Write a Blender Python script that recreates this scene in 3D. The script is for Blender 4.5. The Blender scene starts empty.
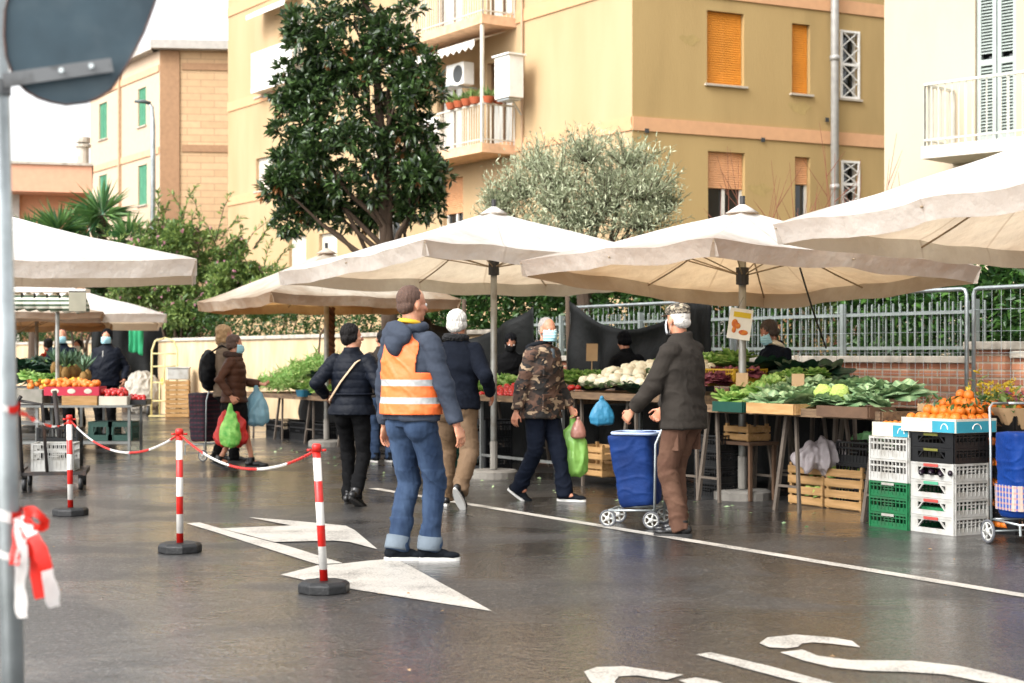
import bpy, bmesh, math, random
import numpy as np
from mathutils import Vector, Matrix, noise
random.seed(7); NR = np.random.default_rng(7)
SC = bpy.context.scene; COL = SC.collection
FPX, HY, CZ = 1600.0, 355.0, 1.35
PI = math.pi; R = math.radians
def P(px, py, Y): return Vector(((px-512)/FPX*Y, Y, CZ+(HY-py)/FPX*Y))
def G(px, py, z=0.0):
    Y = FPX*(CZ-z)/(py-HY); return Vector(((px-512)/FPX*Y, Y, z))
VX, VY = -.51, .86          # along the kerb, away
NX, NY = .86, .51           # across, towards the wall
def F(s, t, z=0.0): return Vector((VX*s+NX*t, 13.8+VY*s+NY*t, z))
RZ = math.atan2(-.51, .86)*1.0   # not used directly
ROWANG = math.atan2(VY, VX)      # local +X along v
def FT(px, T, z=0.0):
    a = (px-512)/FPX; Y = (T+.51*13.8)/(a*.86+.51); return Vector((a*Y, Y, z))
# ---------------------------------------------------------------- materials
def lin(h):
    h = h.lstrip('#'); c = [int(h[i:i+2], 16)/255 for i in (0, 2, 4)]
    return tuple(((x/12.92) if x <= .04045 else ((x+.055)/1.055)**2.4) for x in c)+(1,)
MATS = {}
def mat(name, col, rough=.7, var=.12, scale=6, bump=0, bscale=40, col2=None, spec=.5, metal=0, trans=0, dirt=None, dscale=3, damt=.5,
        stretch=None, coat=0, alpha=1, coord='Object', wave=None, detail=4, leaf=False, sub=0):
    if name in MATS: return MATS[name]
    m = bpy.data.materials.new(name); m.use_nodes = True; nt = m.node_tree; N = nt.nodes; L = nt.links
    b = N['Principled BSDF']; out = N['Material Output']
    c = lin(col) if isinstance(col, str) else tuple(col)+(1,)
    c2 = (lin(col2) if isinstance(col2, str) else tuple(col2)+(1,) if col2 else tuple(x*(1-var*1.6) for x in c[:3])+(1,)) if True else None
    tc = N.new('ShaderNodeTexCoord'); mp = N.new('ShaderNodeMapping'); L.new(tc.outputs[coord], mp.inputs[0])
    if stretch: mp.inputs['Scale'].default_value = stretch
    ns = N.new('ShaderNodeTexNoise'); ns.inputs['Scale'].default_value = scale; ns.inputs['Detail'].default_value = detail
    L.new(mp.outputs[0], ns.inputs['Vector'])
    rp = N.new('ShaderNodeMapRange'); rp.inputs[1].default_value = .3; rp.inputs[2].default_value = .7
    L.new(ns.outputs['Fac'], rp.inputs[0])
    mx = N.new('ShaderNodeMix'); mx.data_type = 'RGBA'; mx.inputs[6].default_value = c; mx.inputs[7].default_value = c2
    L.new(rp.outputs[0], mx.inputs[0]); last = mx.outputs[2]
    if leaf:
        at = N.new('ShaderNodeAttribute'); at.attribute_name = 'rnd'
        L.new(at.outputs['Fac'], mx.inputs[0])
    if dirt:
        n2 = N.new('ShaderNodeTexNoise'); n2.inputs['Scale'].default_value = dscale; n2.inputs['Detail'].default_value = 6
        L.new(mp.outputs[0], n2.inputs['Vector'])
        r2 = N.new('ShaderNodeMapRange'); r2.inputs[1].default_value = .5; r2.inputs[2].default_value = .75; r2.inputs[4].default_value = damt
        L.new(n2.outputs['Fac'], r2.inputs[0])
        m2 = N.new('ShaderNodeMix'); m2.data_type = 'RGBA'; m2.inputs[7].default_value = lin(dirt)
        L.new(r2.outputs[0], m2.inputs[0]); L.new(last, m2.inputs[6]); last = m2.outputs[2]
    L.new(last, b.inputs['Base Color'])
    b.inputs['Roughness'].default_value = rough; b.inputs['Metallic'].default_value = metal
    b.inputs['Specular IOR Level'].default_value = spec; b.inputs['Coat Weight'].default_value = coat
    if sub: b.inputs['Subsurface Weight'].default_value = sub; b.inputs['Subsurface Radius'].default_value = (.02, .008, .005); b.inputs['Subsurface Scale'].default_value = .3
    if alpha < 1: b.inputs['Alpha'].default_value = alpha
    h = None
    if wave:
        w = N.new('ShaderNodeTexWave'); w.wave_type = 'BANDS'; w.bands_direction = wave[0]; w.inputs['Scale'].default_value = wave[1]
        w.inputs['Distortion'].default_value = wave[3] if len(wave) > 3 else 0
        L.new(tc.outputs[coord], w.inputs['Vector'])
        bw = N.new('ShaderNodeBump'); bw.inputs['Strength'].default_value = wave[2]; bw.inputs['Distance'].default_value = .02
        L.new(w.outputs['Fac'], bw.inputs['Height']); h = bw.outputs[0]
    if bump:
        n3 = N.new('ShaderNodeTexNoise'); n3.inputs['Scale'].default_value = bscale; n3.inputs['Detail'].default_value = 5
        L.new(mp.outputs[0], n3.inputs['Vector'])
        bp = N.new('ShaderNodeBump'); bp.inputs['Strength'].default_value = bump; bp.inputs['Distance'].default_value = .02
        L.new(n3.outputs['Fac'], bp.inputs['Height'])
        if h: L.new(h, bp.inputs['Normal'])
        h = bp.outputs[0]
    if h: L.new(h, b.inputs['Normal'])
    if trans:
        tr = N.new('ShaderNodeBsdfTranslucent'); L.new(last, tr.inputs['Color'])
        ms = N.new('ShaderNodeMixShader'); ms.inputs[0].default_value = trans
        L.new(b.outputs[0], ms.inputs[1]); L.new(tr.outputs[0], ms.inputs[2]); L.new(ms.outputs[0], out.inputs[0])
    MATS[name] = m; return m
# ---------------------------------------------------------------- objects
def thing(name, label, cat, loc=(0, 0, 0), rz=0, group=None, kind=None):
    o = bpy.data.objects.new(name, None); COL.objects.link(o); o.empty_display_size = .1
    o.location = loc; o.rotation_euler = (0, 0, rz); return tag(o, label, cat, group, kind)
def tag(o, label=None, cat=None, group=None, kind=None):
    if label: o['label'] = label
    if cat: o['category'] = cat
    if group: o['group'] = group
    if kind: o['kind'] = kind
    return o
def copy_tree(o, loc=None, rz=None, label=None, parent=None, group=None):
    c = o.copy(); COL.objects.link(c); c.parent = parent
    if loc is not None: c.location = loc
    if rz is not None: c.rotation_euler = (0, 0, rz)
    if label: c['label'] = label
    if group: c['group'] = group
    for ch in list(o.children): copy_tree(ch, parent=c)
    return c
def frame_of(d, up=Vector((0, 0, 1))):
    d = Vector(d).normalized()
    if abs(d.dot(up)) > .98: up = Vector((0, 1, 0))
    x = d.cross(up).normalized(); y = x.cross(d).normalized(); return x, y
class MB:
    def __init__(s): s.v = []; s.f = []; s.m = []
    def add(s, vs, fs, mi=0):
        o = len(s.v); s.v += [tuple(v) for v in vs]; s.f += [tuple(i+o for i in f) for f in fs]; s.m += [mi]*len(fs); return s
    def box(s, c, d, rz=0, mi=0, M=None):
        hx, hy, hz = d[0]/2, d[1]/2, d[2]/2
        vs = [Vector((x*hx, y*hy, z*hz)) for z in (-1, 1) for x, y in ((-1, -1), (1, -1), (1, 1), (-1, 1))]
        if M is not None: vs = [M@v for v in vs]
        elif rz: m = Matrix.Rotation(rz, 3, 'Z'); vs = [m@v for v in vs]
        c = Vector(c); return s.add([v+c for v in vs], [(3, 2, 1, 0), (4, 5, 6, 7), (0, 1, 5, 4), (1, 2, 6, 5), (2, 3, 7, 6), (3, 0, 4, 7)], mi)
    def bar(s, a, b, w, h=None, mi=0, up=Vector((0, 0, 1))):
        a = Vector(a); b = Vector(b); x, y = frame_of(b-a, up); h = h or w
        vs = [p+x*sx*w/2+y*sy*h/2 for p in (a, b) for sx, sy in ((-1, -1), (1, -1), (1, 1), (-1, 1))]
        return s.add(vs, [(3, 2, 1, 0), (4, 5, 6, 7), (0, 1, 5, 4), (1, 2, 6, 5), (2, 3, 7, 6), (3, 0, 4, 7)], mi)
    def tube(s, pts, rad, n=8, mi=0, ry=None, up=Vector((0, 0, 1)), caps=True):
        pts = [Vector(p) for p in pts]; k = len(pts)
        if not hasattr(rad, '__len__'): rad = [rad]*k
        if ry is None: ry = rad
        elif not hasattr(ry, '__len__'): ry = [ry]*k
        vs = []; fs = []; px = None
        for i, p in enumerate(pts):
            d = (pts[min(i+1, k-1)]-pts[max(i-1, 0)])
            if d.length < 1e-9: d = Vector((0, 0, 1))
            d.normalize()
            if px is None: x, y = frame_of(d, up)
            else:
                x = px-d*px.dot(d)
                x = x.normalized() if x.length > 1e-6 else frame_of(d, up)[0]
                y = x.cross(d)
            px = x
            for j in range(n):
                a = 2*PI*j/n; vs.append(p+x*math.cos(a)*rad[i]+y*math.sin(a)*ry[i])
        for i in range(k-1):
            for j in range(n):
                fs.append((i*n+j, (i+1)*n+j, (i+1)*n+(j+1) % n, i*n+(j+1) % n))
        if caps: fs.append(tuple(range(n))); fs.append(tuple((k-1)*n+j for j in reversed(range(n))))
        return s.add(vs, fs, mi)
    def rings(s, secs, n=24, mi=0, caps=True, pw=2.0):
        # secs: (cx,cy,z,rx,ry) horizontal superellipses
        vs = []; fs = []
        for cx, cy, z, rx, ry in secs:
            for j in range(n):
                a = 2*PI*j/n; c, q = math.cos(a), math.sin(a)
                vs.append((cx+rx*math.copysign(abs(c)**(2/pw), c), cy+ry*math.copysign(abs(q)**(2/pw), q), z))
        for i in range(len(secs)-1):
            for j in range(n): fs.append((i*n+j, i*n+(j+1) % n, (i+1)*n+(j+1) % n, (i+1)*n+j))
        if caps: fs.append(tuple(reversed(range(n)))); fs.append(tuple((len(secs)-1)*n+j for j in range(n)))
        return s.add(vs, fs, mi)
    def ell(s, c, r, n=14, m=9, mi=0, M=None, jit=0):
        vs = []; fs = []; c = Vector(c)
        if not hasattr(r, '__len__'): r = (r, r, r)
        def q(v):
            v = Vector(v)
            if jit: v *= 1+jit*noise.noise(v*2.3+c*7)
            v = Vector((v.x*r[0], v.y*r[1], v.z*r[2])); v = M@v if M is not None else v
            return v+c
        vs.append(q((0, 0, -1)))
        for i in range(1, m):
            t = -PI/2+PI*i/m
            for j in range(n): a = 2*PI*j/n; vs.append(q((math.cos(t)*math.cos(a), math.cos(t)*math.sin(a), math.sin(t))))
        vs.append(q((0, 0, 1))); top = len(vs)-1
        for j in range(n): fs.append((0, 1+(j+1) % n, 1+j)); fs.append((top, top-n+j, top-n+(j+1) % n))
        for i in range(m-2):
            for j in range(n): a0 = 1+i*n; fs.append((a0+j, a0+(j+1) % n, a0+n+(j+1) % n, a0+n+j))
        return s.add(vs, fs, mi)
    def prism(s, poly, z0, z1, mi=0):
        n = len(poly); vs = [(p[0], p[1], z0) for p in poly]+[(p[0], p[1], z1) for p in poly]
        fs = [tuple(reversed(range(n))), tuple(range(n, 2*n))]+[(i, (i+1) % n, n+(i+1) % n, n+i) for i in range(n)]
        return s.add(vs, fs, mi)
    def mesh(s, name, mats, smooth=False):
        me = bpy.data.meshes.new(name); me.from_pydata(s.v, [], s.f); me.update()
        for m in (mats if isinstance(mats, (list, tuple)) else [mats]): me.materials.append(m)
        if any(s.m): me.polygons.foreach_set('material_index', s.m)
        if smooth: me.polygons.foreach_set('use_smooth', [True]*len(s.f))
        return me
    def build(s, name, mats, parent=None, smooth=False, bevel=0, loc=None):
        o = bpy.data.objects.new(name, s.mesh(name, mats, smooth)); COL.objects.link(o); o.parent = parent
        if loc is not None: o.location = loc
        if bevel:
            b = o.modifiers.new('bevel', 'BEVEL'); b.width = bevel; b.segments = 2; b.limit_method = 'ANGLE'
        return o
    def remesh(s, name, mats, parent=None, vox=.01, smooth=4, disp=None, loc=None, amp=0):
        me = s.mesh(name, mats); o = bpy.data.objects.new('tmp', me); COL.objects.link(o)
        r = o.modifiers.new('r', 'REMESH'); r.mode = 'VOXEL'; r.voxel_size = vox
        if smooth:
            q = o.modifiers.new('s', 'SMOOTH'); q.factor = .5; q.iterations = smooth
        dg = bpy.context.evaluated_depsgraph_get(); dg.update()
        nm = bpy.data.meshes.new_from_object(o.evaluated_get(dg)); bpy.data.objects.remove(o); bpy.data.meshes.remove(me)
        nm.name = name
        nm.materials.clear()
        for m in (mats if isinstance(mats, (list, tuple)) else [mats]): nm.materials.append(m)
        nv = len(nm.vertices)
        if disp and nv:
            co = np.empty(nv*3); nm.vertices.foreach_get('co', co); co = co.reshape(-1, 3)
            no = np.empty(nv*3); nm.vertices.foreach_get('normal', no); no = no.reshape(-1, 3)
            d = np.array([disp(Vector(c)) for c in co]); co = co+no*d[:, None]
            nm.vertices.foreach_set('co', co.ravel())
        nm.polygons.foreach_set('use_smooth', [True]*len(nm.polygons)); nm.update()
        o = bpy.data.objects.new(name, nm); COL.objects.link(o); o.parent = parent
        if loc is not None: o.location = loc
        return o
def sheet(name, pts, mats, z, parent=None):
    return MB().add([(p[0], p[1], z) for p in pts], [tuple(range(len(pts)))]).build(name, mats, parent)
# leaves -----------------------------------------------------------------
def leaf_object(name, pts, dirs, Ln, W, material, parent=None, droop=0.0, fold=.25, loc=None):
    """one blade per point: 6 verts, folded along the midrib"""
    pts = np.asarray(pts, float); d = np.asarray(dirs, float); n = len(pts)
    d /= np.linalg.norm(d, axis=1)[:, None]+1e-9
    up = NR.normal(size=(n, 3))*.5+np.array([0, 0, 1.0])
    x = np.cross(d, up); x /= np.linalg.norm(x, axis=1)[:, None]+1e-9
    z = np.cross(x, d)
    Ls = Ln*NR.uniform(.65, 1.2, n)[:, None]; Ws = W*NR.uniform(.7, 1.2, n)[:, None]
    base = pts; mid = pts+d*Ls*.5; tip = pts+d*Ls-np.array([0, 0, 1.])*Ls*droop
    a = mid+x*Ws*.5+z*Ws*fold-np.array([0, 0, 1.])*Ls*droop*.3; b = mid-x*Ws*.5+z*Ws*fold-np.array([0, 0, 1.])*Ls*droop*.3
    V = np.stack([base, a, tip, b], 1).reshape(-1, 3)
    Fi = np.array([[0, 1, 2], [0, 2, 3]])[None]+(np.arange(n)*4)[:, None, None]
    me = bpy.data.meshes.new(name); me.vertices.add(len(V)); me.vertices.foreach_set('co', V.ravel())
    nf = n*2; me.loops.add(nf*3); me.loops.foreach_set('vertex_index', Fi.ravel().astype(np.int32))
    me.polygons.add(nf); me.polygons.foreach_set('loop_start', np.arange(nf, dtype=np.int32)*3)
    me.polygons.foreach_set('loop_total', np.full(nf, 3, np.int32))
    me.update(calc_edges=True); me.validate()
    at = me.attributes.new('rnd', 'FLOAT', 'POINT'); at.data.foreach_set('value', np.repeat(NR.uniform(0, 1, n), 4))
    me.materials.append(material)
    o = bpy.data.objects.new(name, me); COL.objects.link(o); o.parent = parent
    if loc is not None: o.location = loc
    return o
def rdir(n):
    d = NR.normal(size=(n, 3)); return d/np.linalg.norm(d, axis=1)[:, None]
def blob_points(blobs, n, shell=(.55, 1.05)):
    """points inside ellipsoid blobs, weighted to the shell; returns points + outward dirs"""
    w = np.array([(b[3]*b[4]*b[5])**(2/3) for b in blobs]); w /= w.sum(); ps = []; ds = []
    for b, k in zip(blobs, NR.multinomial(n, w)):
        d = rdir(k); r = NR.uniform(shell[0], shell[1], k)[:, None]
        ps.append(np.array(b[:3])+d*r*np.array(b[3:6])); ds.append(d)
    return np.concatenate(ps), np.concatenate(ds)
def whorls(p, d, per, spread=1.0):
    """leaves radiating round each twig tip"""
    n = len(p); p2 = np.repeat(p, per, 0); d2 = np.repeat(d, per, 0)
    return p2+NR.normal(size=p2.shape)*.015, d2+rdir(n*per)*spread
def branches(mb, base, tips, r0, r1, wob=.1, mi=0, n=6):
    for t in tips:
        b = Vector(base); t = Vector(t); pts = []
        for i in range(6):
            f = i/5; p = b.lerp(t, f)+Vector((random.uniform(-1, 1), random.uniform(-1, 1), random.uniform(-.4, .6)))*wob*math.sin(PI*f)
            pts.append(p)
        mb.tube(pts, [r0+(r1-r0)*i/5 for i in range(6)], n, mi)
# ================================================================ camera / light
cam = bpy.data.cameras.new('camera'); co = bpy.data.objects.new('camera', cam); COL.objects.link(co)
co.location = (0, 0, CZ); co.rotation_euler = (R(90), 0, 0); cam.sensor_width = 36; cam.lens = 36*FPX/1024
cam.shift_y = (HY-341.5)/1024; cam.clip_end = 2000; cam.clip_start = .1
cam.dof.use_dof = True; cam.dof.focus_distance = 11.6; cam.dof.aperture_fstop = 56.25/17
SC.camera = co
SC.view_settings.view_transform = 'Standard'; SC.view_settings.look = 'None'; SC.view_settings.gamma = 1; SC.view_settings.exposure = 1.68
SC.render.engine = 'CYCLES'; SC.cycles.use_denoising = True
SC.cycles.max_bounces = 8; SC.cycles.transparent_max_bounces = 12
w = bpy.data.worlds.new('World'); SC.world = w; w.use_nodes = True; nt = w.node_tree
bg = nt.nodes['Background']; sk = nt.nodes.new('ShaderNodeTexSky'); sk.sky_type = 'NISHITA'; sk.sun_disc = False
AZ = Vector((-.72, -.69)); EL = R(42)
sk.sun_elevation = EL; sk.sun_rotation = math.atan2(AZ.x, AZ.y); sk.dust_density = 4; sk.air_density = 1.2
hs = nt.nodes.new('ShaderNodeHueSaturation'); hs.inputs['Saturation'].default_value = .10
nt.links.new(sk.outputs[0], hs.inputs['Color']); nt.links.new(hs.outputs[0], bg.inputs['Color']); bg.inputs['Strength'].default_value = .15
sun = bpy.data.lights.new('sun', 'SUN'); so = bpy.data.objects.new('sun', sun); COL.objects.link(so)
sun.energy = .4; sun.angle = R(20); sun.color = (1, .96, .91)
so.rotation_euler = Vector((-AZ.x*math.cos(EL), -AZ.y*math.cos(EL), -math.sin(EL))).to_track_quat('-Z', 'Y').to_euler()
# ================================================================ ground
def wet_asphalt():
    m = bpy.data.materials.new('wet_asphalt'); m.use_nodes = True; nt = m.node_tree; N = nt.nodes; L = nt.links; b = N['Principled BSDF']
    tc = N.new('ShaderNodeTexCoord')
    def nz(s, d=4, dist=0, sc=None):
        n = N.new('ShaderNodeTexNoise'); n.inputs['Scale'].default_value = s; n.inputs['Detail'].default_value = d; n.inputs['Distortion'].default_value = dist
        if sc:
            mp = N.new('ShaderNodeMapping'); mp.inputs['Scale'].default_value = sc; mp.inputs['Rotation'].default_value = (0, 0, R(-30)); L.new(tc.outputs['Object'], mp.inputs[0]); L.new(mp.outputs[0], n.inputs['Vector'])
        else: L.new(tc.outputs['Object'], n.inputs['Vector'])
        return n.outputs['Fac']
    def mr(x, a, b_, c, d):
        q = N.new('ShaderNodeMapRange'); q.inputs[1].default_value = a; q.inputs[2].default_value = b_; q.inputs[3].default_value = c; q.inputs[4].default_value = d; L.new(x, q.inputs[0]); return q.outputs[0]
    fine = nz(90, 3); grit = nz(34, 5); med = nz(1.3, 6, .4); big = nz(.30, 4, .5, (1, 2.0, 1)); spk = nz(30, 3); patch = nz(.8, 8, 1.2)
    def mix(fac, a, b_, blend='MIX', f=None):
        q = N.new('ShaderNodeMix'); q.data_type = 'RGBA'; q.blend_type = blend
        if fac is not None: L.new(fac, q.inputs[0])
        else: q.inputs[0].default_value = f
        for k_, v_ in ((6, a), (7, b_)):
            if isinstance(v_, tuple): q.inputs[k_].default_value = v_
            else: L.new(v_, q.inputs[k_])
        return q.outputs[2]
    c = mix(mr(fine, .32, .70, 0, 1), (.005, .005, .005, 1), (.065, .064, .062, 1))
    c = mix(mr(grit, .56, .66, 0, .7), c, (.15, .145, .14, 1)); c = mix(mr(grit, .42, .34, 0, .6), c, (.008, .008, .008, 1))
    c = mix(None, c, mix(mr(med, .35, .65, 0, 1), (.55, .54, .53, 1), (1.05, 1.0, .96, 1)), 'MULTIPLY', 1.0)
    vo = N.new('ShaderNodeTexVoronoi'); vo.feature = 'DISTANCE_TO_EDGE'; vo.inputs['Scale'].default_value = .38
    wn = N.new('ShaderNodeTexNoise'); wn.inputs['Scale'].default_value = 2.2; wn.inputs['Detail'].default_value = 6; L.new(tc.outputs['Object'], wn.inputs['Vector'])
    va = N.new('ShaderNodeVectorMath'); va.operation = 'MULTIPLY_ADD'; L.new(wn.outputs['Color'], va.inputs[0]); va.inputs[1].default_value = (.9, .9, 0); L.new(tc.outputs['Object'], va.inputs[2]); L.new(va.outputs[0], vo.inputs['Vector'])
    cm_ = N.new('ShaderNodeMath'); cm_.operation = 'MULTIPLY'; L.new(mr(vo.outputs['Distance'], .0, .010, 1, 0), cm_.inputs[0]); L.new(mr(big, .45, .6, 0, .75), cm_.inputs[1])
    c = mix(cm_.outputs[0], c, (.010, .010, .010, 1))
    L.new(c, b.inputs['Base Color'])
    ad = N.new('ShaderNodeMath'); ad.operation = 'ADD'; L.new(mr(big, .40, .60, 0, .55), ad.inputs[0]); L.new(mr(patch, .42, .58, 0, .45), ad.inputs[1])
    L.new(mr(ad.outputs[0], .15, .85, .14, .50), b.inputs['Roughness']); b.inputs['IOR'].default_value = 1.5
    gm_ = N.new('ShaderNodeMath'); gm_.operation = 'MULTIPLY'; L.new(mr(ad.outputs[0], .25, .8, 1.0, .4), gm_.inputs[0]); L.new(mr(nz(52, 2), .50, .66, 1.0, .25), gm_.inputs[1]); L.new(gm_.outputs[0], b.inputs['Coat Weight']); L.new(mr(spk, .3, .7, .04, .14), b.inputs['Coat Roughness']); b.inputs['Coat IOR'].default_value = 1.5
    bp = N.new('ShaderNodeBump'); bp.inputs['Strength'].default_value = 1.0; bp.inputs['Distance'].default_value = .005; L.new(fine, bp.inputs['Height'])
    b2 = N.new('ShaderNodeBump'); b2.inputs['Strength'].default_value = .5; b2.inputs['Distance'].default_value = .012; L.new(grit, b2.inputs['Height']); L.new(bp.outputs[0], b2.inputs['Normal'])
    L.new(b2.outputs[0], b.inputs['Normal'])
    b3 = N.new('ShaderNodeBump'); b3.inputs['Strength'].default_value = .55; b3.inputs['Distance'].default_value = .008; L.new(grit, b3.inputs['Height'])
    b4 = N.new('ShaderNodeBump'); b4.inputs['Strength'].default_value = .35; b4.inputs['Distance'].default_value = .02; L.new(nz(7, 3, .8), b4.inputs['Height']); L.new(b3.outputs[0], b4.inputs['Normal'])
    L.new(b4.outputs[0], b.inputs['Coat Normal'])
    return m
M_ROAD = wet_asphalt()
tag(sheet('road', [(-300, -60), (300, -60), (300, 500), (-300, 500)], M_ROAD, 0), kind='structure')
def paint_mat():
    m = bpy.data.materials.new('road_paint'); m.use_nodes = True; nt = m.node_tree; N = nt.nodes; L = nt.links; b = N['Principled BSDF']
    tc = N.new('ShaderNodeTexCoord'); n = N.new('ShaderNodeTexNoise'); n.inputs['Scale'].default_value = 70; n.inputs['Detail'].default_value = 6; n.inputs['Roughness'].default_value = .7; L.new(tc.outputs['Object'], n.inputs['Vector'])
    n2 = N.new('ShaderNodeTexNoise'); n2.inputs['Scale'].default_value = 3.5; n2.inputs['Detail'].default_value = 4; L.new(tc.outputs['Object'], n2.inputs['Vector'])
    a = N.new('ShaderNodeMath'); a.operation = 'MULTIPLY_ADD'; L.new(n2.outputs['Fac'], a.inputs[0]); a.inputs[1].default_value = .45; L.new(n.outputs['Fac'], a.inputs[2])
    q = N.new('ShaderNodeMapRange'); q.inputs[1].default_value = .70; q.inputs[2].default_value = .92; L.new(a.outputs[0], q.inputs[0])
    mx = N.new('ShaderNodeMix'); mx.data_type = 'RGBA'; mx.inputs[6].default_value = (.46, .43, .38, 1); mx.inputs[7].default_value = (.10, .09, .08, 1); L.new(q.outputs[0], mx.inputs[0])
    L.new(mx.outputs[2], b.inputs['Base Color']); b.inputs['Roughness'].default_value = .42
    bp = N.new('ShaderNodeBump'); bp.inputs['Strength'].default_value = .4; bp.inputs['Distance'].default_value = .004; L.new(n.outputs['Fac'], bp.inputs['Height']); L.new(bp.outputs[0], b.inputs['Normal'])
    return m
M_PAINT = paint_mat()
def marking(name, pix, mz=.004):
    pts = [G(*p) for p in pix]; a = sum(pts[i].x*pts[(i+1) % len(pts)].y-pts[(i+1) % len(pts)].x*pts[i].y for i in range(len(pts)))
    if a < 0: pts.reverse()
    from mathutils.geometry import tessellate_polygon
    tris = tessellate_polygon([[Vector((p.x, p.y, 0)) for p in pts]]); me = bpy.data.meshes.new(name)
    fs = [t if (pts[t[1]]-pts[t[0]]).cross(pts[t[2]]-pts[t[0]]).z > 0 else t[::-1] for t in tris if abs((pts[t[1]]-pts[t[0]]).cross(pts[t[2]]-pts[t[0]]).z) > 1e-6]
    me.from_pydata([(p.x, p.y, mz) for p in pts], [], fs); me.materials.append(M_PAINT)
    o = bpy.data.objects.new(name, me); COL.objects.link(o); return tag(o, kind='structure')
Z = lambda ox, oy, sc, L_: [(ox+x/sc, oy+y/sc) for x, y in L_]
p0 = F(-6.5, -.0); p1 = F(9, -.0)
tag(sheet('edge_line', [F(-7, -.055), F(2.75, -.055), F(2.75, .055), F(-7, .055)][::-1], M_PAINT, .004), kind='structure')
AR = lambda L_: Z(180, 500, 3.2, L_)
marking('arrow_marking', AR([(20, 76), (62, 73), (200, 112), (350, 150), (520, 203.5), (440, 207.5), (200, 132), (120, 106)]))
marking('arrow_marking', AR([(128, 94), (355, 84.5), (220, 58), (350, 68), (530, 85), (560, 100), (632, 161), (540, 137), (490, 133), (300, 137.5), (206, 112.5)]), .008)
marking('arrow_marking', AR([(322, 241), (440, 211), (524, 205), (600, 196), (690, 189), (740, 215), (1000, 358), (760, 320), (540, 285), (400, 258)]))
marking('letter_marking', Z(560, 600, 2.207, [(440, 97), (458, 84), (520, 78), (600, 84), (645, 92), (663, 106), (600, 98), (560, 95), (535, 97), (525, 105), (500, 108), (462, 106)]))
marking('letter_marking', Z(560, 600, 2.207, [(485, 117), (535, 111), (570, 125), (640, 134), (780, 136), (880, 147), (960, 164), (1080, 196), (1040, 204), (850, 166), (760, 160), (680, 158), (600, 150), (540, 136)]))
marking('letter_marking', Z(560, 600, 2.207, [(300, 122), (332, 117), (460, 147), (640, 195), (590, 200), (400, 150)]))
marking('letter_marking', Z(560, 600, 2.207, [(53, 160), (80, 150), (140, 148), (272, 167), (235, 178), (170, 168), (130, 170), (120, 182), (150, 215), (95, 215), (66, 180)]))
marking('letter_marking', Z(560, 600, 2.207, [(262, 179), (300, 173), (345, 181), (470, 225), (380, 225)]))
garden = [F(-9, 5.15), F(60, 5.15), F(60, 40), F(-9, 40)][::-1]
tag(sheet('garden_ground', garden, mat('soil', '#5a5038', .95, col2='#3c4a25', scale=2, bump=.6, bscale=12), .004), kind='structure')
# ================================================================ walls
def brick_mat(name, c1, c2, mortar, bw=.25, bh=.065, ms=.012, bump=.8, lo=.6):
    m = bpy.data.materials.new(name); m.use_nodes = True; nt = m.node_tree; N = nt.nodes; L = nt.links; b = N['Principled BSDF']
    tc = N.new('ShaderNodeTexCoord'); mp = N.new('ShaderNodeMapping'); mp.inputs['Rotation'].default_value = (R(90), 0, 0); mp.vector_type = 'TEXTURE'
    L.new(tc.outputs['Object'], mp.inputs[0])
    br = N.new('ShaderNodeTexBrick'); L.new(mp.outputs[0], br.inputs['Vector'])
    br.inputs['Color1'].default_value = lin(c1); br.inputs['Color2'].default_value = lin(c2); br.inputs['Mortar'].default_value = lin(mortar)
    br.inputs['Scale'].default_value = 1; br.inputs['Brick Width'].default_value = bw; br.inputs['Row Height'].default_value = bh; br.inputs['Mortar Size'].default_value = ms; br.inputs['Bias'].default_value = 0; br.inputs['Mortar Smooth'].default_value = .4
    n = N.new('ShaderNodeTexNoise'); n.inputs['Scale'].default_value = 5; n.inputs['Detail'].default_value = 6; L.new(tc.outputs['Object'], n.inputs['Vector'])
    q = N.new('ShaderNodeMapRange'); q.inputs[1].default_value = .35; q.inputs[2].default_value = .7; q.inputs[3].default_value = 1.1; q.inputs[4].default_value = lo; L.new(n.outputs['Fac'], q.inputs[0])
    mx = N.new('ShaderNodeVectorMath'); mx.operation = 'SCALE'; L.new(br.outputs['Color'], mx.inputs[0]); L.new(q.outputs[0], mx.inputs['Scale'])
    L.new(mx.outputs[0], b.inputs['Base Color']); b.inputs['Roughness'].default_value = .85
    bp = N.new('ShaderNodeBump'); bp.inputs['Strength'].default_value = bump; bp.inputs['Distance'].default_value = .01; bp.invert = True; L.new(br.outputs['Fac'], bp.inputs['Height'])
    L.new(bp.outputs[0], b.inputs['Normal']); return m
M_BRICK = brick_mat('red_brick', '#bb8262', '#98614a', '#b0a08c', .26, .075)
M_STONE = mat('coping_stone', '#b9b0a2', .8, bump=.4, bscale=20, dirt='#6d6558', damt=.7)
M_PLASTER_OLD = mat('old_plaster', '#cdb694', .9, col2='#b39a76', scale=3, bump=.3, bscale=15, dirt='#8c7860', dscale=1.6, damt=.45, stretch=(1, 1, .4))
def wall_thing(name, label, s0, s1, t, h, th, m, coping, cat='wall'):
    base = F(s0, t); w = thing(name, label, cat, base, ROWANG)
    L_ = s1-s0
    # local +X = v ; local Y: perpendicular -> towards the road is +Y (rotate 90)
    MB().box((L_/2, 0, h/2), (L_, th, h)).build('wall_body', m, w)
    c = MB(); n = max(1, int(L_/.9)); 
    for i in range(n): c.box((L_*(i+.5)/n, 0, h+.035), (L_/n-.012, th+.09, .07))
    c.build('coping', coping, w, bevel=.008); return w
wall_thing('brick_wall', 'low weathered red brick wall with stone coping behind the vegetable stalls', -.76, 8.0, 4.95, 1.27, .26, M_BRICK, M_STONE)
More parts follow.
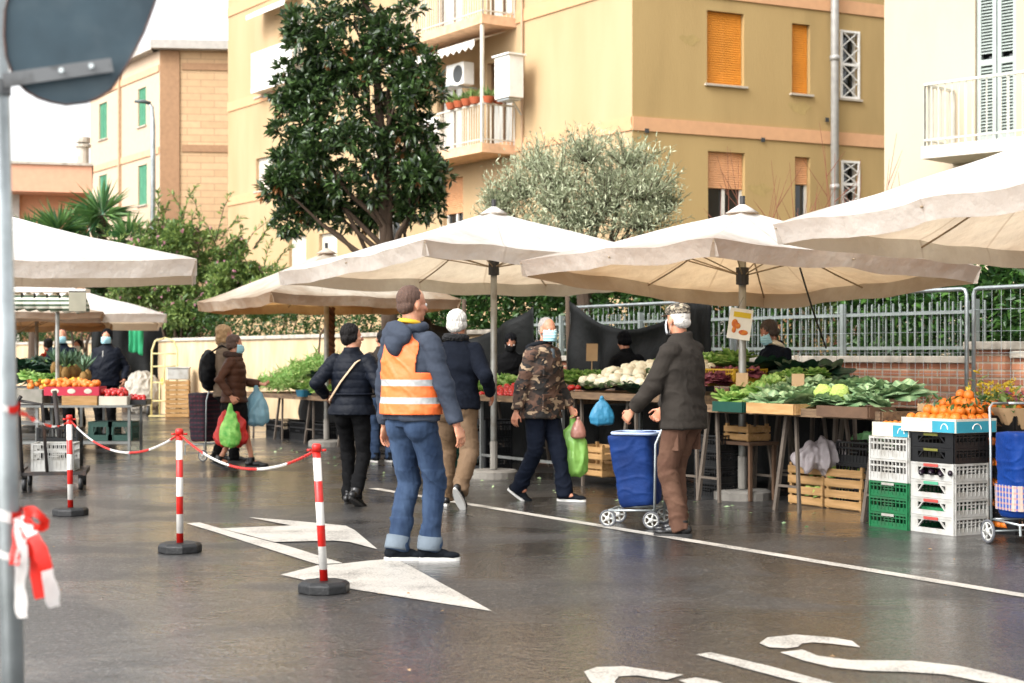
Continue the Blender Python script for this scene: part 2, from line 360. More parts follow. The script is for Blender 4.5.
wall_thing('brick_wall', 'short run of brick wall at the right edge beside the brick pillar', -8.5, -1.20, 4.95, 1.32, .26, M_BRICK, M_STONE)
pil = thing('brick_pillar', 'square brick pillar with flat stone cap behind the orange boxes', 'pillar', F(-.98, 4.95), ROWANG)
MB().box((0, 0, .7), (.42, .42, 1.4)).build('shaft', M_BRICK, pil); MB().box((0, 0, 1.44), (.54, .54, .08)).build('cap', M_STONE, pil, bevel=.01)
wall_thing('plaster_wall', 'long cream plastered garden wall with grey coping, topped by hedge on the left', 8.05, 55, 4.95, 1.66, .3, M_PLASTER_OLD, M_STONE)
M_GALV = mat('galvanised_steel', '#b4bbbc', .42, var=.2, scale=12, metal=.75, dirt='#7c8480', dscale=5, damt=.5)
M_PICK = mat('grey_fence_paint', '#7d8480', .55, var=.15)
# picket railing on the brick wall
def railing(label, s0, s1, t, z0, z1):
    r = thing('picket_fence', label, 'fence', F(s0, t), ROWANG); L_ = s1-s0
    a = MB(); a.box((L_/2, 0, z0+.08), (L_, .03, .035)); a.box((L_/2, 0, z1-.1), (L_, .03, .035)); a.build('rail', M_PICK, r)
    b = MB(); n = int(L_/.105)
    for i in range(n+1):
        x = i*L_/n; b.box((x, -.026, (z0+z1)/2), (.017, .014, z1-z0)); b.add([(x-.0085, -.035, z1), (x+.0085, -.035, z1), (x+.0085, -.017, z1), (x-.0085, -.017, z1), (x, -.026, z1+.012)], [(0, 1, 4), (1, 2, 4), (2, 3, 4), (3, 0, 4)])
    b.build('pickets', M_PICK, r)
    for i in range(int(L_/1.9)+1): MB().box((min(L_-.03, .05+i*1.9), .045, (z0+z1)/2), (.05, .05, z1-z0+.04)).build('post', M_PICK, r)
railing('grey metal picket railing on the brick wall behind the vegetable stalls', -.72, 8.0, 4.95, 1.342, 1.88)
railing('short grey metal picket railing right of the brick pillar', -6.0, -1.25, 4.95, 1.392, 1.90)
# mobile mesh fence panels in front of the wall
def mesh_panel(s0, s1, t, label, h=1.98):
    p = thing('mesh_fence_panel', label, 'fence panel', F(s0, t), ROWANG, 'temporary mesh fence panels'); L_ = s1-s0; r = .02
    f = MB(); f.tube([(.0, 0, .05), (.0, 0, h-.06), (.02, 0, h-.01), (.06, 0, h), (L_-.06, 0, h), (L_-.02, 0, h-.01), (L_, 0, h-.06), (L_, 0, .05)], r, 8); f.tube([(0, 0, .15), (L_, 0, .15)], r*.8, 8); f.build('frame', M_GALV, p, True)
    g = MB(); n = int(L_/.11)
    for i in range(1, n): x = i*L_/n; g.tube([(x, 0, .15), (x, 0, h)], .0025, 4, caps=False)
    for i in range(1, 9): z = .15+i*(h-.15)/9; g.tube([(0, .004, z), (L_, .004, z)], .0025, 4, caps=False)
    g.build('wire_mesh', M_GALV, p)
mesh_panel(-.98, 2.50, 4.45, 'silver mesh fence panel between the orange boxes and the reading vendor')
mesh_panel(-4.55, -1.07, 4.45, 'silver mesh fence panel at the right edge in front of the brick pillar')
mesh_panel(2.6, 6.0, 4.45, 'silver mesh fence panel behind the reading vendor and the cap-wearing man')
# ================================================================ buildings
class Facade:
    def __init__(s, P0, d, root):
        s.P0 = Vector((P0[0], P0[1], 0)); s.d = Vector((d[0], d[1], 0)).normalized(); s.n = Vector((s.d.y, -s.d.x, 0))
        if s.n.y > 0: s.n = -s.n
        s.root = root; s.o = Vector(root.location)
    def k(s, px):
        a = (px-512)/FPX; return (a*s.P0.y-s.P0.x)/(s.d.x-a*s.d.y)
    def ko(s, px, o):
        a = (px-512)/FPX; X0 = s.P0.x+s.n.x*o; Y0 = s.P0.y+s.n.y*o; return (a*Y0-X0)/(s.d.x-a*s.d.y)
    def z(s, px, py): p = s.P0+s.d*s.k(px); return CZ+(HY-py)/FPX*p.y
    def pt(s, k, z, o=0): return s.P0+s.d*k+s.n*o+Vector((0, 0, z))-s.o
    def box(s, mb, k0, k1, z0, z1, o0, o1, mi=0):
        vs = [s.pt(k, z, o) for z in (z0, z1) for k, o in ((k0, o0), (k1, o0), (k1, o1), (k0, o1))]
        fs = [(3, 2, 1, 0), (4, 5, 6, 7), (0, 1, 5, 4), (1, 2, 6, 5), (2, 3, 7, 6), (3, 0, 4, 7)]
        if (s.d.cross(s.n)).z < 0: fs = [f[::-1] for f in fs]
        mb.add(vs, fs, mi)
    def pxbox(s, x0, x1, y0, y1):   # pixel rect -> (k0,k1,z0,z1)
        k0, k1 = sorted((s.k(x0), s.k(x1))); xm = (x0+x1)/2
        return k0, k1, s.z(xm, y1), s.z(xm, y0)
    def wall(s, name, m, k0, k1, z0, z1, holes, depth=.22):
        ks = sorted({k0, k1, *[h[0] for h in holes], *[h[1] for h in holes]}); zs = sorted({z0, z1, *[h[2] for h in holes], *[h[3] for h in holes]})
        ks = [k for k in ks if k0 <= k <= k1]; zs = [z for z in zs if z0 <= z <= z1]; mb = MB(); fl = (s.d.cross(Vector((0, 0, 1)))).dot(s.n) < 0
        def quad(a, b, c, d): mb.add([a, b, c, d], [(3, 2, 1, 0) if fl else (0, 1, 2, 3)])
        for i in range(len(ks)-1):
            for j in range(len(zs)-1):
                km, zm = (ks[i]+ks[i+1])/2, (zs[j]+zs[j+1])/2
                if any(h[0] < km < h[1] and h[2] < zm < h[3] for h in holes): continue
                quad(s.pt(ks[i], zs[j]), s.pt(ks[i+1], zs[j]), s.pt(ks[i+1], zs[j+1]), s.pt(ks[i], zs[j+1]))
        for a, b, c, d in holes:
            quad(s.pt(a, c), s.pt(a, c, -depth), s.pt(a, d, -depth), s.pt(a, d)); quad(s.pt(b, c, -depth), s.pt(b, c), s.pt(b, d), s.pt(b, d, -depth))
            quad(s.pt(a, c, -depth), s.pt(a, c), s.pt(b, c), s.pt(b, c, -depth)); quad(s.pt(a, d), s.pt(a, d, -depth), s.pt(b, d, -depth), s.pt(b, d))
        return mb.build(name, m, s.root)
    def window(s, h, kind, depth=.2, sill=True, shut=1.0, fr=None, glass=None, slat=None, label=None, fd=None):
        k0, k1, z0, z1 = h; fr = fr or M_WFRAME; glass = glass or M_GLASS; w = .06
        f = MB()
        d = depth-.02
        s.box(f, k0, k0+w, z0, z1, -d, -d+.05); s.box(f, k1-w, k1, z0, z1, -d, -d+.05); s.box(f, k0+w, k1-w, z0, z0+w, -d, -d+.05); s.box(f, k0+w, k1-w, z1-w, z1, -d, -d+.05)
        if k1-k0 > .8: s.box(f, (k0+k1)/2-.035, (k0+k1)/2+.035, z0+w, z1-w, -d, -d+.05)
        fo = f.build('window', fr, s.root)
        if label: fo['label'] = label
        g = MB(); s.box(g, k0+.005, k1-.005, z0+.005, z1-.005, -d-.03, -d-.01); g.build('pane', glass, fo)
        if shut > 0:
            q = MB(); zz = z1-(z1-z0)*shut; n = max(3, int((z1-zz)/.05)); hh = (z1-zz)/n
            for i in range(n):
                a = zz+i*hh; o = -d+.07
                vs = [s.pt(k0+.01, a, o), s.pt(k1-.01, a, o), s.pt(k1-.01, a+hh*.5, o+.014), s.pt(k0+.01, a+hh*.5, o+.014), s.pt(k1-.01, a+hh*.93, o), s.pt(k0+.01, a+hh*.93, o), s.pt(k1-.01, a+hh, o-.01), s.pt(k0+.01, a+hh, o-.01)]
                fs = [(0, 1, 2, 3), (3, 2, 4, 5), (5, 4, 6, 7)]
                q.add(vs, fs)
            q.build('roller_shutter', slat or M_ORANGE, fo)
        if sill:
            q = MB(); s.box(q, k0-.07, k1+.07, z0-.05, z0-.002, -.05, .07); q.build('sill', M_SILL, fo)
        return fo
M_WFRAME = mat('white_window_frame', '#d8d4cb', .5); M_SILL = mat('sill_stone', '#b5aa9a', .7, bump=.2)
M_GLASS = mat('dark_window_glass', '#1b1f20', .08, spec=.8, var=.3); M_ORANGE = mat('orange_shutter', '#d98d2e', .6, var=.12, scale=2)
M_PEACH = mat('peach_shutter', '#d9a275', .6, var=.1)
M_YEL = mat('yellow_render_shaded', '#aa9060', .93, col2='#9e8456', scale=.8, bump=.25, bscale=30, dirt='#7d6c45', dscale=.8, damt=.5, stretch=(1, 1, .22))  # right face: render colour darkened as the shaded side of the block
M_YEL2 = mat('yellow_render_lit', '#b29876', .93, col2='#a98e68', scale=.8, bump=.25, bscale=30, dirt='#927a54', dscale=.9, damt=.45, stretch=(1, 1, .22))  # left face: same render coloured lighter as the side facing the light
M_BAND = mat('orange_band', '#c99a72', .9, var=.06); M_CONC = mat('painted_concrete', '#d8b08c', .85, bump=.2, dirt='#9c7f63')
M_WHITE = mat('white_paint', '#e4e1da', .5, var=.08); M_RAIL = mat('rail_paint', '#c9c2b2', .5)
PC = (2.63, 35.0)
yb = thing('apartment_building', 'tall yellow apartment block with orange roller shutters behind the stalls', 'building', (PC[0], PC[1], 0))
rf = Facade(PC, (.896, .443), yb); lf = Facade(PC, (-.558, .83), yb)
HT = 19.0
RH = [rf.pxbox(707, 744, 12, 85), rf.pxbox(792, 810, 24, 94), rf.pxbox(840, 859, 31, 99), rf.pxbox(708, 745, 152, 222), rf.pxbox(795, 810, 157, 222), rf.pxbox(841, 859, 161, 208)]
RH3 = [(h[0], h[1], h[2]+3.1, h[3]+3.1) for h in RH[:3]]
RH0 = [(h[0], h[1], h[2]-3.1, h[3]-3.1) for h in RH[3:]]
rw = rf.wall('wall', M_YEL, 0, 9.5, 0, HT, RH+RH3+RH0)
for h in (RH[0], RH[1], RH3[0], RH3[1]): rf.window(h, 'shutter')
rf.window(RH[3], 's', shut=.52, slat=M_PEACH, label='window with its peach shutter half lowered'); rf.window(RH[4], 's', shut=.42, slat=M_PEACH)
for h in RH0[:2]: rf.window(h, 's', shut=.3, slat=M_PEACH)
for h in (RH[2], RH[5], RH3[2], RH0[2]):      # white grilles
    fo = rf.window(h, 'g', shut=0, sill=True); g = MB(); k0, k1, z0, z1 = h
    rf.box(g, k0, k0+.05, z0, z1, .0, .04); rf.box(g, k1-.05, k1, z0, z1, .0, .04); rf.box(g, k0+.05, k1-.05, z0, z0+.05, 0, .04); rf.box(g, k0+.05, k1-.05, z1-.05, z1, 0, .04)
    rf.box(g, k0+.05, k1-.05, (z0+z1)/2-.03, (z0+z1)/2+.03, 0, .04)
    nn = 8; kk = k1-k0-.1
    for i in range(nn):
        a = z0+(z1-z0)*i/nn; b = z0+(z1-z0)*(i+1)/nn; km = (k0+k1)/2
        for (ka, kb) in ((k0+.03, km), (k1-.03, km)) if i % 2 == 0 else ((km, k0+.03), (km, k1-.03)): g.bar(rf.pt(ka, a, .02), rf.pt(kb, b, .02), .025, .02)
    g.build('grille', M_WHITE, fo)
LZ = 6.4
kA = lf.k(228)
LH = []   # left face openings
bz = 6.45
LH.append(lf.pxbox(437, 462, 56, 138)[:2]+(bz, 8.55)); LH.append(lf.pxbox(487, 512, 50, 138)[:2]+(bz, 8.6))
dn = [lf.pxbox(443, 463, 178, 225), lf.pxbox(487, 508, 182, 228)]
LH += dn
LH.append(lf.pxbox(256, 273, 157, 190)); LH.append(lf.pxbox(289, 306, 235, 254)[:2]+(lf.z(297, 275), lf.z(297, 236)))
LH.append(lf.pxbox(319, 337, 233, 254)[:2]+(lf.z(328, 275), lf.z(328, 233)))
LH.append(lf.pxbox(440, 466, 291, 345)); LH.append(lf.pxbox(375, 400, 215, 262)); LH.append(lf.pxbox(288, 302, 10, 85))
LH.append(lf.pxbox(256, 273, 60, 95)); UP = [(h[0], h[1], h[2]+3.1, h[3]+3.1) for h in LH[:2]]
lw = lf.wall('wall', M_YEL2, 0, kA, 0, HT, LH+UP)
M_BROWNF = mat('brown_wood_frame', '#5d4327', .6)
M_CURT = mat('white_curtain_glass', '#c9cac4', .25, var=.25, scale=1.5, stretch=(6, 6, .3))
for i, h in enumerate(LH+UP):
    if i in (2, 3): lf.window(h, 's', shut=.75, slat=M_PEACH)
    elif i in (0, 1, 11, 12): lf.window(h, 'd', shut=0, sill=False, fr=M_BROWNF, glass=M_CURT)
    else: lf.window(h, 'w', shut=0 if i in (7, 8) else .9, slat=mat('white_shutter', '#ddd6c8', .6), fr=M_WFRAME)
b = MB()
for z in (6.27, 9.37, 12.5, 3.2): rf.box(b, .002, 9.4, z, z+.3, .0, .035)
b.build('cornice_band', M_BAND, yb)
b = MB()
for z in (6.27, 9.37, 12.5, 3.2): lf.box(b, .002, kA-.01, z, z+.3, .0, .035)
b.build('cornice_band', M_BAND, yb)
back = Vector((rf.P0+rf.d*9.5)+lf.d*kA)-lf.o
q = MB(); a_, b_, c_ = lf.pt(0, 0), rf.pt(9.5, 0), lf.pt(kA, 0); poly = [a_, b_, back, c_]
q.add([(p.x, p.y, HT) for p in poly], [(0, 1, 2, 3)]); q.add([(b_.x, b_.y, 0), (back.x, back.y, 0), (back.x, back.y, HT), (b_.x, b_.y, HT)], [(0, 1, 2, 3)]); q.add([(back.x, back.y, 0), (c_.x, c_.y, 0), (c_.x, c_.y, HT), (back.x, back.y, HT)], [(0, 1, 2, 3)])
q.build('roof', M_YEL, yb)
# downpipe
kp = rf.k(830.5); q = MB(); q.tube([rf.pt(kp, 0, .16), rf.pt(kp, HT, .16)], .095, 12)
for z in (2.2, 5.2, 8.2, 11.2): q.tube([rf.pt(kp, z, .16), rf.pt(kp, z+.12, .16)], .115, 12)
q.build('downpipe', mat('grey_pipe', '#a9a7a2', .45, metal=.2, var=.15), yb, True)
q = MB(); kg = lf.k(524); q.tube([lf.pt(kg, 0, .06), lf.pt(kg, HT, .06)], .03, 8); q.build('gas_pipe', mat('tan_pipe', '#b89a7c', .6), yb, True)
for vx, vy in ((646, 131), (762, 140), (826, 120)):
    q = MB(); kv = rf.k(vx); zv = rf.z(vx, vy); rf.box(q, kv-.05, kv+.05, zv-.05, zv+.05, .036, .05); q.build('wall_vent', mat('dark_grille', '#3a3c3c', .6), yb)
for vx, vy, wv in ((800, 108, .3), (690, 40, .25), (760, 190, .3)):
    q = MB(); kv = rf.k(vx); zv = rf.z(vx, vy); q.add([rf.pt(kv+wv*math.cos(a)*(1+.3*math.sin(a*3)), zv+wv*.45*math.sin(a)*(1+.3*math.cos(a*5)), .004) for a in [i*PI/8 for i in range(16)]], [tuple(range(16))]); q.build('plaster_patch', mat('patched_render', '#a8905c', .95, var=.1, bump=.5, bscale=12), yb)
# balconies on the left face
def balcony(f, k0, k1, z, out, rail_h=.95, th=.22, m_slab=None, m_rail=None, gap=.11, rail_n=None):
    sl = MB(); f.box(sl, k0, k1, z-th, z, .0, out); so_ = sl.build('balcony', m_slab or M_CONC, f.root)
    r = MB(); path = [(k0+.04, .05), (k0+.04, out-.05), (k1-.04, out-.05), (k1-.04, .05)]
    for (ka, oa), (kb, ob) in zip(path, path[1:]):
        r.bar(f.pt(ka, z+rail_h, oa), f.pt(kb, z+rail_h, ob), .05, .04); r.bar(f.pt(ka, z+.1, oa), f.pt(kb, z+.1, ob), .03, .03)
        n = max(2, int(math.hypot(kb-ka, ob-oa)/gap))
        for i in range(n+1):
            t = i/n; r.bar(f.pt(ka+(kb-ka)*t, z+.0, oa+(ob-oa)*t), f.pt(ka+(kb-ka)*t, z+rail_h, oa+(ob-oa)*t), .02 if i % 6 else .04, .02, up=Vector((0, 1, 0)))
    r.build('railing', m_rail or M_RAIL, so_); return so_
bk0 = lf.k(519)+.1; bk1 = bk0+5.6
balcony(lf, bk0, bk1, 6.42, 1.0); balcony(lf, bk0, bk1, 9.5, 1.0); balcony(lf, bk0, bk1, 12.6, 1.0)
kf = (lf.k(256), lf.k(290)); balcony(lf, kf[0]-3.5, kf[0]+.6, 7.75-1.3, 1.0) if False else None
# awning under the upper balcony
q = MB(); nA = 26; ka, kb = bk0+.25, bk1-1.0
def awn(f, mb, ka, kb, z, out0, out1, drop, n, sc=.09, thick=.01):
    for i in range(n):
        k_0 = ka+(kb-ka)*i/n; k_1 = ka+(kb-ka)*(i+1)/n
        for o in (0, thick):
            mb.add([f.pt(k_0, z+o, out0), f.pt(k_1, z+o, out0), f.pt(k_1, z-drop+o, out1), f.pt(k_0, z-drop+o, out1)], [(0, 1, 2, 3) if o else (3, 2, 1, 0)])
            km = (k_0+k_1)/2
            mb.add([f.pt(k_0, z-drop, out1+o), f.pt(k_1, z-drop, out1+o), f.pt(k_1, z-drop-.14, out1+o), f.pt(km, z-drop-.14-sc, out1+o), f.pt(k_0, z-drop-.14, out1+o)], [(0, 1, 2, 3, 4) if o else (4, 3, 2, 1, 0)])
awn(lf, q, ka, kb, 9.22, .1, 1.05, .30, 16); q.build('awning', mat('awning_cloth', '#e8e4da', .8, var=.05, trans=.25), yb)
q = MB(); awn(lf, q, lf.ko(291, .4), lf.ko(252, .4), lf.z(270, 6), .05, .6, .3, 10, .0); q.build('awning', MATS['awning_cloth'], yb)
k0_, k1_ = lf.ko(292, .35), lf.ko(252, .35); zz = lf.z(262, 90)
q = MB(); lf.box(q, k0_, k1_, zz, zz+1.1, .34, .38); lf.box(q, k0_, k1_, zz-.15, zz, 0, .39); q.build('balcony', M_WHITE, yb)
# AC unit, boiler, pots, pipes
def on_balc(k, o, z): return lf.P0+lf.d*k+lf.n*o+Vector((0, 0, z))
fa = math.atan2(lf.d.y, lf.d.x)
ac = thing('air_conditioner', 'white air conditioner hung under the scalloped balcony awning', 'air conditioner', on_balc(lf.ko(460, .5), .5, 8.05), fa)
MB().box((0, 0, .28), (.82, .32, .56)).build('casing', M_WHITE, ac, bevel=.02)
q = MB(); yv = -.165 if True else 0
for sgn in (1, -1):
    q.tube([(-.15, sgn*.161, .28), (-.15, sgn*.166, .28)], .22, 20)
q.build('fan_grille', mat('dark_grille', '#3a3c3c', .6), ac)
MB().box((.2, .2, -.03), (.7, .4, .04)).box((-.2, 0, -.04), (.04, .75, .04)).build('bracket', M_GALV, ac)
bo = thing('boiler_cabinet', 'white boiler cabinet on the corner of the first floor balcony', 'cabinet', on_balc(lf.ko(509, .6), .6, 7.42), fa)
MB().box((0, 0, .50), (.62, .42, 1.0)).build('cabinet', M_WHITE, bo, bevel=.015); MB().box((0, 0, 1.02), (.72, .52, .04)).build('lid', M_WHITE, bo); MB().box((0, 0, -.03), (.5, .35, .04)).bar((0, -.1, -.03), (0, -.35, -.35), .03).build('bracket', M_GALV, bo)
M_TERRA = mat('terracotta', '#a5512c', .8); M_CACT = mat('pot_plant_leaf', '#41602f', .6, col2='#8ba05a', leaf=True)
pots = [(473, 1.22), (466, 1.22), (459, 1.22), (452, 1.22), (499, .9), (493, 1.1)]
pg = None
for i, (px, o) in enumerate(pots):
    lab = ['round terracotta flowerpot at the corner of the balcony rail', 'terracotta flowerpot second from the balcony rail corner', 'terracotta flowerpot third along the balcony rail from the corner', 'terracotta flowerpot hung farthest left on the balcony rail', 'terracotta flowerpot on the rail just below the boiler cabinet', 'terracotta flowerpot left of the one below the boiler cabinet'][i]
    kk = bk0+.3+i*.36 if i < 4 else bk0+.05
    p = thing('flower_pot', lab, 'flower pot', on_balc(kk, 1.0 if i < 4 else .5+.3*(i-4), 7.385), 0, 'flower pots on the balcony rail')
    MB().rings([(0, 0, 0, .1, .09), (0, 0, .13, .15, .12), (0, 0, .16, .155, .125)], 14).build('pot', M_TERRA, p)
    leaf_object('plant', np.zeros((40, 3))+[0, 0, .14]+NR.normal(size=(40, 3))*[.05, .05, .02], rdir(40)+[0, 0, 1.1], .26, .05, M_CACT, p)
q = MB(); q.tube([on_balc(bk0+.10, .93, 6.45), on_balc(bk0+.10, .93, 9.28)], .05, 8)
o_ = q.build('balcony_post', M_RAIL, None); o_.parent = yb; o_.location = -Vector(yb.location)
wt = thing('plastic_bin', 'white plastic bin standing behind the balcony railing', 'bin', on_balc(bk0+2.3, .95, 6.42)); MB().rings([(0, 0, 0, .2, .2), (0, 0, .8, .26, .26)], 16).build('bin_body', M_WHITE, wt, True); MB().rings([(0, 0, .8, .28, .28), (0, 0, .86, .26, .26)], 16).build('lid', M_WHITE, wt)
# ---------------- cream building at the right
cb = thing('apartment_building', 'cream house with a balcony and tall grey louvred shutters at upper right', 'building', (6.4, 27.5, 0))
cf = Facade((6.4, 27.5), (.707, -.707), cb)
cf.P0 = cf.P0+Vector((.707, .707, 0))*0
M_CREAM = mat('cream_render', '#b8a890', .92, var=.05, scale=1, bump=.2, bscale=30, dirt='#a8957a', dscale=1, damt=.35, stretch=(1, 1, .3))
d0 = cf.pxbox(975, 1016, -8, 150); dh = (d0[0], d0[1], 4.85, 7.6)
up = [(d0[0], d0[1], 8.0, 10.6), (d0[0]+3, d0[1]+3, 4.85, 7.4), (d0[0]+.3, d0[1]-.2, 1.6, 3.2)]
dh = (dh[0], dh[1], 4.85, 7.45)
cf.wall('wall', M_CREAM, 0, 9, 0, 14, [dh]+up)
q = MB(); cc = Vector((.707, .707, 0))*9
a0, a1 = cf.pt(0, 0), cf.pt(9, 0)
q.add([a0, a0+cc, a0+cc+Vector((0, 0, 14)), a0+Vector((0, 0, 14))], [(0, 1, 2, 3)]); q.add([a1, a1+cc, a1+cc+Vector((0, 0, 14)), a1+Vector((0, 0, 14))], [(3, 2, 1, 0)])
q.add([a0+Vector((0, 0, 14)), a1+Vector((0, 0, 14)), a1+cc+Vector((0, 0, 14)), a0+cc+Vector((0, 0, 14))], [(0, 1, 2, 3)]); q.add([a0+cc, a1+cc, a1+cc+Vector((0, 0, 14)), a0+cc+Vector((0, 0, 14))], [(0, 1, 2, 3)])
q.build('side_wall', M_CREAM, cb)
M_LOUV = mat('grey_louvre', '#9aa39d', .6, var=.08)
for h in [dh]+up:
    k0, k1, z0, z1 = h; fo = cf.window(h, 'd', shut=0, sill=False, fr=M_LOUV); km = (k0+k1)/2
    for (ka, kb) in ((k0+.01, km-.01), (km+.01, k1-.01)):
        s_ = MB(); st = .07; o = -.1
        cf.box(s_, ka, ka+st, z0, z1, o, o+.05); cf.box(s_, kb-st, kb, z0, z1, o, o+.05)
        for zq in (z0, (z0+z1)/2-.06, z1-.1): cf.box(s_, ka+st, kb-st, zq, zq+.1, o, o+.05)
        z = z0+.13
        while z < z1-.12:
            if not (abs(z-(z0+z1)/2) < .09):
                s_.add([cf.pt(ka+st, z, o+.045), cf.pt(kb-st, z, o+.045), cf.pt(kb-st, z+.045, o+.005), cf.pt(ka+st, z+.045, o+.005), cf.pt(ka+st, z+.008, o+.05), cf.pt(kb-st, z+.008, o+.05)], [(0, 1, 2, 3), (4, 5, 1, 0), (3, 2, 5, 4)])
            z += .052
        s_.build('shutter', M_LOUV, fo)
bz_ = cf.z(950, 157); kb0 = cf.k(955)-.35
M_CRAIL = mat('pale_railing', '#c3c1b4', .45)
kb1 = cf.ko(921, 1.0); balcony(cf, kb1, kb1+6.5, 4.72, 1.0, rail_h=1.0, th=.2, m_slab=mat('balcony_slab', '#c6beb2', .8, bump=.2), m_rail=M_CRAIL, gap=.12)
# ---------------- beige brick building, far left
bb = thing('apartment_building', 'distant beige brick block with green shutters and brown bands at left', 'building', (-13.0, 60, 0))
cx = (160-512)/FPX*60
bb.location = (cx, 60, 0)
B_R = Facade((cx, 60), (.96, .10), bb); B_L = Facade((cx, 60), (-.62, .95), bb)
M_BB = brick_mat('beige_brick', '#bfa07c', '#b59672', '#a08464', 1.0, .26, .02, bump=.1, lo=1.0); M_PINK = mat('pale_pink_render', '#bda68e', .9, var=.05); M_BRN = mat('brown_band', '#a07c5c', .85)
M_GRN = mat('green_shutter', '#4d9070', .6)
topz = B_R.z(165, 50); kR = B_R.k(232)
B_R.wall('wall', M_BB, 0, kR+6, 0, topz, [])
LHb = [B_L.pxbox(99, 107, 103, 139), B_L.pxbox(138, 146, 88, 126), B_L.pxbox(99, 107, 175, 215), B_L.pxbox(138, 147, 165, 205)]
kL = B_L.k(90)
B_L.wall('wall', M_PINK, 0, kL, 0, topz, LHb, .15)
for h in LHb: B_L.window(h, 's', depth=.15, slat=M_GRN)
q = MB()
for z in (B_R.z(165, 66), B_R.z(165, 148)): B_R.box(q, .8, kR+5.9, z-.13, z+.13, 0, .05)
B_R.box(q, 0, .72, 0, topz-.02, 0, .06)
q.build('brown_band', M_BRN, bb)
q = MB()
for z in (B_R.z(165, 66), B_R.z(165, 148)): B_L.box(q, .05, kL-.05, z-.2, z+.05, 0, .05)
q.build('pale_band', mat('faded_band', '#cfa582', .9), bb)
q = MB(); B_L.box(q, B_L.k(121)-.06, B_L.k(121)+.06, 0, topz-.2, .0, .12); q.build('downpipe', mat('tan_pipe', '#b89a7c', .6), bb)
M_PARA = mat('grey_parapet', '#b5b0a8', .8)
q = MB(); B_R.box(q, -.3, kR+6, topz, topz+.32, -12, .45); q.build('parapet', M_PARA, bb); q = MB(); B_L.box(q, .0, kL+.2, topz, topz+.318, -2, .35); q.build('parapet', M_PARA, bb)
e = B_L.pt(kL, 0); e2 = e+Vector((10, 3, 0)); q = MB(); q.add([e, e2, e2+Vector((0, 0, topz)), e+Vector((0, 0, topz))], [(0, 1, 2, 3)]); q.build('rear_wall', M_PINK, bb)
for px, y0, y1 in ((162, -25, 38), (152, -10, 42)):
    pass
# ---------------- low orange building
lb = thing('house', 'low orange flat roofed house behind the palms at far left', 'house', ((-2.0-512)/FPX*52, 52, 0), R(15))
q = MB(); zt = CZ+(HY-166)/FPX*52; zm = CZ+(HY-193)/FPX*52
q.box((1.75, 3.5, zm/2), (2.2, 6, zm)); q.build('wall', mat('orange_render', '#d29a78', .9, var=.08), lb)
q = MB(); q.box((.35, 3.3, zm/2), (.6, 6, zm)); q.build('side_bay', mat('grey_render', '#bdb6ae', .9), lb)
q = MB(); q.box((1.3, 3.0, (zm+zt)/2), (3.3, 7.6, zt-zm)); q.build('roof_band', mat('orange_fascia', '#d8a083', .85, var=.06), lb)
q = MB(); q.box((1.3, 3.0, zt+.04), (3.4, 7.75, .08)); q.build('roof_edge', M_STONE, lb)
q = MB(); xx = (80+2)/FPX*52; q.tube([(xx, 2, zt+.08), (xx, 2, zt+.95)], .2, 12); q.tube([(xx, 2, zt+.95), (xx, 2, zt+1.05)], .27, 12); q.tube([(xx, 2, zt+1.1), (xx, 2, zt+1.28)], .24, 12)
q.build('chimney', M_STONE, lb)
# street lamp
sl = thing('street_lamp', 'thin grey street lamp rising behind the left umbrellas', 'street lamp', ((153-512)/FPX*38, 38, 0))
hh = CZ+(HY-103)/FPX*38
MB().tube([(0, 0, 0), (0, 0, hh-.5), (-.03, 0, hh-.1), (-.12, 0, hh)], [.075, .06, .05, .04], 10).tube([(-.12, 0, hh), (-.3, -.05, hh+.04)], .035, 8).build('pole', M_GALV, sl, True)
q = MB(); q.tube([(-.05, 0, hh), (-.2, -.03, hh+.03), (-.42, -.06, hh+.03)], [.05, .1, .05], 10, ry=[.03, .045, .03]); q.build('lamp_head', mat('dark_grey_metal', '#56605f', .5), sl, True)
# ================================================================ vegetation
M_BARK = mat('bark', '#4a3b2e', .95, bump=.8, bscale=25, stretch=(1, 1, .2)); M_TWIG = mat('red_twig', '#7a4630', .8)
def leafmat(name, c1, c2, rough=.45, trans=.25, spec=.5): return mat(name, c1, rough, col2=c2, leaf=True, trans=trans, spec=spec)
M_MAG = leafmat('magnolia_leaf', '#182a18', '#4c6534', .28, .10, .7)
M_MAGB = leafmat('magnolia_brown_leaf', '#7a4f2c', '#a06a3a', .6, .1)
M_OLIVE = leafmat('olive_leaf', '#7d8768', '#bfc2a2', .6, .2); M_HEDGE = leafmat('hedge_leaf', '#1f3a18', '#3d5c26', .4, .2)
M_LAUR = leafmat('laurel_leaf', '#1f3f20', '#4c7030', .35, .2, .6); M_SHRUB = leafmat('shrub_leaf', '#3f6030', '#90a358', .5, .3)
M_PINKF = leafmat('pink_blossom', '#c77a96', '#e3b0bd', .7, .4); M_YUC = leafmat('yucca_leaf', '#2e5a35', '#6d9150', .4, .2)
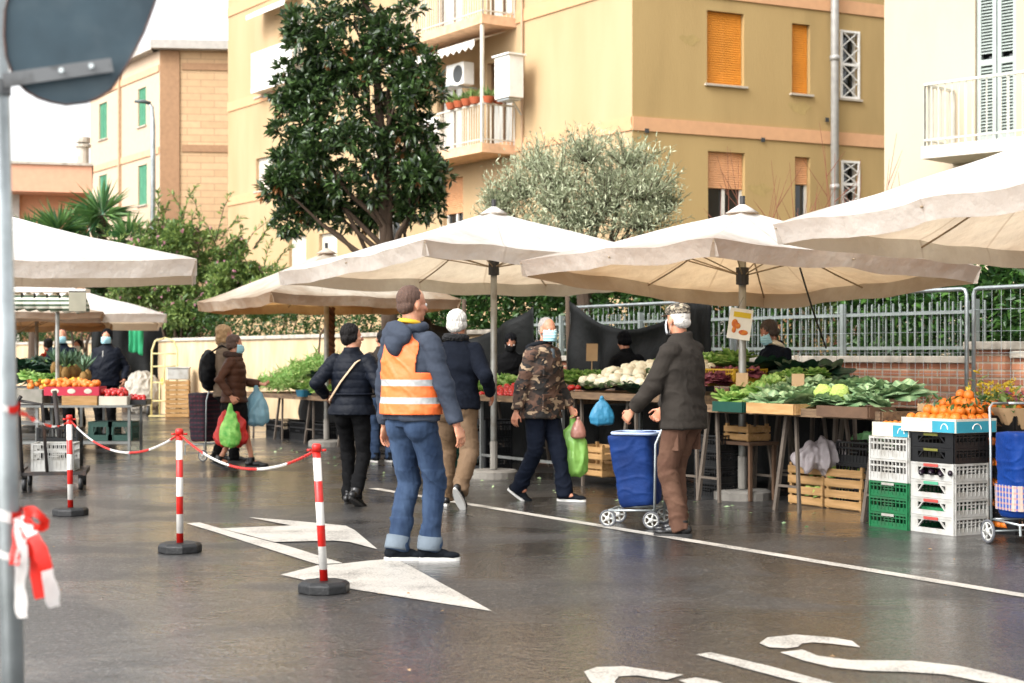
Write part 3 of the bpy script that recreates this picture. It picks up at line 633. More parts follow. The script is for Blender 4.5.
# magnolia
def px_blobs(L_, Y, yd=None):
    out = []
    for (x, y, rx, ry) in L_:
        p = P(x, y, Y); s = Y/FPX; out.append((p.x, p.y+random.uniform(-.5, .5), p.z, rx*s, min(rx*s, 1.3)*1.0, ry*s))
    return out
YM = 26.0; mb0 = P(389, 0, YM)
mg = thing('magnolia_tree', 'dense dark green magnolia tree standing before the yellow block', 'tree', (mb0.x, YM, 0))
BL = px_blobs([(284, 92, 26, 26), (425, 92, 24, 26), (350, 60, 60, 30), (355, -30, 55, 35), (352, 15, 60, 35), (312, 45, 34, 28), (398, 40, 36, 30), (330, 80, 50, 34), (400, 90, 38, 34), (300, 95, 32, 26), (350, 125, 65, 36), (295, 140, 30, 24), (412, 135, 34, 28), (310, 175, 40, 32), (370, 170, 55, 34), (425, 178, 24, 22), (290, 205, 22, 20), (330, 205, 40, 20), (425, 200, 24, 18), (438, 178, 16, 16), (280, 160, 16, 14), (275, 190, 14, 16), (372, 205, 20, 12)], YM)
BL = [((b[0]-mb0.x)*.90-.03, b[1]-YM, b[2], b[3]*.85, b[4]*.9, b[5]*.95) for b in BL]
# every blob breaks into clumps so that sky and wall show between
cl = []
for b in BL:
    for _ in range(8):
        d = rdir(1)[0]; f = random.uniform(.5, 1.15); r = random.uniform(.14, .27)
        cl.append((b[0]+d[0]*f*b[3], b[1]+d[1]*f*b[4], b[2]+d[2]*f*b[5], r, r, r*.8))
p, d = blob_points(cl, 3300, (.6, 1.15)); p2, d2 = whorls(p, d*.9+[0, 0, .3], 7, .9)
leaf_object('crown', p2, d2, .155, .062, M_MAG, mg, droop=.1)
p, d = blob_points(BL, 620, (.1, .7)); p2, d2 = whorls(p, d, 7, 1)
leaf_object('inner_crown', p2, d2, .16, .065, M_MAG, mg, droop=.15)
p, d = blob_points(cl, 110, (.9, 1.12)); p2, d2 = whorls(p, d, 5, .7); leaf_object('withered_leaves', p2, d2, .13, .05, M_MAGB, mg, droop=.2)
q = MB(); q.tube([(0, 0, 0), (.02, 0, 1.5), (-.03, .05, 3), (-.1, 0, 4.5), (-.25, 0, 6.5)], [.17, .14, .12, .09, .04], 10)
for b in BL: branches(q, (0, 0, max(2.6, b[2]-1.5)), [(b[0], b[1], b[2])], .055, .012, .1)
q.build('trunk', M_BARK, mg, True)
# olive
YO = 22.5; ob = P(590, 0, YO)
ol = thing('olive_tree', 'pale grey-green olive tree between the two middle umbrellas and yellow wall', 'tree', (ob.x, YO, 0))
OB = px_blobs([(500, 205, 20, 24), (540, 165, 26, 26), (585, 160, 30, 28), (630, 165, 28, 26), (665, 205, 20, 26), (605, 205, 40, 40), (555, 205, 36, 36), (640, 195, 34, 34), (520, 190, 34, 38), (560, 185, 42, 42), (610, 180, 44, 46), (650, 190, 30, 42), (500, 215, 24, 26), (580, 220, 60, 34), (640, 225, 38, 28), (545, 240, 50, 30)], YO)
OB = [(b[0]-ob.x, b[1]-YO, *b[2:]) for b in OB]
q = MB(); q.tube([(0, 0, 0), (0, 0, 1.2), (-.1, 0, 2.4)], [.16, .13, .1], 9)
pp = []; dd = []
for b in OB:
    for _ in range(40):
        dv = rdir(1)[0]; dv[2] = abs(dv[2])*1.0+.1; f = random.uniform(.4, 1.25)
        t = Vector((b[0]+dv[0]*f*b[3], b[1]+dv[1]*f*b[4], b[2]+dv[2]*f*b[5]*1.05)); s_ = Vector((b[0]+dv[0]*.15*b[3], b[1]+dv[1]*.15*b[4], b[2]-.25*b[5]))
        q.tube([s_, s_.lerp(t, .5)+Vector((0, 0, -.02)), t], [.008, .005, .002], 4)
        for j in range(22):
            f2 = j/21*.92+.08; c = s_.lerp(t, f2); pp.append(tuple(c)); v = (t-s_).normalized()+Vector((random.gauss(0, .7), random.gauss(0, .7), random.gauss(0, .5))); dd.append(tuple(v))
for b in OB: branches(q, (0, 0, 2.2), [(b[0], b[1], b[2])], .04, .01, .08)
leaf_object('crown', pp, dd, .095, .020, M_OLIVE, ol); p, d = blob_points(OB, 17000, (.0, 1.12)); p += NR.normal(size=p.shape)*.05; leaf_object('inner_crown', p, d*.4+rdir(17000)+[0, 0, .3], .09, .020, M_OLIVE, ol)
q.build('trunk', M_BARK, ol)
# hedges ------------------------------------------------
def hedge(name, label, s0, s1, t0, t1, z0, z1, n, m, L_=.1, W=.045, cat='hedge', lump=.25, kind=None, whorl=4):
    o = thing(name, label, cat, F(s0, t0), ROWANG, kind=kind); Ls = s1-s0; D = t1-t0
    # surface-biased points (local x=v, local y = -n direction → depth is -y)
    k = n//whorl; x = NR.uniform(0, Ls, k); u = NR.uniform(0, 1, k)
    top = u < .35; z = np.where(top, z1, z0+(z1-z0)*NR.uniform(0, 1, k)); y = np.where(top, -NR.uniform(0, D, k), -NR.uniform(0, .35, k)**1.0*D)
    nz_ = np.array([noise.noise(Vector((a*.9+s0, c*1.1, b*.7))) for a, b, c in zip(x, y, z)])
    nz2 = np.array([noise.noise(Vector((a*3.1+s0, c*3.1, b*2+5))) for a, b, c in zip(x, y, z)])
    z = z+np.where(top, nz_*lump*1.6+nz2*lump*.6, 0)-NR.uniform(0, .15, k)*top; y = y+(nz_*lump+nz2*lump*.7)
    p = np.stack([x, y, z], 1); d = np.stack([NR.normal(size=k)*.4, NR.normal(size=k)*.3+.8, NR.normal(size=k)*.4+np.where(top, .9, .2)], 1)
    p2, d2 = whorls(p, d, whorl, .9); leaf_object('foliage', p2+NR.normal(size=p2.shape)*.03, d2, L_, W, m, o, droop=.1)
    q = MB()
    for i in range(int(Ls/.6)):
        xx = (i+.5)*.6; q.tube([(xx, -D*.5, 0), (xx+.1, -D*.45, z0+.4*(z1-z0)), (xx-.05, -D*.5, z1-.3)], [.03, .022, .008], 5)
    q.build('stems', M_BARK, o); return o
hedge('hedge', 'dark clipped hedge on top of the cream plaster wall', 12.0, 40, 5.25, 6.3, 1.3, 2.45, 34000, M_HEDGE, .09, .045, lump=.14)
hedge('laurel_hedge', 'glossy laurel bush behind the mesh fence and brick pillar at right', -6.5, 1.9, 5.3, 6.9, .5, 2.75, 42000, M_LAUR, .13, .06, lump=.25)
hedge('ivy_hedge', 'dark ivy covered fence behind the black tarpaulins in the middle', 2.6, 12.5, 5.3, 6.2, .6, 2.45, 44000, M_HEDGE, .11, .055, lump=.2)
hedge('privet_hedge', 'thin light green hedge seen through the railing behind the reading vendor', -.5, 4.0, 6.6, 7.6, .3, 2.1, 15000, M_SHRUB, .10, .045, lump=.35)
# flowering shrub mass at left
YS = 37.0
def shrub(name, label, blobs, Y, n, m, L_, W, px0, flowers=0, cat='shrub', sprigs=0, shell=(.3, 1.05)):
    b0 = P(px0, 0, Y); o = thing(name, label, cat, (b0.x, Y, 0)); B = px_blobs(blobs, Y); B = [(b[0]-b0.x, b[1]-Y, *b[2:]) for b in B]
    cl = []
    for b in B:
        for _ in range(7):
            dv = rdir(1)[0]; f = random.uniform(.4, 1.0); r = random.uniform(.25, .5)*min(b[3], b[5]); cl.append((b[0]+dv[0]*f*b[3], b[1]+dv[1]*f*b[4], b[2]+dv[2]*f*b[5], r, r, r))
    p, d = blob_points(cl, n//4, (.4, 1.05)); p2, d2 = whorls(p, d, 4, .9); leaf_object('crown', p2, d2, L_, W, m, o)
    if flowers:
        p, d = blob_points(cl, flowers, (.95, 1.1)); p[:, 1] -= .05; p2, d2 = whorls(p, d, 5, 1.0); leaf_object('blossom', p2, d2, .06, .05, M_PINKF, o)
    q = MB(); pp = []; dd = []
    for b in B[:10]: branches(q, (0, 0, .3), [(b[0], b[1], b[2])], .05, .012, .15)
    for i in range(sprigs):
        b = random.choice(B); x = b[0]+random.uniform(-1, 1)*b[3]; z = b[2]+b[5]*.6; L2 = random.uniform(.5, 1.3); sx = random.uniform(-.5, .9); pts = [(x, b[1], z), (x+sx*.5*L2, b[1], z+L2*.6), (x+sx*L2, b[1]-.1, z+L2*.85)]
        q.tube(pts, [.012, .008, .004], 4)
        for j in range(26):
            f = j/25; c = (Vector(pts[0]).lerp(Vector(pts[1]), f*2) if f < .5 else Vector(pts[1]).lerp(Vector(pts[2]), f*2-1)); pp.append(tuple(c)); dd.append(tuple(Vector((sx, 0, .8))+Vector(rdir(1)[0])*.9))
    q.build('trunk', M_BARK, o)
    if pp: leaf_object('sprigs', pp, dd, L_*1.3, W, m, o)
    return o
shrub('flowering_shrub', 'big loose shrub with pink blossom above the cream wall at left', [(140, 275, 30, 34), (180, 300, 40, 30), (215, 310, 40, 24), (240, 290, 30, 26), (160, 240, 24, 22), (150, 255, 34, 30), (190, 262, 36, 34), (215, 285, 34, 34), (170, 295, 40, 34), (130, 290, 30, 34), (235, 262, 26, 20), (255, 285, 26, 26), (200, 235, 20, 14), (275, 300, 22, 20)], YS, 42000, M_SHRUB, .13, .055, 190, flowers=420, sprigs=40)
shrub('leafy_shrub', 'dark leafy shrub under the palms at far left', [(60, 265, 40, 30), (105, 270, 36, 30), (30, 270, 26, 26), (85, 295, 45, 25)], 39, 7000, M_HEDGE, .13, .06, 80, cat='shrub')
# yuccas
def yucca(px, py, Y, r, label, n=150):
    b0 = P(px, py, Y); o = thing('yucca_palm', label, 'palm', (b0.x, Y, 0), 0, 'yucca palms at far left')
    for dx, dz, k in ((0, 0, 1), (random.uniform(-.5, .5), -.35, .75)):
        ds = rdir(n); ds[:, 2] = ds[:, 2]*.8+.35; pts = np.zeros((n, 3))+[dx, 0, b0.z+dz]+ds*.08
        leaf_object('crown', pts, ds, r*k*1.1, .07, M_YUC, o, droop=.12, fold=.3)
    MB().tube([(0, 0, 0), (.05, 0, b0.z*.5), (0, 0, b0.z)], [.16, .12, .1], 9).build('trunk', M_BARK, o)
yucca(102, 215, 40, .85, 'spiky yucca palm with the tallest dark crown left of the street lamp'); yucca(58, 232, 39, .75, 'wide spiky yucca palm leaning out farthest left', 190)
yucca(128, 240, 38.5, .6, 'small spiky yucca palm nearest the street lamp'); yucca(32, 236, 41, .6, 'low yucca palm beside the grey pole at left')
# bare shrubs
def bare(px, Y, label, n=14, hmax=3.0, sp=.7, zb=.0):
    b0 = P(px, 0, Y); o = thing('bare_shrub', label, 'shrub', (b0.x, Y, 0), 0, 'bare shrubs before the yellow wall'); q = MB()
    for i in range(n):
        dx = random.uniform(-sp, sp); h = random.uniform(.6, 1)*hmax; dy = random.uniform(-.4, .4); pts = []
        for j in range(7): f = j/6; pts.append(Vector((dx*f+random.uniform(-.03, .03), dy*f, zb+h*f)))
        q.tube(pts, [.014*(1-f/7.5) for f in range(7)], 5)
        for j in (2, 3, 4, 5):
            if random.random() < .75:
                v = Vector((random.choice((-1, 1))*random.uniform(.15, .4), random.uniform(-.2, .2), random.uniform(.3, .8))); q.tube([pts[j], pts[j]+v*.5, pts[j]+v], [.007, .005, .002], 4)
    q.build('trunk', M_TWIG, o)
for i, (px, Y, h_, l) in enumerate([(668, 24, 3.7, 'bare red twigs rising beside the olive tree'), (730, 24, 4.6, 'bare red twigs below the wide half shuttered window'), (775, 23, 4.5, 'bare twigs left of the grey downpipe'), (808, 23, 4.2, 'bare twigs below the narrow orange shutter'), (852, 23, 4.7, 'tall thin twigs right of the grey downpipe'), (905, 22, 3.9, 'bare twigs before the cream house')]): bare(px, Y, l, 12, h_, .8)
# pale palm / tree trunks seen through the railing
for i, px in enumerate((805, 862, 928)):
    b0 = P(px, 0, 21+i); o = thing('tree', ['slim trunk with light crown behind the railing, left of three', 'slim trunk with light crown behind the railing, middle of three', 'slim trunk with light crown behind the laurel, right of three'][i], 'tree', (b0.x, b0.y, 0), 0, 'slim trees in the garden')
    MB().tube([(0, 0, 0), (.05, 0, 1.2), (-.03, 0, 2.4)], [.13, .1, .07], 8).build('trunk', mat('pale_bark', '#7b6a55', .9, bump=.6, bscale=20), o, True)
    p, d = blob_points([(0, 0, 2.5, .8, .7, .45), (.5, .2, 2.3, .5, .5, .35), (-.5, 0, 2.2, .5, .5, .35)], 1300); leaf_object('crown', p, d+rdir(1300), .11, .05, M_SHRUB, o)
# ================================================================ market umbrellas
def canopy_mat(name, top, under, tr=.3, stain='#8a6a45', samt=.5):
    m = bpy.data.materials.new(name); m.use_nodes = True; nt = m.node_tree; N = nt.nodes; L = nt.links; b = N['Principled BSDF']
    at = N.new('ShaderNodeAttribute'); at.attribute_name = 'hem'; tc = N.new('ShaderNodeTexCoord')
    n = N.new('ShaderNodeTexNoise'); n.inputs['Scale'].default_value = 1.6; n.inputs['Detail'].default_value = 7; n.inputs['Roughness'].default_value = .65; L.new(tc.outputs['Object'], n.inputs['Vector'])
    a = N.new('ShaderNodeMath'); a.operation = 'MULTIPLY_ADD'; L.new(at.outputs['Fac'], a.inputs[0]); a.inputs[1].default_value = .30; L.new(n.outputs['Fac'], a.inputs[2])
    q = N.new('ShaderNodeMapRange'); q.inputs[1].default_value = .58; q.inputs[2].default_value = .95; q.inputs[4].default_value = samt; L.new(a.outputs[0], q.inputs[0])
    mx = N.new('ShaderNodeMix'); mx.data_type = 'RGBA'; mx.inputs[6].default_value = lin(top); mx.inputs[7].default_value = lin(stain); sa = N.new('ShaderNodeAttribute'); sa.attribute_name = 'seam'; sr = N.new('ShaderNodeMapRange'); sr.inputs[1].default_value = .84; sr.inputs[2].default_value = .95; sr.inputs[4].default_value = .35; L.new(sa.outputs['Fac'], sr.inputs[0]); mxx = N.new('ShaderNodeMath'); mxx.operation = 'MAXIMUM'; L.new(q.outputs[0], mxx.inputs[0]); L.new(sr.outputs[0], mxx.inputs[1]); L.new(mxx.outputs[0], mx.inputs[0])
    L.new(mx.outputs[2], b.inputs['Base Color']); b.inputs['Roughness'].default_value = .75
    t = N.new('ShaderNodeBsdfTranslucent'); m2 = N.new('ShaderNodeMix'); m2.data_type = 'RGBA'; m2.blend_type = 'MULTIPLY'; m2.inputs[0].default_value = 1; L.new(mx.outputs[2], m2.inputs[6]); m2.inputs[7].default_value = lin(under); L.new(m2.outputs[2], t.inputs['Color'])
    n3 = N.new('ShaderNodeTexNoise'); n3.inputs['Scale'].default_value = 3.5; n3.inputs['Detail'].default_value = 5; L.new(tc.outputs['Object'], n3.inputs['Vector'])
    bp = N.new('ShaderNodeBump'); bp.inputs['Strength'].default_value = .6; bp.inputs['Distance'].default_value = .07; L.new(n3.outputs['Fac'], bp.inputs['Height']); L.new(bp.outputs[0], b.inputs['Normal']); L.new(bp.outputs[0], t.inputs['Normal'])
    s = N.new('ShaderNodeMixShader'); s.inputs[0].default_value = tr; L.new(b.outputs[0], s.inputs[1]); L.new(t.outputs[0], s.inputs[2]); L.new(s.outputs[0], N['Material Output'].inputs[0])
    return m
M_CAN = canopy_mat('cream_canvas', '#e4e2dc', '#efcda4', .46)
M_CAN2 = canopy_mat('white_canvas', '#e6e5e1', '#f2dcc0', .46, samt=.35)
M_CAN3 = canopy_mat('stained_canvas', '#d2c9b8', '#e6b880', .46, samt=.75)
M_POLE = mat('worn_pole', '#9a9a94', .45, var=.2, metal=.5, dirt='#6b5a48', dscale=6, damt=.6)
M_RIB = mat('rib_wood', '#a08c70', .7, var=.2, scale=12); M_IRON = mat('dark_iron', '#2c2b2a', .6, var=.2); M_BASE = mat('concrete_base', '#77736c', .9, bump=.4)
def umbrella(label, cx, cy, a, ang, zc, peak, mt, val=.17, base=True, sag=.10, edge_lift=.035, pole_xy=(0, 0), mids=None):
    """zc: z of the top of the hem at the 4 corners, order near, right, far, left; ang of the edge direction 'v'"""
    v = Vector((math.cos(ang), math.sin(ang), 0)); n = Vector((v.y, -v.x, 0)); h = a/2
    o = thing('market_umbrella', label, 'umbrella', (cx, cy, 0), 0, 'large cream market umbrellas')
    cs = [(-v-n)*h, (-v+n)*h, (v+n)*h, (v-n)*h]; C = [Vector((c.x, c.y, z)) for c, z in zip(cs, zc)]
    K, J = 24, 14; vs = []; fs = []; hem = []; seam = []; seed = cx*3.1+cy
    pk = Vector((0, 0, peak))
    for e in range(4):
        A, B = C[e], C[(e+1) % 4]; st = len(vs)
        for j in range(J+1):
            f = j/J
            for k in range(K+1):
                u = k/K; mid = 4*u*(1-u); E = A.lerp(B, u); E.z -= edge_lift*mid*1.0
                if mids: E.z += mids[e]*mid
                p = pk.lerp(E, f); p.z += -.28*math.sin(PI*f)*(.35+.65*mid)*sag*4*.5+.0
                p.z += .012*noise.noise(Vector((p.x*1.7+seed, p.y*1.7, 3)))*(1+2*f)
                p.z -= .012*mid*f*noise.noise(Vector((u*6+seed, e*2.2, 7)))+.02*f*max(0, 1-abs(u-.5)*9)*-1*(f**2)
                vs.append(p); hem.append(f**3+.9*math.exp(-((1-f)+min(u, 1-u)*1.2)*6)); seam.append(1.0 if k % 6 == 0 else 0.0)
        # valance
        Vr = 3
        out = ((A+B)*.5); out.z = 0; out.normalize()
        for r in range(1, Vr+1):
            for k in range(K+1):
                u = k/K; E = vs[st+J*(K+1)+k].copy(); w_ = noise.noise(Vector((u*4+seed, e*3.3, 1)))*.03+noise.noise(Vector((u*17+seed, e*3.3, r*.4)))*.02
                edge = min(1, 8*u*(1-u))
                E += out*(w_*r/Vr*edge-.055*(r/Vr)**.7); E.z -= val*.88*r/Vr*(1+.04*noise.noise(Vector((u*5+seed, e*1.7, 4)))*edge)
                vs.append(E); hem.append(1.0+.35*r/Vr+.9*math.exp(-min(u, 1-u)*7)); seam.append(1.0 if k % 6 == 0 else 0.0)
        for j in range(J+Vr):
            for k in range(K): i = st+j*(K+1)+k; fs.append((i, i+K+1, i+K+2, i+1))
    me = bpy.data.meshes.new('canopy'); me.from_pydata([tuple(p) for p in vs], [], fs); me.polygons.foreach_set('use_smooth', [True]*len(fs)); me.materials.append(mt)
    at = me.attributes.new('hem', 'FLOAT', 'POINT'); at.data.foreach_set('value', hem); at2 = me.attributes.new('seam', 'FLOAT', 'POINT'); at2.data.foreach_set('value', seam)
    bm = bmesh.new(); bm.from_mesh(me); bmesh.ops.remove_doubles(bm, verts=bm.verts, dist=.0008); bmesh.ops.recalc_face_normals(bm, faces=bm.faces); bm.to_mesh(me); bm.free()
    co_ = bpy.data.objects.new('canopy', me); COL.objects.link(co_); co_.parent = o; es = co_.modifiers.new('crease', 'EDGE_SPLIT'); es.split_angle = R(40)
    # vent cap
    q = MB(); q.rings([(0, 0, peak-.03, .16, .16), (0, 0, peak+.02, .08, .08), (0, 0, peak+.05, .03, .03)], 12); q.build('top_cap', mt, o, True)
    MB().tube([(0, 0, peak+.05), (0, 0, peak+.13)], .025, 8).build('finial', M_IRON, o)
    px, py = pole_xy
    MB().tube([(px, py, .03), (px*.6, py*.6, 1.2), (0, 0, peak-.03)], .036, 12).build('pole', M_POLE, o, True)
    hub = peak-.62
    MB().tube([(0, 0, hub-.08), (0, 0, hub+.08)], .06, 10).build('hub', M_IRON, o)
    for e in range(4):
        for tgt in (C[e], (C[e]+C[(e+1) % 4])*.5):
            t = tgt.copy(); t.z -= .05 if tgt is C[e] else edge_lift*1.05+.045
            r = MB(); s_ = Vector((0, 0, peak-.12)); mm = 0 if tgt is C[e] else 1; pts_ = []
            for i_ in range(9): f_ = .04+.955*i_/8; p_ = pk.lerp(tgt, f_); p_.z -= edge_lift*mm*f_+.28*math.sin(PI*f_)*(.35+.65*mm)*sag*2+.028; pts_.append(p_)
            m_ = pts_[4]
            r.tube(pts_, .008, 6); ro = r.build('rib', M_RIB, o)
            MB().tube([(0, 0, hub), tuple(pts_[4]-Vector((0, 0, .01)))], .007, 5).build('strut', M_RIB, ro)
    if base:
        MB().rings([(px, py, 0, .27, .27), (px, py, .07, .27, .27), (px, py, .09, .24, .24)], 4 if base == 4 else 20).tube([(px, py, .1), (px, py, .4)], .042, 10).build('base', M_BASE, o)
    return o
AV = ROWANG
umbrella('large cream umbrella over the leafy greens, the one with the fruit poster on its pole', 2.16, 15.0, 3.05, AV, [2.30, 2.16, 1.98, 2.26], 2.71, M_CAN, mids=[.02, .0, 0, .03])
umbrella('large white umbrella in the middle behind the man in orange vest', -.2, 17.6, 3.6, AV, [2.44, 2.28, 2.24, 2.30], 2.93, M_CAN2, mids=[.03, 0, 0, 0])
umbrella('biggest looking cream umbrella at right edge above the orange boxes', 4.0, 11.4, 3.0, AV, [2.47, 2.33, 2.20, 2.315], 2.98, M_CAN2, mids=[.0, 0, .03, .0])
umbrella('stained cream umbrella over the bean and salad stall, behind the woman in brown', -2.75, 23.7, 2.95, AV, [2.20, 2.17, 2.15, 2.14], 2.88, M_CAN3, val=.16)
th = R(79); ax = Vector((-.2, 1)).normalized(); ang = math.atan2(ax.y, ax.x)
def near_right(px, Y, a, ang, dz=0):
    v = Vector((math.cos(ang), math.sin(ang))); n = Vector((v.y, -v.x)); c = Vector(((px-512)/FPX*Y, Y))+v*a/2-n*a/2; return c
c = near_right(197, 16, 4.2, ang); umbrella('wide white umbrella cut by the grey pole at upper left', c.x, c.y, 4.2, ang, [2.31, 2.31, 2.40, 2.38], 2.90, M_CAN2, val=.19)
c = near_right(167, 27, 4.4, ang+.05); umbrella('white umbrella farther back above the vendor in navy jacket', c.x, c.y, 4.4, ang+.05, [2.08, 2.05, 1.98, 2.0], 2.75, M_CAN2, val=.16)
c = near_right(90, 25, 3.4, ang); umbrella('small umbrella in shade whose brown edge hangs lowest at far left', c.x, c.y+1.2, 3.2, ang, [2.06, 2.06, 1.9, 1.9], 2.32, M_CAN3, val=.12, sag=.05)
# rolled striped awning
M_STR = mat('green_striped_canvas', '#d8d6c8', .8, col2='#d0ccbc')
def striped():
    m = bpy.data.materials.new('striped_canvas'); m.use_nodes = True; nt = m.node_tree; N = nt.nodes; L = nt.links; b = N['Principled BSDF']; tc = N.new('ShaderNodeTexCoord')
    s = N.new('ShaderNodeSeparateXYZ'); L.new(tc.outputs['Object'], s.inputs[0]); w_ = N.new('ShaderNodeMath'); w_.operation = 'MULTIPLY'; w_.inputs[1].default_value = 16; L.new(s.outputs['Z'], w_.inputs[0])
    f = N.new('ShaderNodeMath'); f.operation = 'FRACT'; L.new(w_.outputs[0], f.inputs[0]); g = N.new('ShaderNodeMath'); g.operation = 'GREATER_THAN'; g.inputs[1].default_value = .5; L.new(f.outputs[0], g.inputs[0])
    mx = N.new('ShaderNodeMix'); mx.data_type = 'RGBA'; mx.inputs[6].default_value = lin('#cfcdbd'); mx.inputs[7].default_value = lin('#4a5c48'); L.new(g.outputs[0], mx.inputs[0]); L.new(mx.outputs[2], b.inputs['Base Color']); b.inputs['Roughness'].default_value = .8; return m
a0, a1 = P(-14, 300, 22.5), P(87, 305, 22.5)
aw = thing('rolled_awning', 'rolled green striped awning under the wide white umbrella at left', 'awning', (a0.x, a0.y, 0)); W_ = a1.x-a0.x
q = MB(); 
for i in range(8):
    x0 = W_*i/8; x1 = W_*(i+1)/8
    q.tube([(x0, 0, a0.z+.02), ((x0+x1)/2, 0, a0.z-.01-.01*i), (x1, 0, a0.z+.015-.01*i)], [.10, .11, .10], 10, ry=[.12, .13, .12], caps=(i in (0, 7)))
q.build('rolled_cloth', striped(), aw, True)
MB().box((W_/2, 0, a0.z+.13), (W_*1.02, .26, .05)).build('cover_strip', M_CAN2, aw); MB().box((W_-.1, -.12, a0.z-.02), (.24, .02, .28)).build('end_flap', mat('grey_flap', '#8a8674', .8), aw)
MB().tube([(.0, .12, 0), (.0, .12, a0.z+.12)], .03, 8).tube([(W_-.45, .12, 0), (W_-.45, .12, a0.z+.12)], .03, 8).build('pole', M_POLE, aw)
# ---------------- tarpaulins
M_TARP = mat('black_tarp', '#070908', .6, var=.3, scale=4, bump=.5, bscale=9, spec=.2); M_TARPG = mat('green_cloth', '#1d8a5a', .8, bump=.3, bscale=6)
def drape(name, label, A, B, dropA, dropB, m, sagt=.1, sagb=.05, cat='tarpaulin', fold=.06, n=26, rows=12, kind=None):
    A = Vector(A); B = Vector(B); base = Vector((A.x, A.y, 0)); o_ = MB(); d = (B-A); nn = Vector((d.y, -d.x, 0)).normalized(); vs = []; fs = []
    for j in range(rows+1):
        g = j/rows
        for i in range(n+1):
            u = i/n; t = A.lerp(B, u); t.z -= sagt*4*u*(1-u); dr = dropA+(dropB-dropA)*u+sagb*math.sin(u*9)
            p = t-Vector((0, 0, dr*g))+nn*(fold*math.sin(u*17+g*1.5)*(.3+.7*g)+fold*1.5*noise.noise(Vector((u*6, g*2, A.x)))); vs.append(p-base)
    for j in range(rows):
        for i in range(n): k = j*(n+1)+i; fs.append((k, k+1, k+n+2, k+n+1))
    o_.add(vs, fs); ob_ = o_.build(name, m, None, True, loc=base); s = ob_.modifiers.new('thick', 'SOLIDIFY'); s.thickness = .004
    return tag(ob_, label, cat, kind=kind)
drape('tarpaulin', 'large black tarpaulin sagging between two posts behind the cauliflower stall', F(3.3, 4.2, 1.85), F(5.6, 4.2, 2.05), .55, 1.0, M_TARP, sagt=.28)
drape('tarpaulin', 'black tarpaulin strip hanging straight down left of the poster pole', FT(687, 4.1, 2.0), FT(711, 4.1, 2.0), 1.7, 1.7, M_TARP, .0, .0, n=8)
drape('tarpaulin', 'slanting black net tarpaulin behind the white haired man', F(6.2, 4.0, 2.0), F(8.2, 3.6, 1.5), 1.1, .7, M_TARP, sagt=.12)
drape('tarpaulin', 'black tarpaulin behind the black coat woman near the brown pole', F(8.3, 4.1, 1.75), F(9.7, 4.1, 2.0), 1.3, 1.5, M_TARP, sagt=.1)
q0, q1 = P(92, 321, 37), P(166, 325, 37)
drape('tarpaulin', 'black tarpaulin hung behind the vendor in navy jacket at left', q0, q1, 1.35, 1.25, M_TARP, sagt=.05)
drape('hanging_cloth', 'bright green cloth hanging over the black tarpaulin behind the navy vendor', P(129, 326, 36.6), P(143, 328, 36.6), .58, .62, M_TARPG, .0, .02, 'cloth', .03, 10)
drape('tarpaulin', 'black sheet added to darken the space under the greens table', F(-1.9, 3.55, .84), F(.0, 3.55, .84), .82, .82, M_TARP, .02, .0)  # added black sheet stands in for the shade under the greens
drape('tarpaulin', 'black sheet added to darken the space under the cauliflower table', F(.05, 3.5, .9), F(2.3, 3.5, .9), .88, .88, M_TARP, .02, .0)  # shade under the cauliflowers made with an added black sheet
drape('tarpaulin', 'black sheet added to darken the space under the tomato table', F(2.35, 3.4, .84), F(4.4, 3.4, .84), .82, .82, M_TARP, .02, .0)  # added to make the dark under the tomatoes, no real tarpaulin
drape('tarpaulin', 'black sheet added to darken the space under the salad table in the middle', F(4.6, 3.5, .82), F(8.0, 3.5, .82), .8, .8, M_TARP, .02, .0)  # black sheet put in for the under-table shade of the salad stall
drape('tarpaulin', 'black sheet added to darken the space under the bean table', F(9.3, 3.7, .66), F(13.2, 3.7, .66), .64, .64, M_TARP, .02, .0)  # shade below the bean table, built as an added black sheet
for i, (s_, t_) in enumerate(((3.25, 4.25), (5.65, 4.2), (8.25, 4.1))):
    b_ = F(s_, t_); pst = thing('wooden_post', ['brown post right of the large black tarpaulin', 'brown post left of the large black tarpaulin', 'brown post beside the black coat woman holding the tarpaulin'][i], 'post', b_, 0, 'brown tarpaulin posts')
    MB().tube([(0, 0, 0), (.01, 0, 1.1), (-.01, .01, 2.15)], [.035, .03, .03], 8).build('shaft', M_BARK, pst, True); MB().box((0, 0, .02), (.18, .18, .04)).build('foot', M_IRON, pst)
ht = thing('rope_coil', 'thick brown twisted rope bundle hanging beside the brown umbrella pole', 'rope', P(330, 0, 24).xy.to_3d()); q = MB()
for k in range(3): q.tube([(.05*math.cos(i*.8+k*2.1), .05*math.sin(i*.8+k*2.1), 2.05-i*.035) for i in range(42)], .035, 6)
q.build('twisted_strands', mat('brown_rope', '#5e3a24', .9), ht, True)
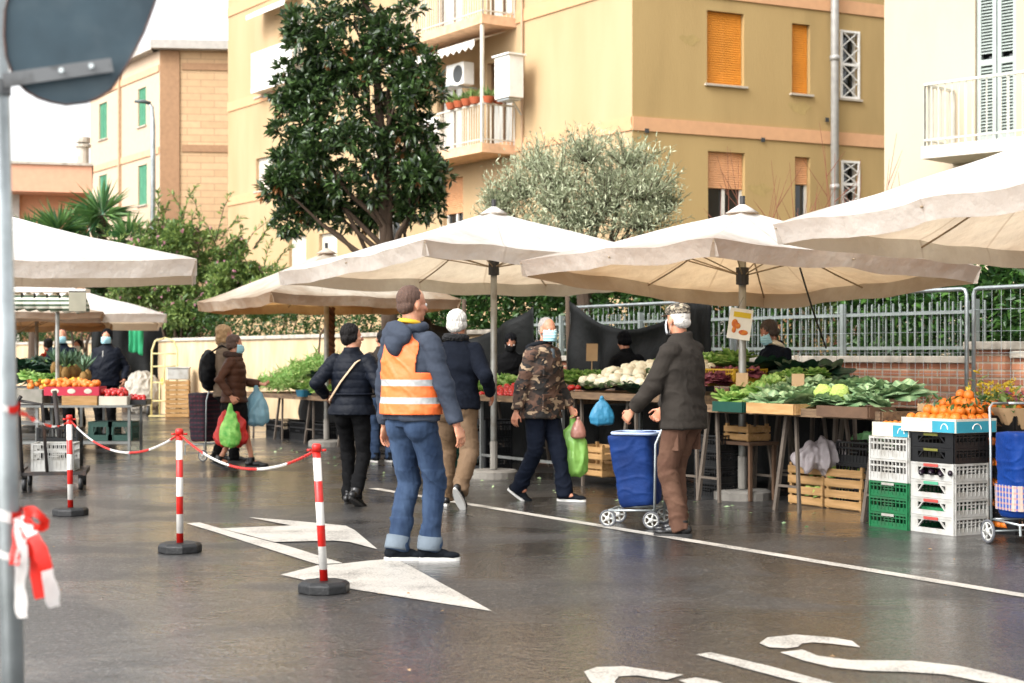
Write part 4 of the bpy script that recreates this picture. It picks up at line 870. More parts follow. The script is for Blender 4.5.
# ================================================================ people
M_SKIN = mat('skin', '#c08a6c', .5, col2='#a86a50', scale=9, sub=.15, bump=.1, bscale=120); M_SKIN2 = mat('tanned_skin', '#a8745a', .5, col2='#8a5340', scale=9, sub=.1)
M_MASK = mat('surgical_mask', '#9cc9d2', .7, var=.05, wave=('Z', 12, .3)); M_WEAR = {}
M_EYE = mat('eye_white', '#d8d4cc', .2); M_IRIS = mat('iris', '#2c1d14', .2); M_LIP = mat('lip', '#9a5a4c', .5)
def cloth(name, c, rough=.85, c2=None, **k):
    k.setdefault('var', .15); k.setdefault('scale', 5); k.setdefault('bump', .35); k.setdefault('bscale', 22); k.setdefault('spec', .12)
    c = lin(c)[:3]; c = tuple(v*.5 for v in c); c2 = tuple(v*.5 for v in lin(c2)[:3]) if c2 else None
    return mat(name, c, rough, col2=c2, **k)
def ik(a, c, l1, l2, pole):
    a = Vector(a); c = Vector(c); d = c-a; L = min(d.length, (l1+l2)*.999); dn = d.normalized()
    x = (l1*l1-l2*l2+L*L)/(2*L); h = math.sqrt(max(0, l1*l1-x*x)); p = Vector(pole); p = (p-dn*p.dot(dn)).normalized()
    return a+dn*x+p*h, a+dn*L
def folds(seed, amp, fx=6, fz=16, low=.5):
    def f(c):
        v = noise.noise(Vector((c.x*fx+seed, c.y*fx, c.z*fz+c.x*5)))*amp
        r = 1-abs(noise.noise(Vector((c.x*3.2+seed, c.y*3.2+c.z*2, c.z*6.5))))*2
        w_ = max(0, 1-abs(noise.noise(Vector((c.x*5+seed, c.y*5+c.z*4, c.z*9+c.x*9))))*5)
        return v+amp*low*r*1.2+w_*amp*.6
    return f
def quilt(seed, amp, pitch):
    f0 = folds(seed, amp*.5)
    return lambda c: f0(c)+amp*(abs(math.sin(PI*(c.z+.015*noise.noise(c*4))/pitch))**.5-.6)
def person(label, x, y, rz, H=1.75, bulk=1.0, top=None, top_mat=None, hem=.86, hands=None, ankles=None, lean=0, stoop=0, head=(0, 0), trousers=None, leg_r=1.0,
           skirt=None, shoe=None, sole=None, hair=None, hair_kind='short', mask=None, skin=None, sleeve=1.0, collar=True, disp=None, poles=None, feet_yaw=(0, 0), feet_pitch=(0, 0),
           belly=0, voxel=.009, legs=True, bag_hand=None, hem_flare=1.0, shift=0, knees=None, finger=.008, loc_z=0, cuff=None):
    S = H/1.75; skin = skin or M_SKIN; seed = x*7.1+y*3.3
    o = thing('person', label, 'person', (x, y, loc_z), rz)
    ln = lambda z: lean*max(0, (z-.92*S))/(.5*S)           # forward shift with height
    sh = {s: Vector((s*.160*S, ln(1.41*S)-.01, 1.405*S)) for s in (1, -1)}
    hip = {s: Vector((s*.09*S, 0, .92*S)) for s in (1, -1)}
    hands = hands or {}; ankles = ankles or {}; poles = poles or {}; knees = knees or {}
    wr = {}; el = {}
    for s in (1, -1):
        t = Vector(hands.get(s, (s*.27*S, .05+ln(1.0*S)*.4, .86*S))); el[s], wr[s] = ik(sh[s], t, .30*S, .265*S, poles.get(s, (s*.45, -1, -.2)))
    kn = {}; an = {}
    for s in (1, -1):
        t = Vector(ankles.get(s, (s*.10*S, 0, .085))); kn[s], an[s] = ik(hip[s], t, .435*S, .425*S, knees.get(s, (s*.1, 1, 0)))
    hc = Vector((0, ln(1.63*S)+stoop+.015, H-.118*S)); hy, hp = head
    HM = Matrix.Rotation(hy, 3, 'Z')@Matrix.Rotation(hp, 3, 'X')
    hv = lambda a, b, c: hc+HM@(Vector((a, b, c))*S)
    # ---- body: one continuous surface
    B = MB()
    def E(c, r): B.ell(hv(*c), tuple(q*S for q in r), 20, 14, M=HM)
    E((0, -.012, .030), (.073, .092, .088)); E((0, .024, -.035), (.058, .064, .075)); E((0, .052, -.082), (.034, .032, .026)); E((0, .055, .02), (.048, .032, .03))
    E((0, .02, -.02), (.066, .062, .05))
    B.tube([hv(0, .082, .012), hv(0, .103, -.022), hv(0, .098, -.034)], [.008*S, .013*S, .012*S], 8)
    E((0, .078, -.058), (.022, .012, .010))
    for s in (1, -1): E((s*.072, -.004, -.008), (.010, .018, .031)); E((s*.036, .062, -.018), (.02, .02, .018))
    nb = Vector((0, ln(1.44*S)-.005, 1.42*S)); B.tube([nb, nb.lerp(hc, .5), hv(0, -.015, -.05)], [.066*S, .056*S, .055*S], 14)
    B.rings([(0, ln(z*S), z*S, rx*S, ry*S) for z, rx, ry in ((.86, .13, .09), (.95, .15, .10), (1.1, .13, .09), (1.3, .155, .10), (1.40, .15, .08), (1.46, .08, .06))], 20)
    for s in (1, -1):
        B.ell(sh[s], .05*S, 10, 8); B.tube([sh[s], el[s], wr[s]], [.045*S, .036*S, .026*S], 10); B.ell(el[s], .036*S, 8, 6)
        # hand
        d = (wr[s]-el[s]).normalized(); side = Vector((0, 1, 0))-d*d.y; side = side.normalized() if side.length > .1 else Vector((0, 0, 1)); nrm = d.cross(side)*s
        pc = wr[s]+d*.055*S; 
        B.tube([wr[s], wr[s]+d*.03*S, wr[s]+d*.085*S], [.024*S, .036*S, .041*S], 12, ry=[.02*S, .017*S, .013*S], up=nrm)
        grip = 1.0 if bag_hand and s in bag_hand else .35
        for k, (off, Lf) in enumerate(((.031, .072), (.0105, .08), (-.0105, .075), (-.031, .058))):
            b0 = wr[s]+d*.08*S+side*off*S*1.05; a1 = .5*grip+.15; a2 = 1.4*grip+.3; inn = -nrm
            p1 = b0+(d*math.cos(a1)+inn*math.sin(a1)+side*off*1.2)*Lf*.45*S; p2 = p1+(d*math.cos(a2)+inn*math.sin(a2))*Lf*.33*S; p3 = p2+(d*math.cos(a2*1.5)+inn*math.sin(a2*1.5))*Lf*.28*S
            B.tube([b0-d*.02, b0, p1, p2, p3], [finger*1.05, finger*1.05, finger, finger*.92, finger*.7], 7)
        t0 = wr[s]+d*.03*S+side*.028*S; B.tube([t0, t0+(side*.8+d*.7-nrm*.35)*.035*S, t0+(side*.7+d*1.25-nrm*.6)*.05*S], [finger*1.4, finger*1.1, finger*.8], 7)
        if legs:
            kk, aa = kn[s], an[s]; m = kk.lerp(aa, .35); m.y -= .015
            B.tube([hip[s], hip[s].lerp(kk, .5), kk, m, kk.lerp(aa, .75), aa], [.070*S, .055*S, .040*S, .044*S, .033*S, .032*S], 12)
            B.ell(aa+Vector((0, .03, -.03)), (.034, .07, .03), 10, 7)
    body = B.remesh('body', skin, o, vox=.0058 if voxel < .012 else .008, smooth=1)
    for s in (1, -1):
        e = MB(); e.ell(hv(s*.030, .078, .004), .0125*S, 10, 8); eo = e.build('eye', M_EYE, o, True); MB().ell(hv(s*.030, .087, .004), .0058*S, 8, 6).build('iris', M_IRIS, eo, True)
    if not mask: MB().ell(hv(0, .088, -.056), (.021*S, .006*S, .006*S), 10, 6, M=HM).build('mouth', M_LIP, o, True)
    # ---- hair
    if hair:
        q = MB()
        def HE(c, r): q.ell(hv(*c), tuple(k*S for k in r), 18, 12, M=HM)
        if hair_kind == 'short':
            HE((0, -.026, .040), (.0768, .0885, .0868)); HE((0, -.053, -.012), (.0695, .053, .055)); amp = .003
        elif hair_kind == 'thin':
            HE((0, -.027, .036), (.078, .086, .088)); HE((0, -.055, -.02), (.072, .054, .052)); amp = .004
        elif hair_kind == 'full':
            HE((0, -.030, .050), (.089, .098, .088)); HE((0, -.055, -.01), (.083, .065, .075)); HE((.06, -.01, .0), (.03, .045, .05)); HE((-.06, -.01, .0), (.03, .045, .05)); amp = .006
        elif hair_kind == 'bob':
            HE((0, -.03, .045), (.09, .10, .09)); HE((0, -.065, -.04), (.085, .065, .1)); HE((.07, -.02, -.03), (.025, .05, .08)); HE((-.07, -.02, -.03), (.025, .05, .08)); amp = .012
        f = lambda c: amp*noise.noise(Vector((c.x*70, c.y*70, c.z*18)))*1.1+amp*.7*noise.noise(c*18)
        q.remesh('hair', hair, o, vox=.005, smooth=5, disp=f)
    if mask:
        q = MB(); vs = []; fs = []; nu, nv = 14, 8
        for j in range(nv+1):
            for i in range(nu+1):
                a = (i/nu-.5)*2*1.25; v = j/nv; r = .073+.008*math.sin(v*PI); z = -.105+v*.105; fwd = .018+.02*math.exp(-(a/.35)**2)*math.sin(v*PI*.9+.2)
                wv = 1-.22*(1-v)**2*0
                vs.append(hv(math.sin(a)*r*wv, math.cos(a)*(r+fwd)+.008, z-(abs(a)/1.25)**2*.0+.008*(1-math.cos(a))))
        for j in range(nv):
            for i in range(nu): k = j*(nu+1)+i; fs.append((k, k+1, k+nu+2, k+nu+1))
        mo = q.add(vs, fs).build('face_mask', mask, o, True); sm = mo.modifiers.new('t', 'SOLIDIFY'); sm.thickness = .003
        q = MB()
        for s in (1, -1):
            for zz in (-.012, -.095): q.tube([hv(s*.07, .02, zz), hv(s*.078, -.015, -.01+.02*(zz > -.05)-.02)], .0015, 4)
        q.build('ear_loop', M_EYE, mo)
    # ---- top garment
    if top_mat:
        T = MB(); b = bulk
        secs = [(hem, .198*hem_flare, .142*hem_flare), (hem+.10, .190, .138), (1.04, .172, .128), (1.16, .180, .132), (1.28, .192, .134), (1.37, .186, .118), (1.425, .155, .100), (1.465, .105, .085), (1.50, .070, .068)]
        T.rings([(0, ln(z*S)+(belly*.5*math.exp(-((z-1.08)/.14)**2)), z*S, rx*b*S, (ry*b+belly*.5*math.exp(-((z-1.08)/.14)**2))*S) for z, rx, ry in secs], 28)
        for s in (1, -1):
            sr = sleeve*b**.6; u = sh[s]+Vector((s*.005, 0, -.005)); w0 = wr[s]; e_ = el[s]
            T.ell(u, (.060*S*sr, .068*S*sr, .060*S*sr), 14, 10)
            T.tube([u, u.lerp(e_, .5), e_, e_.lerp(w0, .5), e_.lerp(w0, .93)], [.062*S*sr, .060*S*sr, .053*S*sr, .049*S*sr, .041*S*sr], 14)
            T.ell(e_, .056*S*sr, 12, 8)
        if collar:
            T.tube([(0, ln(1.45*S)-.01, 1.445*S), (0, ln(1.5*S)-.012, 1.50*S), (0, ln(1.53*S)-.012, 1.535*S)], [.085*S, .078*S, .074*S], 18, caps=True)
        to = T.remesh(top or 'jacket', top_mat, o, vox=voxel, smooth=3, disp=disp or folds(seed, .010))
    if skirt:
        T = MB(); T.rings([(0, 0, .95*S, .16, .125), (0, 0, .8*S, .185, .145), (0, .0, .62*S, .19, .16), (0, 0, .46*S, .185, .165)], 24); T.remesh('skirt', skirt, o, vox=.011, smooth=2, disp=folds(seed+3, .014, 9, 3))
    if trousers:
        T = MB(); T.rings([(0, 0, .86*S, .150, .115), (0, 0, .93*S, .163, .124), (0, 0, 1.02*S, .155, .115)], 22)
        for s in (1, -1):
            k_, a_ = kn[s], an[s]; h_ = hip[s]; lr = leg_r
            T.ell(h_+Vector((s*-.005, 0, -.05)), (.098*lr*S, .115*lr*S, .12*S), 14, 10)
            T.tube([h_, h_.lerp(k_, .4), h_.lerp(k_, .8), k_, k_.lerp(a_, .3), k_.lerp(a_, .7), a_+Vector((0, 0, -.015 if cuff else -.04))], [v*lr*S for v in (.098, .088, .075, .071, .066, .062, .063)], 16)
            T.ell(k_, .070*lr*S, 12, 8)
        f1 = folds(seed+5, .009, 7, 7, .6)
        def fd(c): g = 1.6 if c.z < .28 else (1.25 if .4 < c.z < .6 else .8); return f1(c)*g
        T.remesh('trousers', trousers, o, vox=voxel, smooth=3, disp=fd)
        if cuff:
            for s in (1, -1):
                a_ = an[s]; k_ = kn[s]; dd = (k_-a_).normalized(); q = MB(); q.tube([a_-dd*.015, a_+dd*.0, a_+dd*.075], [.078*leg_r*S, .080*leg_r*S, .078*leg_r*S], 20); q.build('trouser_cuff', cuff, o, True)
    # ---- shoes
    if shoe:
        for i, s in enumerate((1, -1)):
            a = an[s]; M = Matrix.Rotation(feet_yaw[i], 3, 'Z')@Matrix.Rotation(feet_pitch[i], 3, 'X'); f = lambda x_, y_, z_: a+M@Vector((x_, y_, z_-.085))
            q = MB(); q.ell(f(0, -.035, .05), (.038, .05, .042), 12, 8, M=M); q.ell(f(0, .05, .045), (.041, .09, .036), 14, 8, M=M); q.ell(f(0, .14, .034), (.045, .065, .026), 14, 8, M=M); q.tube([f(0, -.005, .05), f(0, -.01, .125)], [.045, .047], 14)
            so2 = q.remesh('shoe', shoe, o, vox=.006, smooth=3)
            out = []; 
            for t in range(20):
                an_ = 2*PI*t/20; yy = math.cos(an_); xx = math.sin(an_); wx = .040+.008*yy; out.append((xx*wx, .06+yy*.145))
            q = MB(); vs = [f(px, py, z) for z in (.0, .022) for px, py in out]; n = 20
            q.add(vs, [tuple(reversed(range(n))), tuple(range(n, 2*n))]+[(k, (k+1) % n, n+(k+1) % n, n+k) for k in range(n)]); q.build('sole', sole or M_IRON, so2)
    o['_w'] = 0; del o['_w']
    return dict(o=o, wr=wr, el=el, sh=sh, hv=hv, an=an, kn=kn, S=S, ln=ln, HM=HM, hc=hc)
def world(pd, p): return Matrix.Translation(pd['o'].location)@Matrix.Rotation(pd['o'].rotation_euler.z, 4, 'Z')@Vector(p)
H_DARK = mat('dark_hair', '#0f0b0a', .7, spec=.2, stretch=(1, 1, .3), scale=60, bump=.6, bscale=90); H_WHITE = mat('white_hair', '#c9c4bc', .6, scale=50, bump=.6, bscale=80)
H_GREY = mat('grey_hair', '#8c8680', .6, scale=60, bump=.6, bscale=80); H_BROWN = mat('brown_hair', '#4a3021', .5, scale=60, bump=.6, bscale=80); H_BLOND = mat('blond_hair', '#a8855a', .5, scale=60, bump=.6, bscale=80)
H_SHAVE = mat('cropped_hair', '#3a2820', .8, col2='#5c4234', scale=160, bump=.3, bscale=200); H_RED = mat('reddish_hair', '#5c2c18', .5, scale=60)
# ---- man in the orange vest -------------------------------------------------
M_HOOD = cloth('slate_hoodie', '#555d6c', c2='#434b5a'); M_JEAN = cloth('blue_jeans', '#2c3e5c', c2='#566c8c', scale=3.2, stretch=(2, 2, .7)); M_JCUF = cloth('turned_denim', '#8d9aa6')
M_TRAIN = cloth('dark_trainer', '#1d2229'); M_WSOLE = mat('white_sole', '#c9c7c2', .6)
def vest_mat():
    m = bpy.data.materials.new('orange_vest'); m.use_nodes = True; nt = m.node_tree; N = nt.nodes; L = nt.links; b = N['Principled BSDF']; tc = N.new('ShaderNodeTexCoord'); s = N.new('ShaderNodeSeparateXYZ'); L.new(tc.outputs['Object'], s.inputs[0])
    def band(c, h):
        a = N.new('ShaderNodeMath'); a.operation = 'COMPARE'; a.inputs[1].default_value = c; a.inputs[2].default_value = h; L.new(s.outputs['Z'], a.inputs[0]); return a.outputs[0]
    x = N.new('ShaderNodeMath'); x.operation = 'MAXIMUM'; L.new(band(1.055, .021), x.inputs[0]); L.new(band(1.17, .021), x.inputs[1])
    n = N.new('ShaderNodeTexNoise'); n.inputs['Scale'].default_value = 6; n.inputs['Detail'].default_value = 4; L.new(tc.outputs['Object'], n.inputs['Vector'])
    m1 = N.new('ShaderNodeMix'); m1.data_type = 'RGBA'; m1.inputs[6].default_value = (.70, .11, .018, 1); m1.inputs[7].default_value = (.84, .17, .035, 1); L.new(n.outputs['Fac'], m1.inputs[0])
    m2 = N.new('ShaderNodeMix'); m2.data_type = 'RGBA'; m2.inputs[7].default_value = (.34, .34, .33, 1); L.new(x.outputs[0], m2.inputs[0]); L.new(m1.outputs[2], m2.inputs[6]); L.new(m2.outputs[2], b.inputs['Base Color'])
    b.inputs['Roughness'].default_value = .55
    n2 = N.new('ShaderNodeTexNoise'); n2.inputs['Scale'].default_value = 14; L.new(tc.outputs['Object'], n2.inputs['Vector']); bp = N.new('ShaderNodeBump'); bp.inputs['Strength'].default_value = .5; bp.inputs['Distance'].default_value = .02; L.new(n2.outputs['Fac'], bp.inputs['Height']); L.new(bp.outputs[0], b.inputs['Normal']); return m
g = G(411, 561)
v = person('broad man in orange reflective vest, slate hoodie and turned up jeans seen from behind', g.x, g.y, R(-40), 1.80, 1.04, 'hoodie', M_HOOD, .90, {1: (.33, .10, .86), -1: (-.28, .04, .88)}, {1: (.07, .10, .085), -1: (-.10, -.03, .085)},
           head=(R(-14), R(-2)), trousers=M_JEAN, leg_r=1.0, shoe=M_TRAIN, sole=M_WSOLE, hair=H_SHAVE, hair_kind='short', feet_yaw=(R(-52), R(-45)), voxel=.008, cuff=M_JCUF, finger=.0085, sleeve=1.05, collar=False, poles={1: (.8, -.8, 0), -1: (-.5, -1, 0)})
S = v['S']; q = MB(); o = v['o']
q.rings([(0, 0, z*S, rx*S, ry*S) for z, rx, ry in ((.925, .222, .172), (1.04, .212, .165), (1.16, .208, .163), (1.28, .213, .16), (1.37, .190, .142), (1.425, .150, .120), (1.462, .112, .104))], 30)
cut = MB()
vest = q.remesh('safety_vest', vest_mat(), o, vox=.008, smooth=2, disp=folds(3.3, .009, 5, 12))
# open the arm holes: drop faces round the shoulder joint
bm = bmesh.new(); bm.from_mesh(vest.data)
kill = [f for f in bm.faces if (abs(f.calc_center_median().x) > .150*S and f.calc_center_median().z > 1.20*S) or f.calc_center_median().z < .935*S or (f.calc_center_median().z > 1.445*S) or (abs(f.calc_center_median().x) < .02 and f.calc_center_median().y > 0)]
bmesh.ops.delete(bm, geom=kill, context='FACES'); bm.to_mesh(vest.data); bm.free(); sm = vest.modifiers.new('t', 'SOLIDIFY'); sm.thickness = .004
q = MB()  # hood lying on the back + ring round the neck
q.ell((0, -.125*S, 1.44*S), (.115*S, .055*S, .085*S), 16, 10); q.ell((0, -.150*S, 1.38*S), (.065*S, .040*S, .075*S), 14, 9)
q.tube([(math.sin(a)*.095*S, -.015-math.cos(a)*.085*S, (1.488-.012*math.cos(a))*S) for a in [i*2*PI/14 for i in range(15)]], .030, 8)
q.remesh('hood', M_HOOD, o, vox=.008, smooth=2, disp=folds(9, .011, 9, 14))
hv = v['hv']; q = MB(); q.tube([hv(math.sin(a)*.068, -.02+math.cos(a)*.066, -.112-.01*math.cos(a)) for a in [i*2*PI/20 for i in range(21)]], .010, 6, ry=.016); q.build('yellow_neck_band', mat('yellow_band', '#d9a81c', .6), o, True)
# ---- black coat woman
M_PUFB = cloth('black_quilted_coat', '#10151f', .55, c2='#171d2a'); M_BLKT = cloth('black_trousers', '#121214'); M_BOOT = mat('black_leather', '#0f0e0e', .3, bump=.2)
g = G(352, 505)
k = person('woman in black quilted coat with a beige shoulder strap seen from behind', g.x, g.y, R(-12), 1.62, 1.12, 'coat', M_PUFB, .88, {1: (.25, .12, .98), -1: (-.27, .08, .98)}, {1: (.09, -.17, .12), -1: (-.07, .12, .085)}, head=(R(-55), 0),
           trousers=M_BLKT, leg_r=.92, shoe=M_BOOT, hair=H_DARK, hair_kind='full', disp=quilt(2, .008, .075), feet_yaw=(R(-15), R(-5)), feet_pitch=(R(-28), 0), sleeve=1.15, hem_flare=1.12, voxel=.009)
S = k['S']; q = MB(); q.tube([(.15*S, .0, 1.46*S), (.08*S, -.155*S, 1.38*S), (-.06*S, -.170*S, 1.20*S), (-.19*S, -.13*S, 1.02*S), (-.22*S, 0, .98*S)], .014, 6, ry=.005); q.build('shoulder_strap', mat('beige_strap', '#b39a7c', .7), k['o'], True)
q = MB(); q.tube([(math.cos(a)*.212*S, math.sin(a)*.158*S, 1.08*S) for a in [i*2*PI/20 for i in range(21)]], .018, 6, ry=.010); q.build('coat_belt', M_PUFB, k['o'], True)
# ---- white haired man in navy coat
M_NAVY = cloth('navy_wool', '#121722', .9, c2='#181e2b'); M_KHAKI = cloth('khaki_trousers', '#846a50', c2='#927860')
g = G(455, 507)
k = person('white haired man in dark navy coat and khaki trousers walking away', g.x, g.y, R(-14), 1.74, 1.16, 'coat', M_NAVY, .88, {1: (.30, .12, 1.0), -1: (-.30, .05, .92)}, {1: (.13, -.30, .19), -1: (-.12, .12, .085)}, head=(R(-8), R(-6)), lean=.05,
           trousers=M_KHAKI, leg_r=1.12, shoe=M_BOOT, sole=M_WSOLE, hair=H_WHITE, hair_kind='full', feet_yaw=(R(-10), R(20)), feet_pitch=(R(-48), 0), voxel=.009, sleeve=1.1)
hv = k['hv']; q = MB(); q.tube([hv(math.sin(a)*.088, -.025-math.cos(a)*.085, -.125) for a in [i*2*PI/16 for i in range(17)]], .036, 8); q.remesh('fur_collar', mat('black_fur', '#0b0b0d', .9, bump=1, bscale=60), k['o'], vox=.008, smooth=1, disp=lambda c: .012*noise.noise(c*60))
# ---- camouflage man
def camo_mat(name, cols, sc=9):
    m = bpy.data.materials.new(name); m.use_nodes = True; nt = m.node_tree; N = nt.nodes; L = nt.links; b = N['Principled BSDF']; tc = N.new('ShaderNodeTexCoord'); last = None
    for i, (c, th_) in enumerate(cols):
        if last is None:
            rgb = N.new('ShaderNodeRGB'); rgb.outputs[0].default_value = lin(c); last = rgb.outputs[0]; continue
        mp = N.new('ShaderNodeMapping'); mp.inputs['Location'].default_value = (i*5.3, i*2.1, i); mp.inputs['Scale'].default_value = (.75, .75, 1.35); L.new(tc.outputs['Object'], mp.inputs[0])
        n = N.new('ShaderNodeTexNoise'); n.inputs['Scale'].default_value = sc; n.inputs['Detail'].default_value = 2.5; n.inputs['Distortion'].default_value = .6; L.new(mp.outputs[0], n.inputs['Vector'])
        g_ = N.new('ShaderNodeMath'); g_.operation = 'GREATER_THAN'; g_.inputs[1].default_value = th_; L.new(n.outputs['Fac'], g_.inputs[0])
        mx = N.new('ShaderNodeMix'); mx.data_type = 'RGBA'; mx.inputs[7].default_value = lin(c); L.new(g_.outputs[0], mx.inputs[0]); L.new(last, mx.inputs[6]); last = mx.outputs[2]
    L.new(last, b.inputs['Base Color']); b.inputs['Roughness'].default_value = .85; return m
M_CAMO = camo_mat('camouflage_cloth', [('#3a2a20', 0), ('#16120f', .50), ('#52392b', .55), ('#8f7a62', .60), ('#120f0d', .64)], 11)
M_NAVT = cloth('navy_trousers', '#1a2233'); g = G(541, 501)
cm = person('masked grey haired man in camouflage jacket carrying a green plastic bag', g.x, g.y, R(-128), 1.69, 1.14, 'jacket', M_CAMO, .80, {1: (.27, -.08, .83), -1: (-.27, .14, .86)}, {1: (.06, -.22, .125), -1: (-.08, .22, .085)}, head=(R(-20), R(-2)), lean=.03, stoop=.02,
           trousers=M_NAVT, leg_r=1.08, shoe=M_TRAIN, sole=M_WSOLE, hair=H_GREY, hair_kind='short', mask=M_MASK, feet_yaw=(R(10), R(15)), feet_pitch=(R(-30), 0), voxel=.009, bag_hand=(-1,), sleeve=1.12, hem_flare=1.08)
q = MB(); S = cm['S']; q.tube([(0, .05, 1.44*S), (.0, .11, 1.42*S), (0, .135, 1.36*S)], [.06, .05, .03], 10); q.build('grey_sweater', cloth('grey_knit', '#7d8890'), cm['o'], True)
q = MB(); q.tube([(math.sin(a)*.09*S, .0-math.cos(a)*.085*S, 1.50*S-.015*math.cos(a)) for a in [i*2*PI/16 for i in range(17)]], .026, 8); q.ell((0, -.11*S, 1.46*S), (.09, .045, .05)); q.remesh('hood', cloth('dark_hood', '#22262c'), cm['o'], vox=.009, smooth=2)
for s in (-1, 1):
    MB().box((s*.105*S, .150*S, .95*S), (.13, .02, .15)).build('jacket_pocket', M_CAMO, cm['o'], bevel=.006); MB().box((s*.10*S, .145*S, 1.25*S), (.11, .02, .10)).build('jacket_pocket', M_CAMO, cm['o'], bevel=.006)
# ---- grey jacket man with cap
M_TAUPE = cloth('taupe_fleece', '#48423c', c2='#3a3530'); M_BRNT = cloth('brown_cords', '#6d4e40', c2='#80604e'); g = G(684, 535)
gm = person('old man in taupe jacket and patterned flat cap pushing a blue shopping trolley', g.x, g.y, R(52), 1.73, 1.12, 'jacket', M_TAUPE, .81, {-1: (-.25, .30, .93), 1: (.22, .34, .93)}, {1: (.10, .10, .085), -1: (-.09, -.03, .085)}, head=(R(-16), R(-4)), lean=.03,
           trousers=M_BRNT, leg_r=1.05, shoe=M_BOOT, hair=H_WHITE, hair_kind='thin', mask=mat('white_mask', '#c9ccd0', .7), feet_yaw=(R(28), R(28)), voxel=.0085, bag_hand=(1, -1), sleeve=1.12)
hv = gm['hv']; HM = gm['HM']; S = gm['S']; M_CAP = camo_mat('patterned_cap', [('#6e6454', 0), ('#2c2620', .50), ('#988c76', .56), ('#3a332b', .61)], 42)
q = MB(); q.ell(hv(0, -.012, .082), (.088*S, .104*S, .046*S), 20, 10, M=HM); q.ell(hv(0, .006, .068), (.084*S, .104*S, .034*S), 20, 8, M=HM); q.ell(hv(0, -.02, .048), (.084*S, .098*S, .028*S), 20, 8, M=HM); cp = q.remesh('flat_cap', M_CAP, gm['o'], vox=.006, smooth=3)
q = MB(); vs = []; fs = []
for j in range(2):
    for i in range(11): a = (i/10-.5)*2.0; r = .098+j*.035; vs.append(hv(math.sin(a)*r*.9, math.cos(a)*r-.002, .048-j*.012))
q.add(vs, [(i, i+1, i+12, i+11) for i in range(10)]); vo = q.build('cap_visor', M_CAP, cp, True); vo.modifiers.new('t', 'SOLIDIFY').thickness = .005
for s in (-1, 1): MB().box((s*.150*S, .01, .72*S), (.03, .12, .15)).build('cargo_pocket', M_BRNT, gm['o'], bevel=.006)
# ---- brown coat woman + woman behind
M_BPUF = cloth('brown_puffer', '#5e3c2c', .5, c2='#6c4836'); g = G(234, 468)
bw = person('woman in brown puffer jacket and black skirt with green and blue shopping bags', g.x, g.y, R(-88), 1.58, 1.16, 'jacket', M_BPUF, .87, {1: (.25, .0, .86), -1: (-.16, .30, 1.0)}, {1: (.07, -.16, .11), -1: (-.08, .20, .085)}, head=(0, R(-6)),
           skirt=cloth('black_skirt', '#161416'), shoe=M_BOOT, hair=H_BROWN, hair_kind='full', mask=M_MASK, disp=quilt(5, .010, .085), voxel=.010, bag_hand=(1, -1), hem_flare=1.06, feet_pitch=(R(-24), 0))
hv = bw['hv']; q = MB(); q.tube([hv(math.sin(a)*.095, -.02-math.cos(a)*.09, -.14) for a in [i*2*PI/16 for i in range(17)]], .038, 8); q.remesh('fur_collar', mat('brown_fur', '#3a261c', .9, bump=1, bscale=60), bw['o'], vox=.009, smooth=1, disp=lambda c: .012*noise.noise(c*60))
g = G(218, 462)
wb = person('blond person in beige coat carrying a black backpack behind the brown puffer woman', g.x+.08, g.y, R(-80), 1.72, 1.0, 'coat', cloth('beige_coat', '#9a8672'), .84, None, {1: (.08, .12, .085), -1: (-.09, -.1, .1)}, head=(0, 0), trousers=M_BLKT, shoe=M_BOOT, hair=H_BLOND, hair_kind='bob', voxel=.011)
q = MB(); q.ell((0, -.19, 1.16), (.16, .13, .25), jit=.15); bk_ = q.remesh('backpack', cloth('black_nylon', '#15171a', .5), wb['o'], vox=.012, smooth=2, disp=folds(3, .012)); q = MB()
for s in (-1, 1): q.tube([(s*.09, -.2, 1.36), (s*.1, -.03, 1.47), (s*.11, .12, 1.38), (s*.12, .1, 1.15), (s*.12, -.1, 1.02)], .012, 5)
q.build('strap', cloth('black_nylon', '#15171a', .5), bk_)
# ---- vendors
g = FT(632, 3.9)
person('vendor in black hooded jacket bending over the cauliflowers, back turned', g.x, g.y, R(28), 1.62, 1.22, 'hooded_jacket', cloth('black_fleece', '#0c0c0e'), .86, {1: (.2, .35, 1.0), -1: (-.2, .35, 1.0)}, None, lean=.12, head=(0, R(-20)), trousers=M_BLKT, shoe=M_BOOT, hair=cloth('black_beanie', '#101014'), hair_kind='full', voxel=.010)
g = FT(779, 3.95)
rv = person('vendor with curly grey hair, blue mask and cream collar reading a paper', g.x, g.y, R(118), 1.70, 1.12, 'jacket', M_NAVY, .86, {1: (.13, .33, 1.12), -1: (-.15, .33, 1.12)}, None, lean=.05, stoop=.05, head=(R(-8), R(-26)), trousers=M_BLKT, shoe=M_BOOT, hair=mat('brown_grey_hair', '#40332a', .6, bump=.6, bscale=70), hair_kind='full', mask=M_MASK, skin=M_SKIN2, voxel=.009, bag_hand=(1, -1), poles={1: (.6, -.3, -1), -1: (-.6, -.3, -1)})
q = MB(); q.tube([(math.sin(a)*.085, .055-math.cos(a)*.085, 1.465-.03*math.cos(a)) for a in [i*2*PI/16 for i in range(17)]], .018, 6, ry=.034); q.build('shirt_collar', mat('cream_cotton', '#d6c9ac', .8), rv['o'], True)
q = MB(); q.tube([(-.26, -.02, 1.35), (-.29, -.05, 1.2), (-.31, .0, 1.12)], .012, 6, ry=.03); q.build('white_sleeve_stripe', M_WHITE, rv['o'], True)
g = G(505, 440) ; g = FT(509, 3.7)
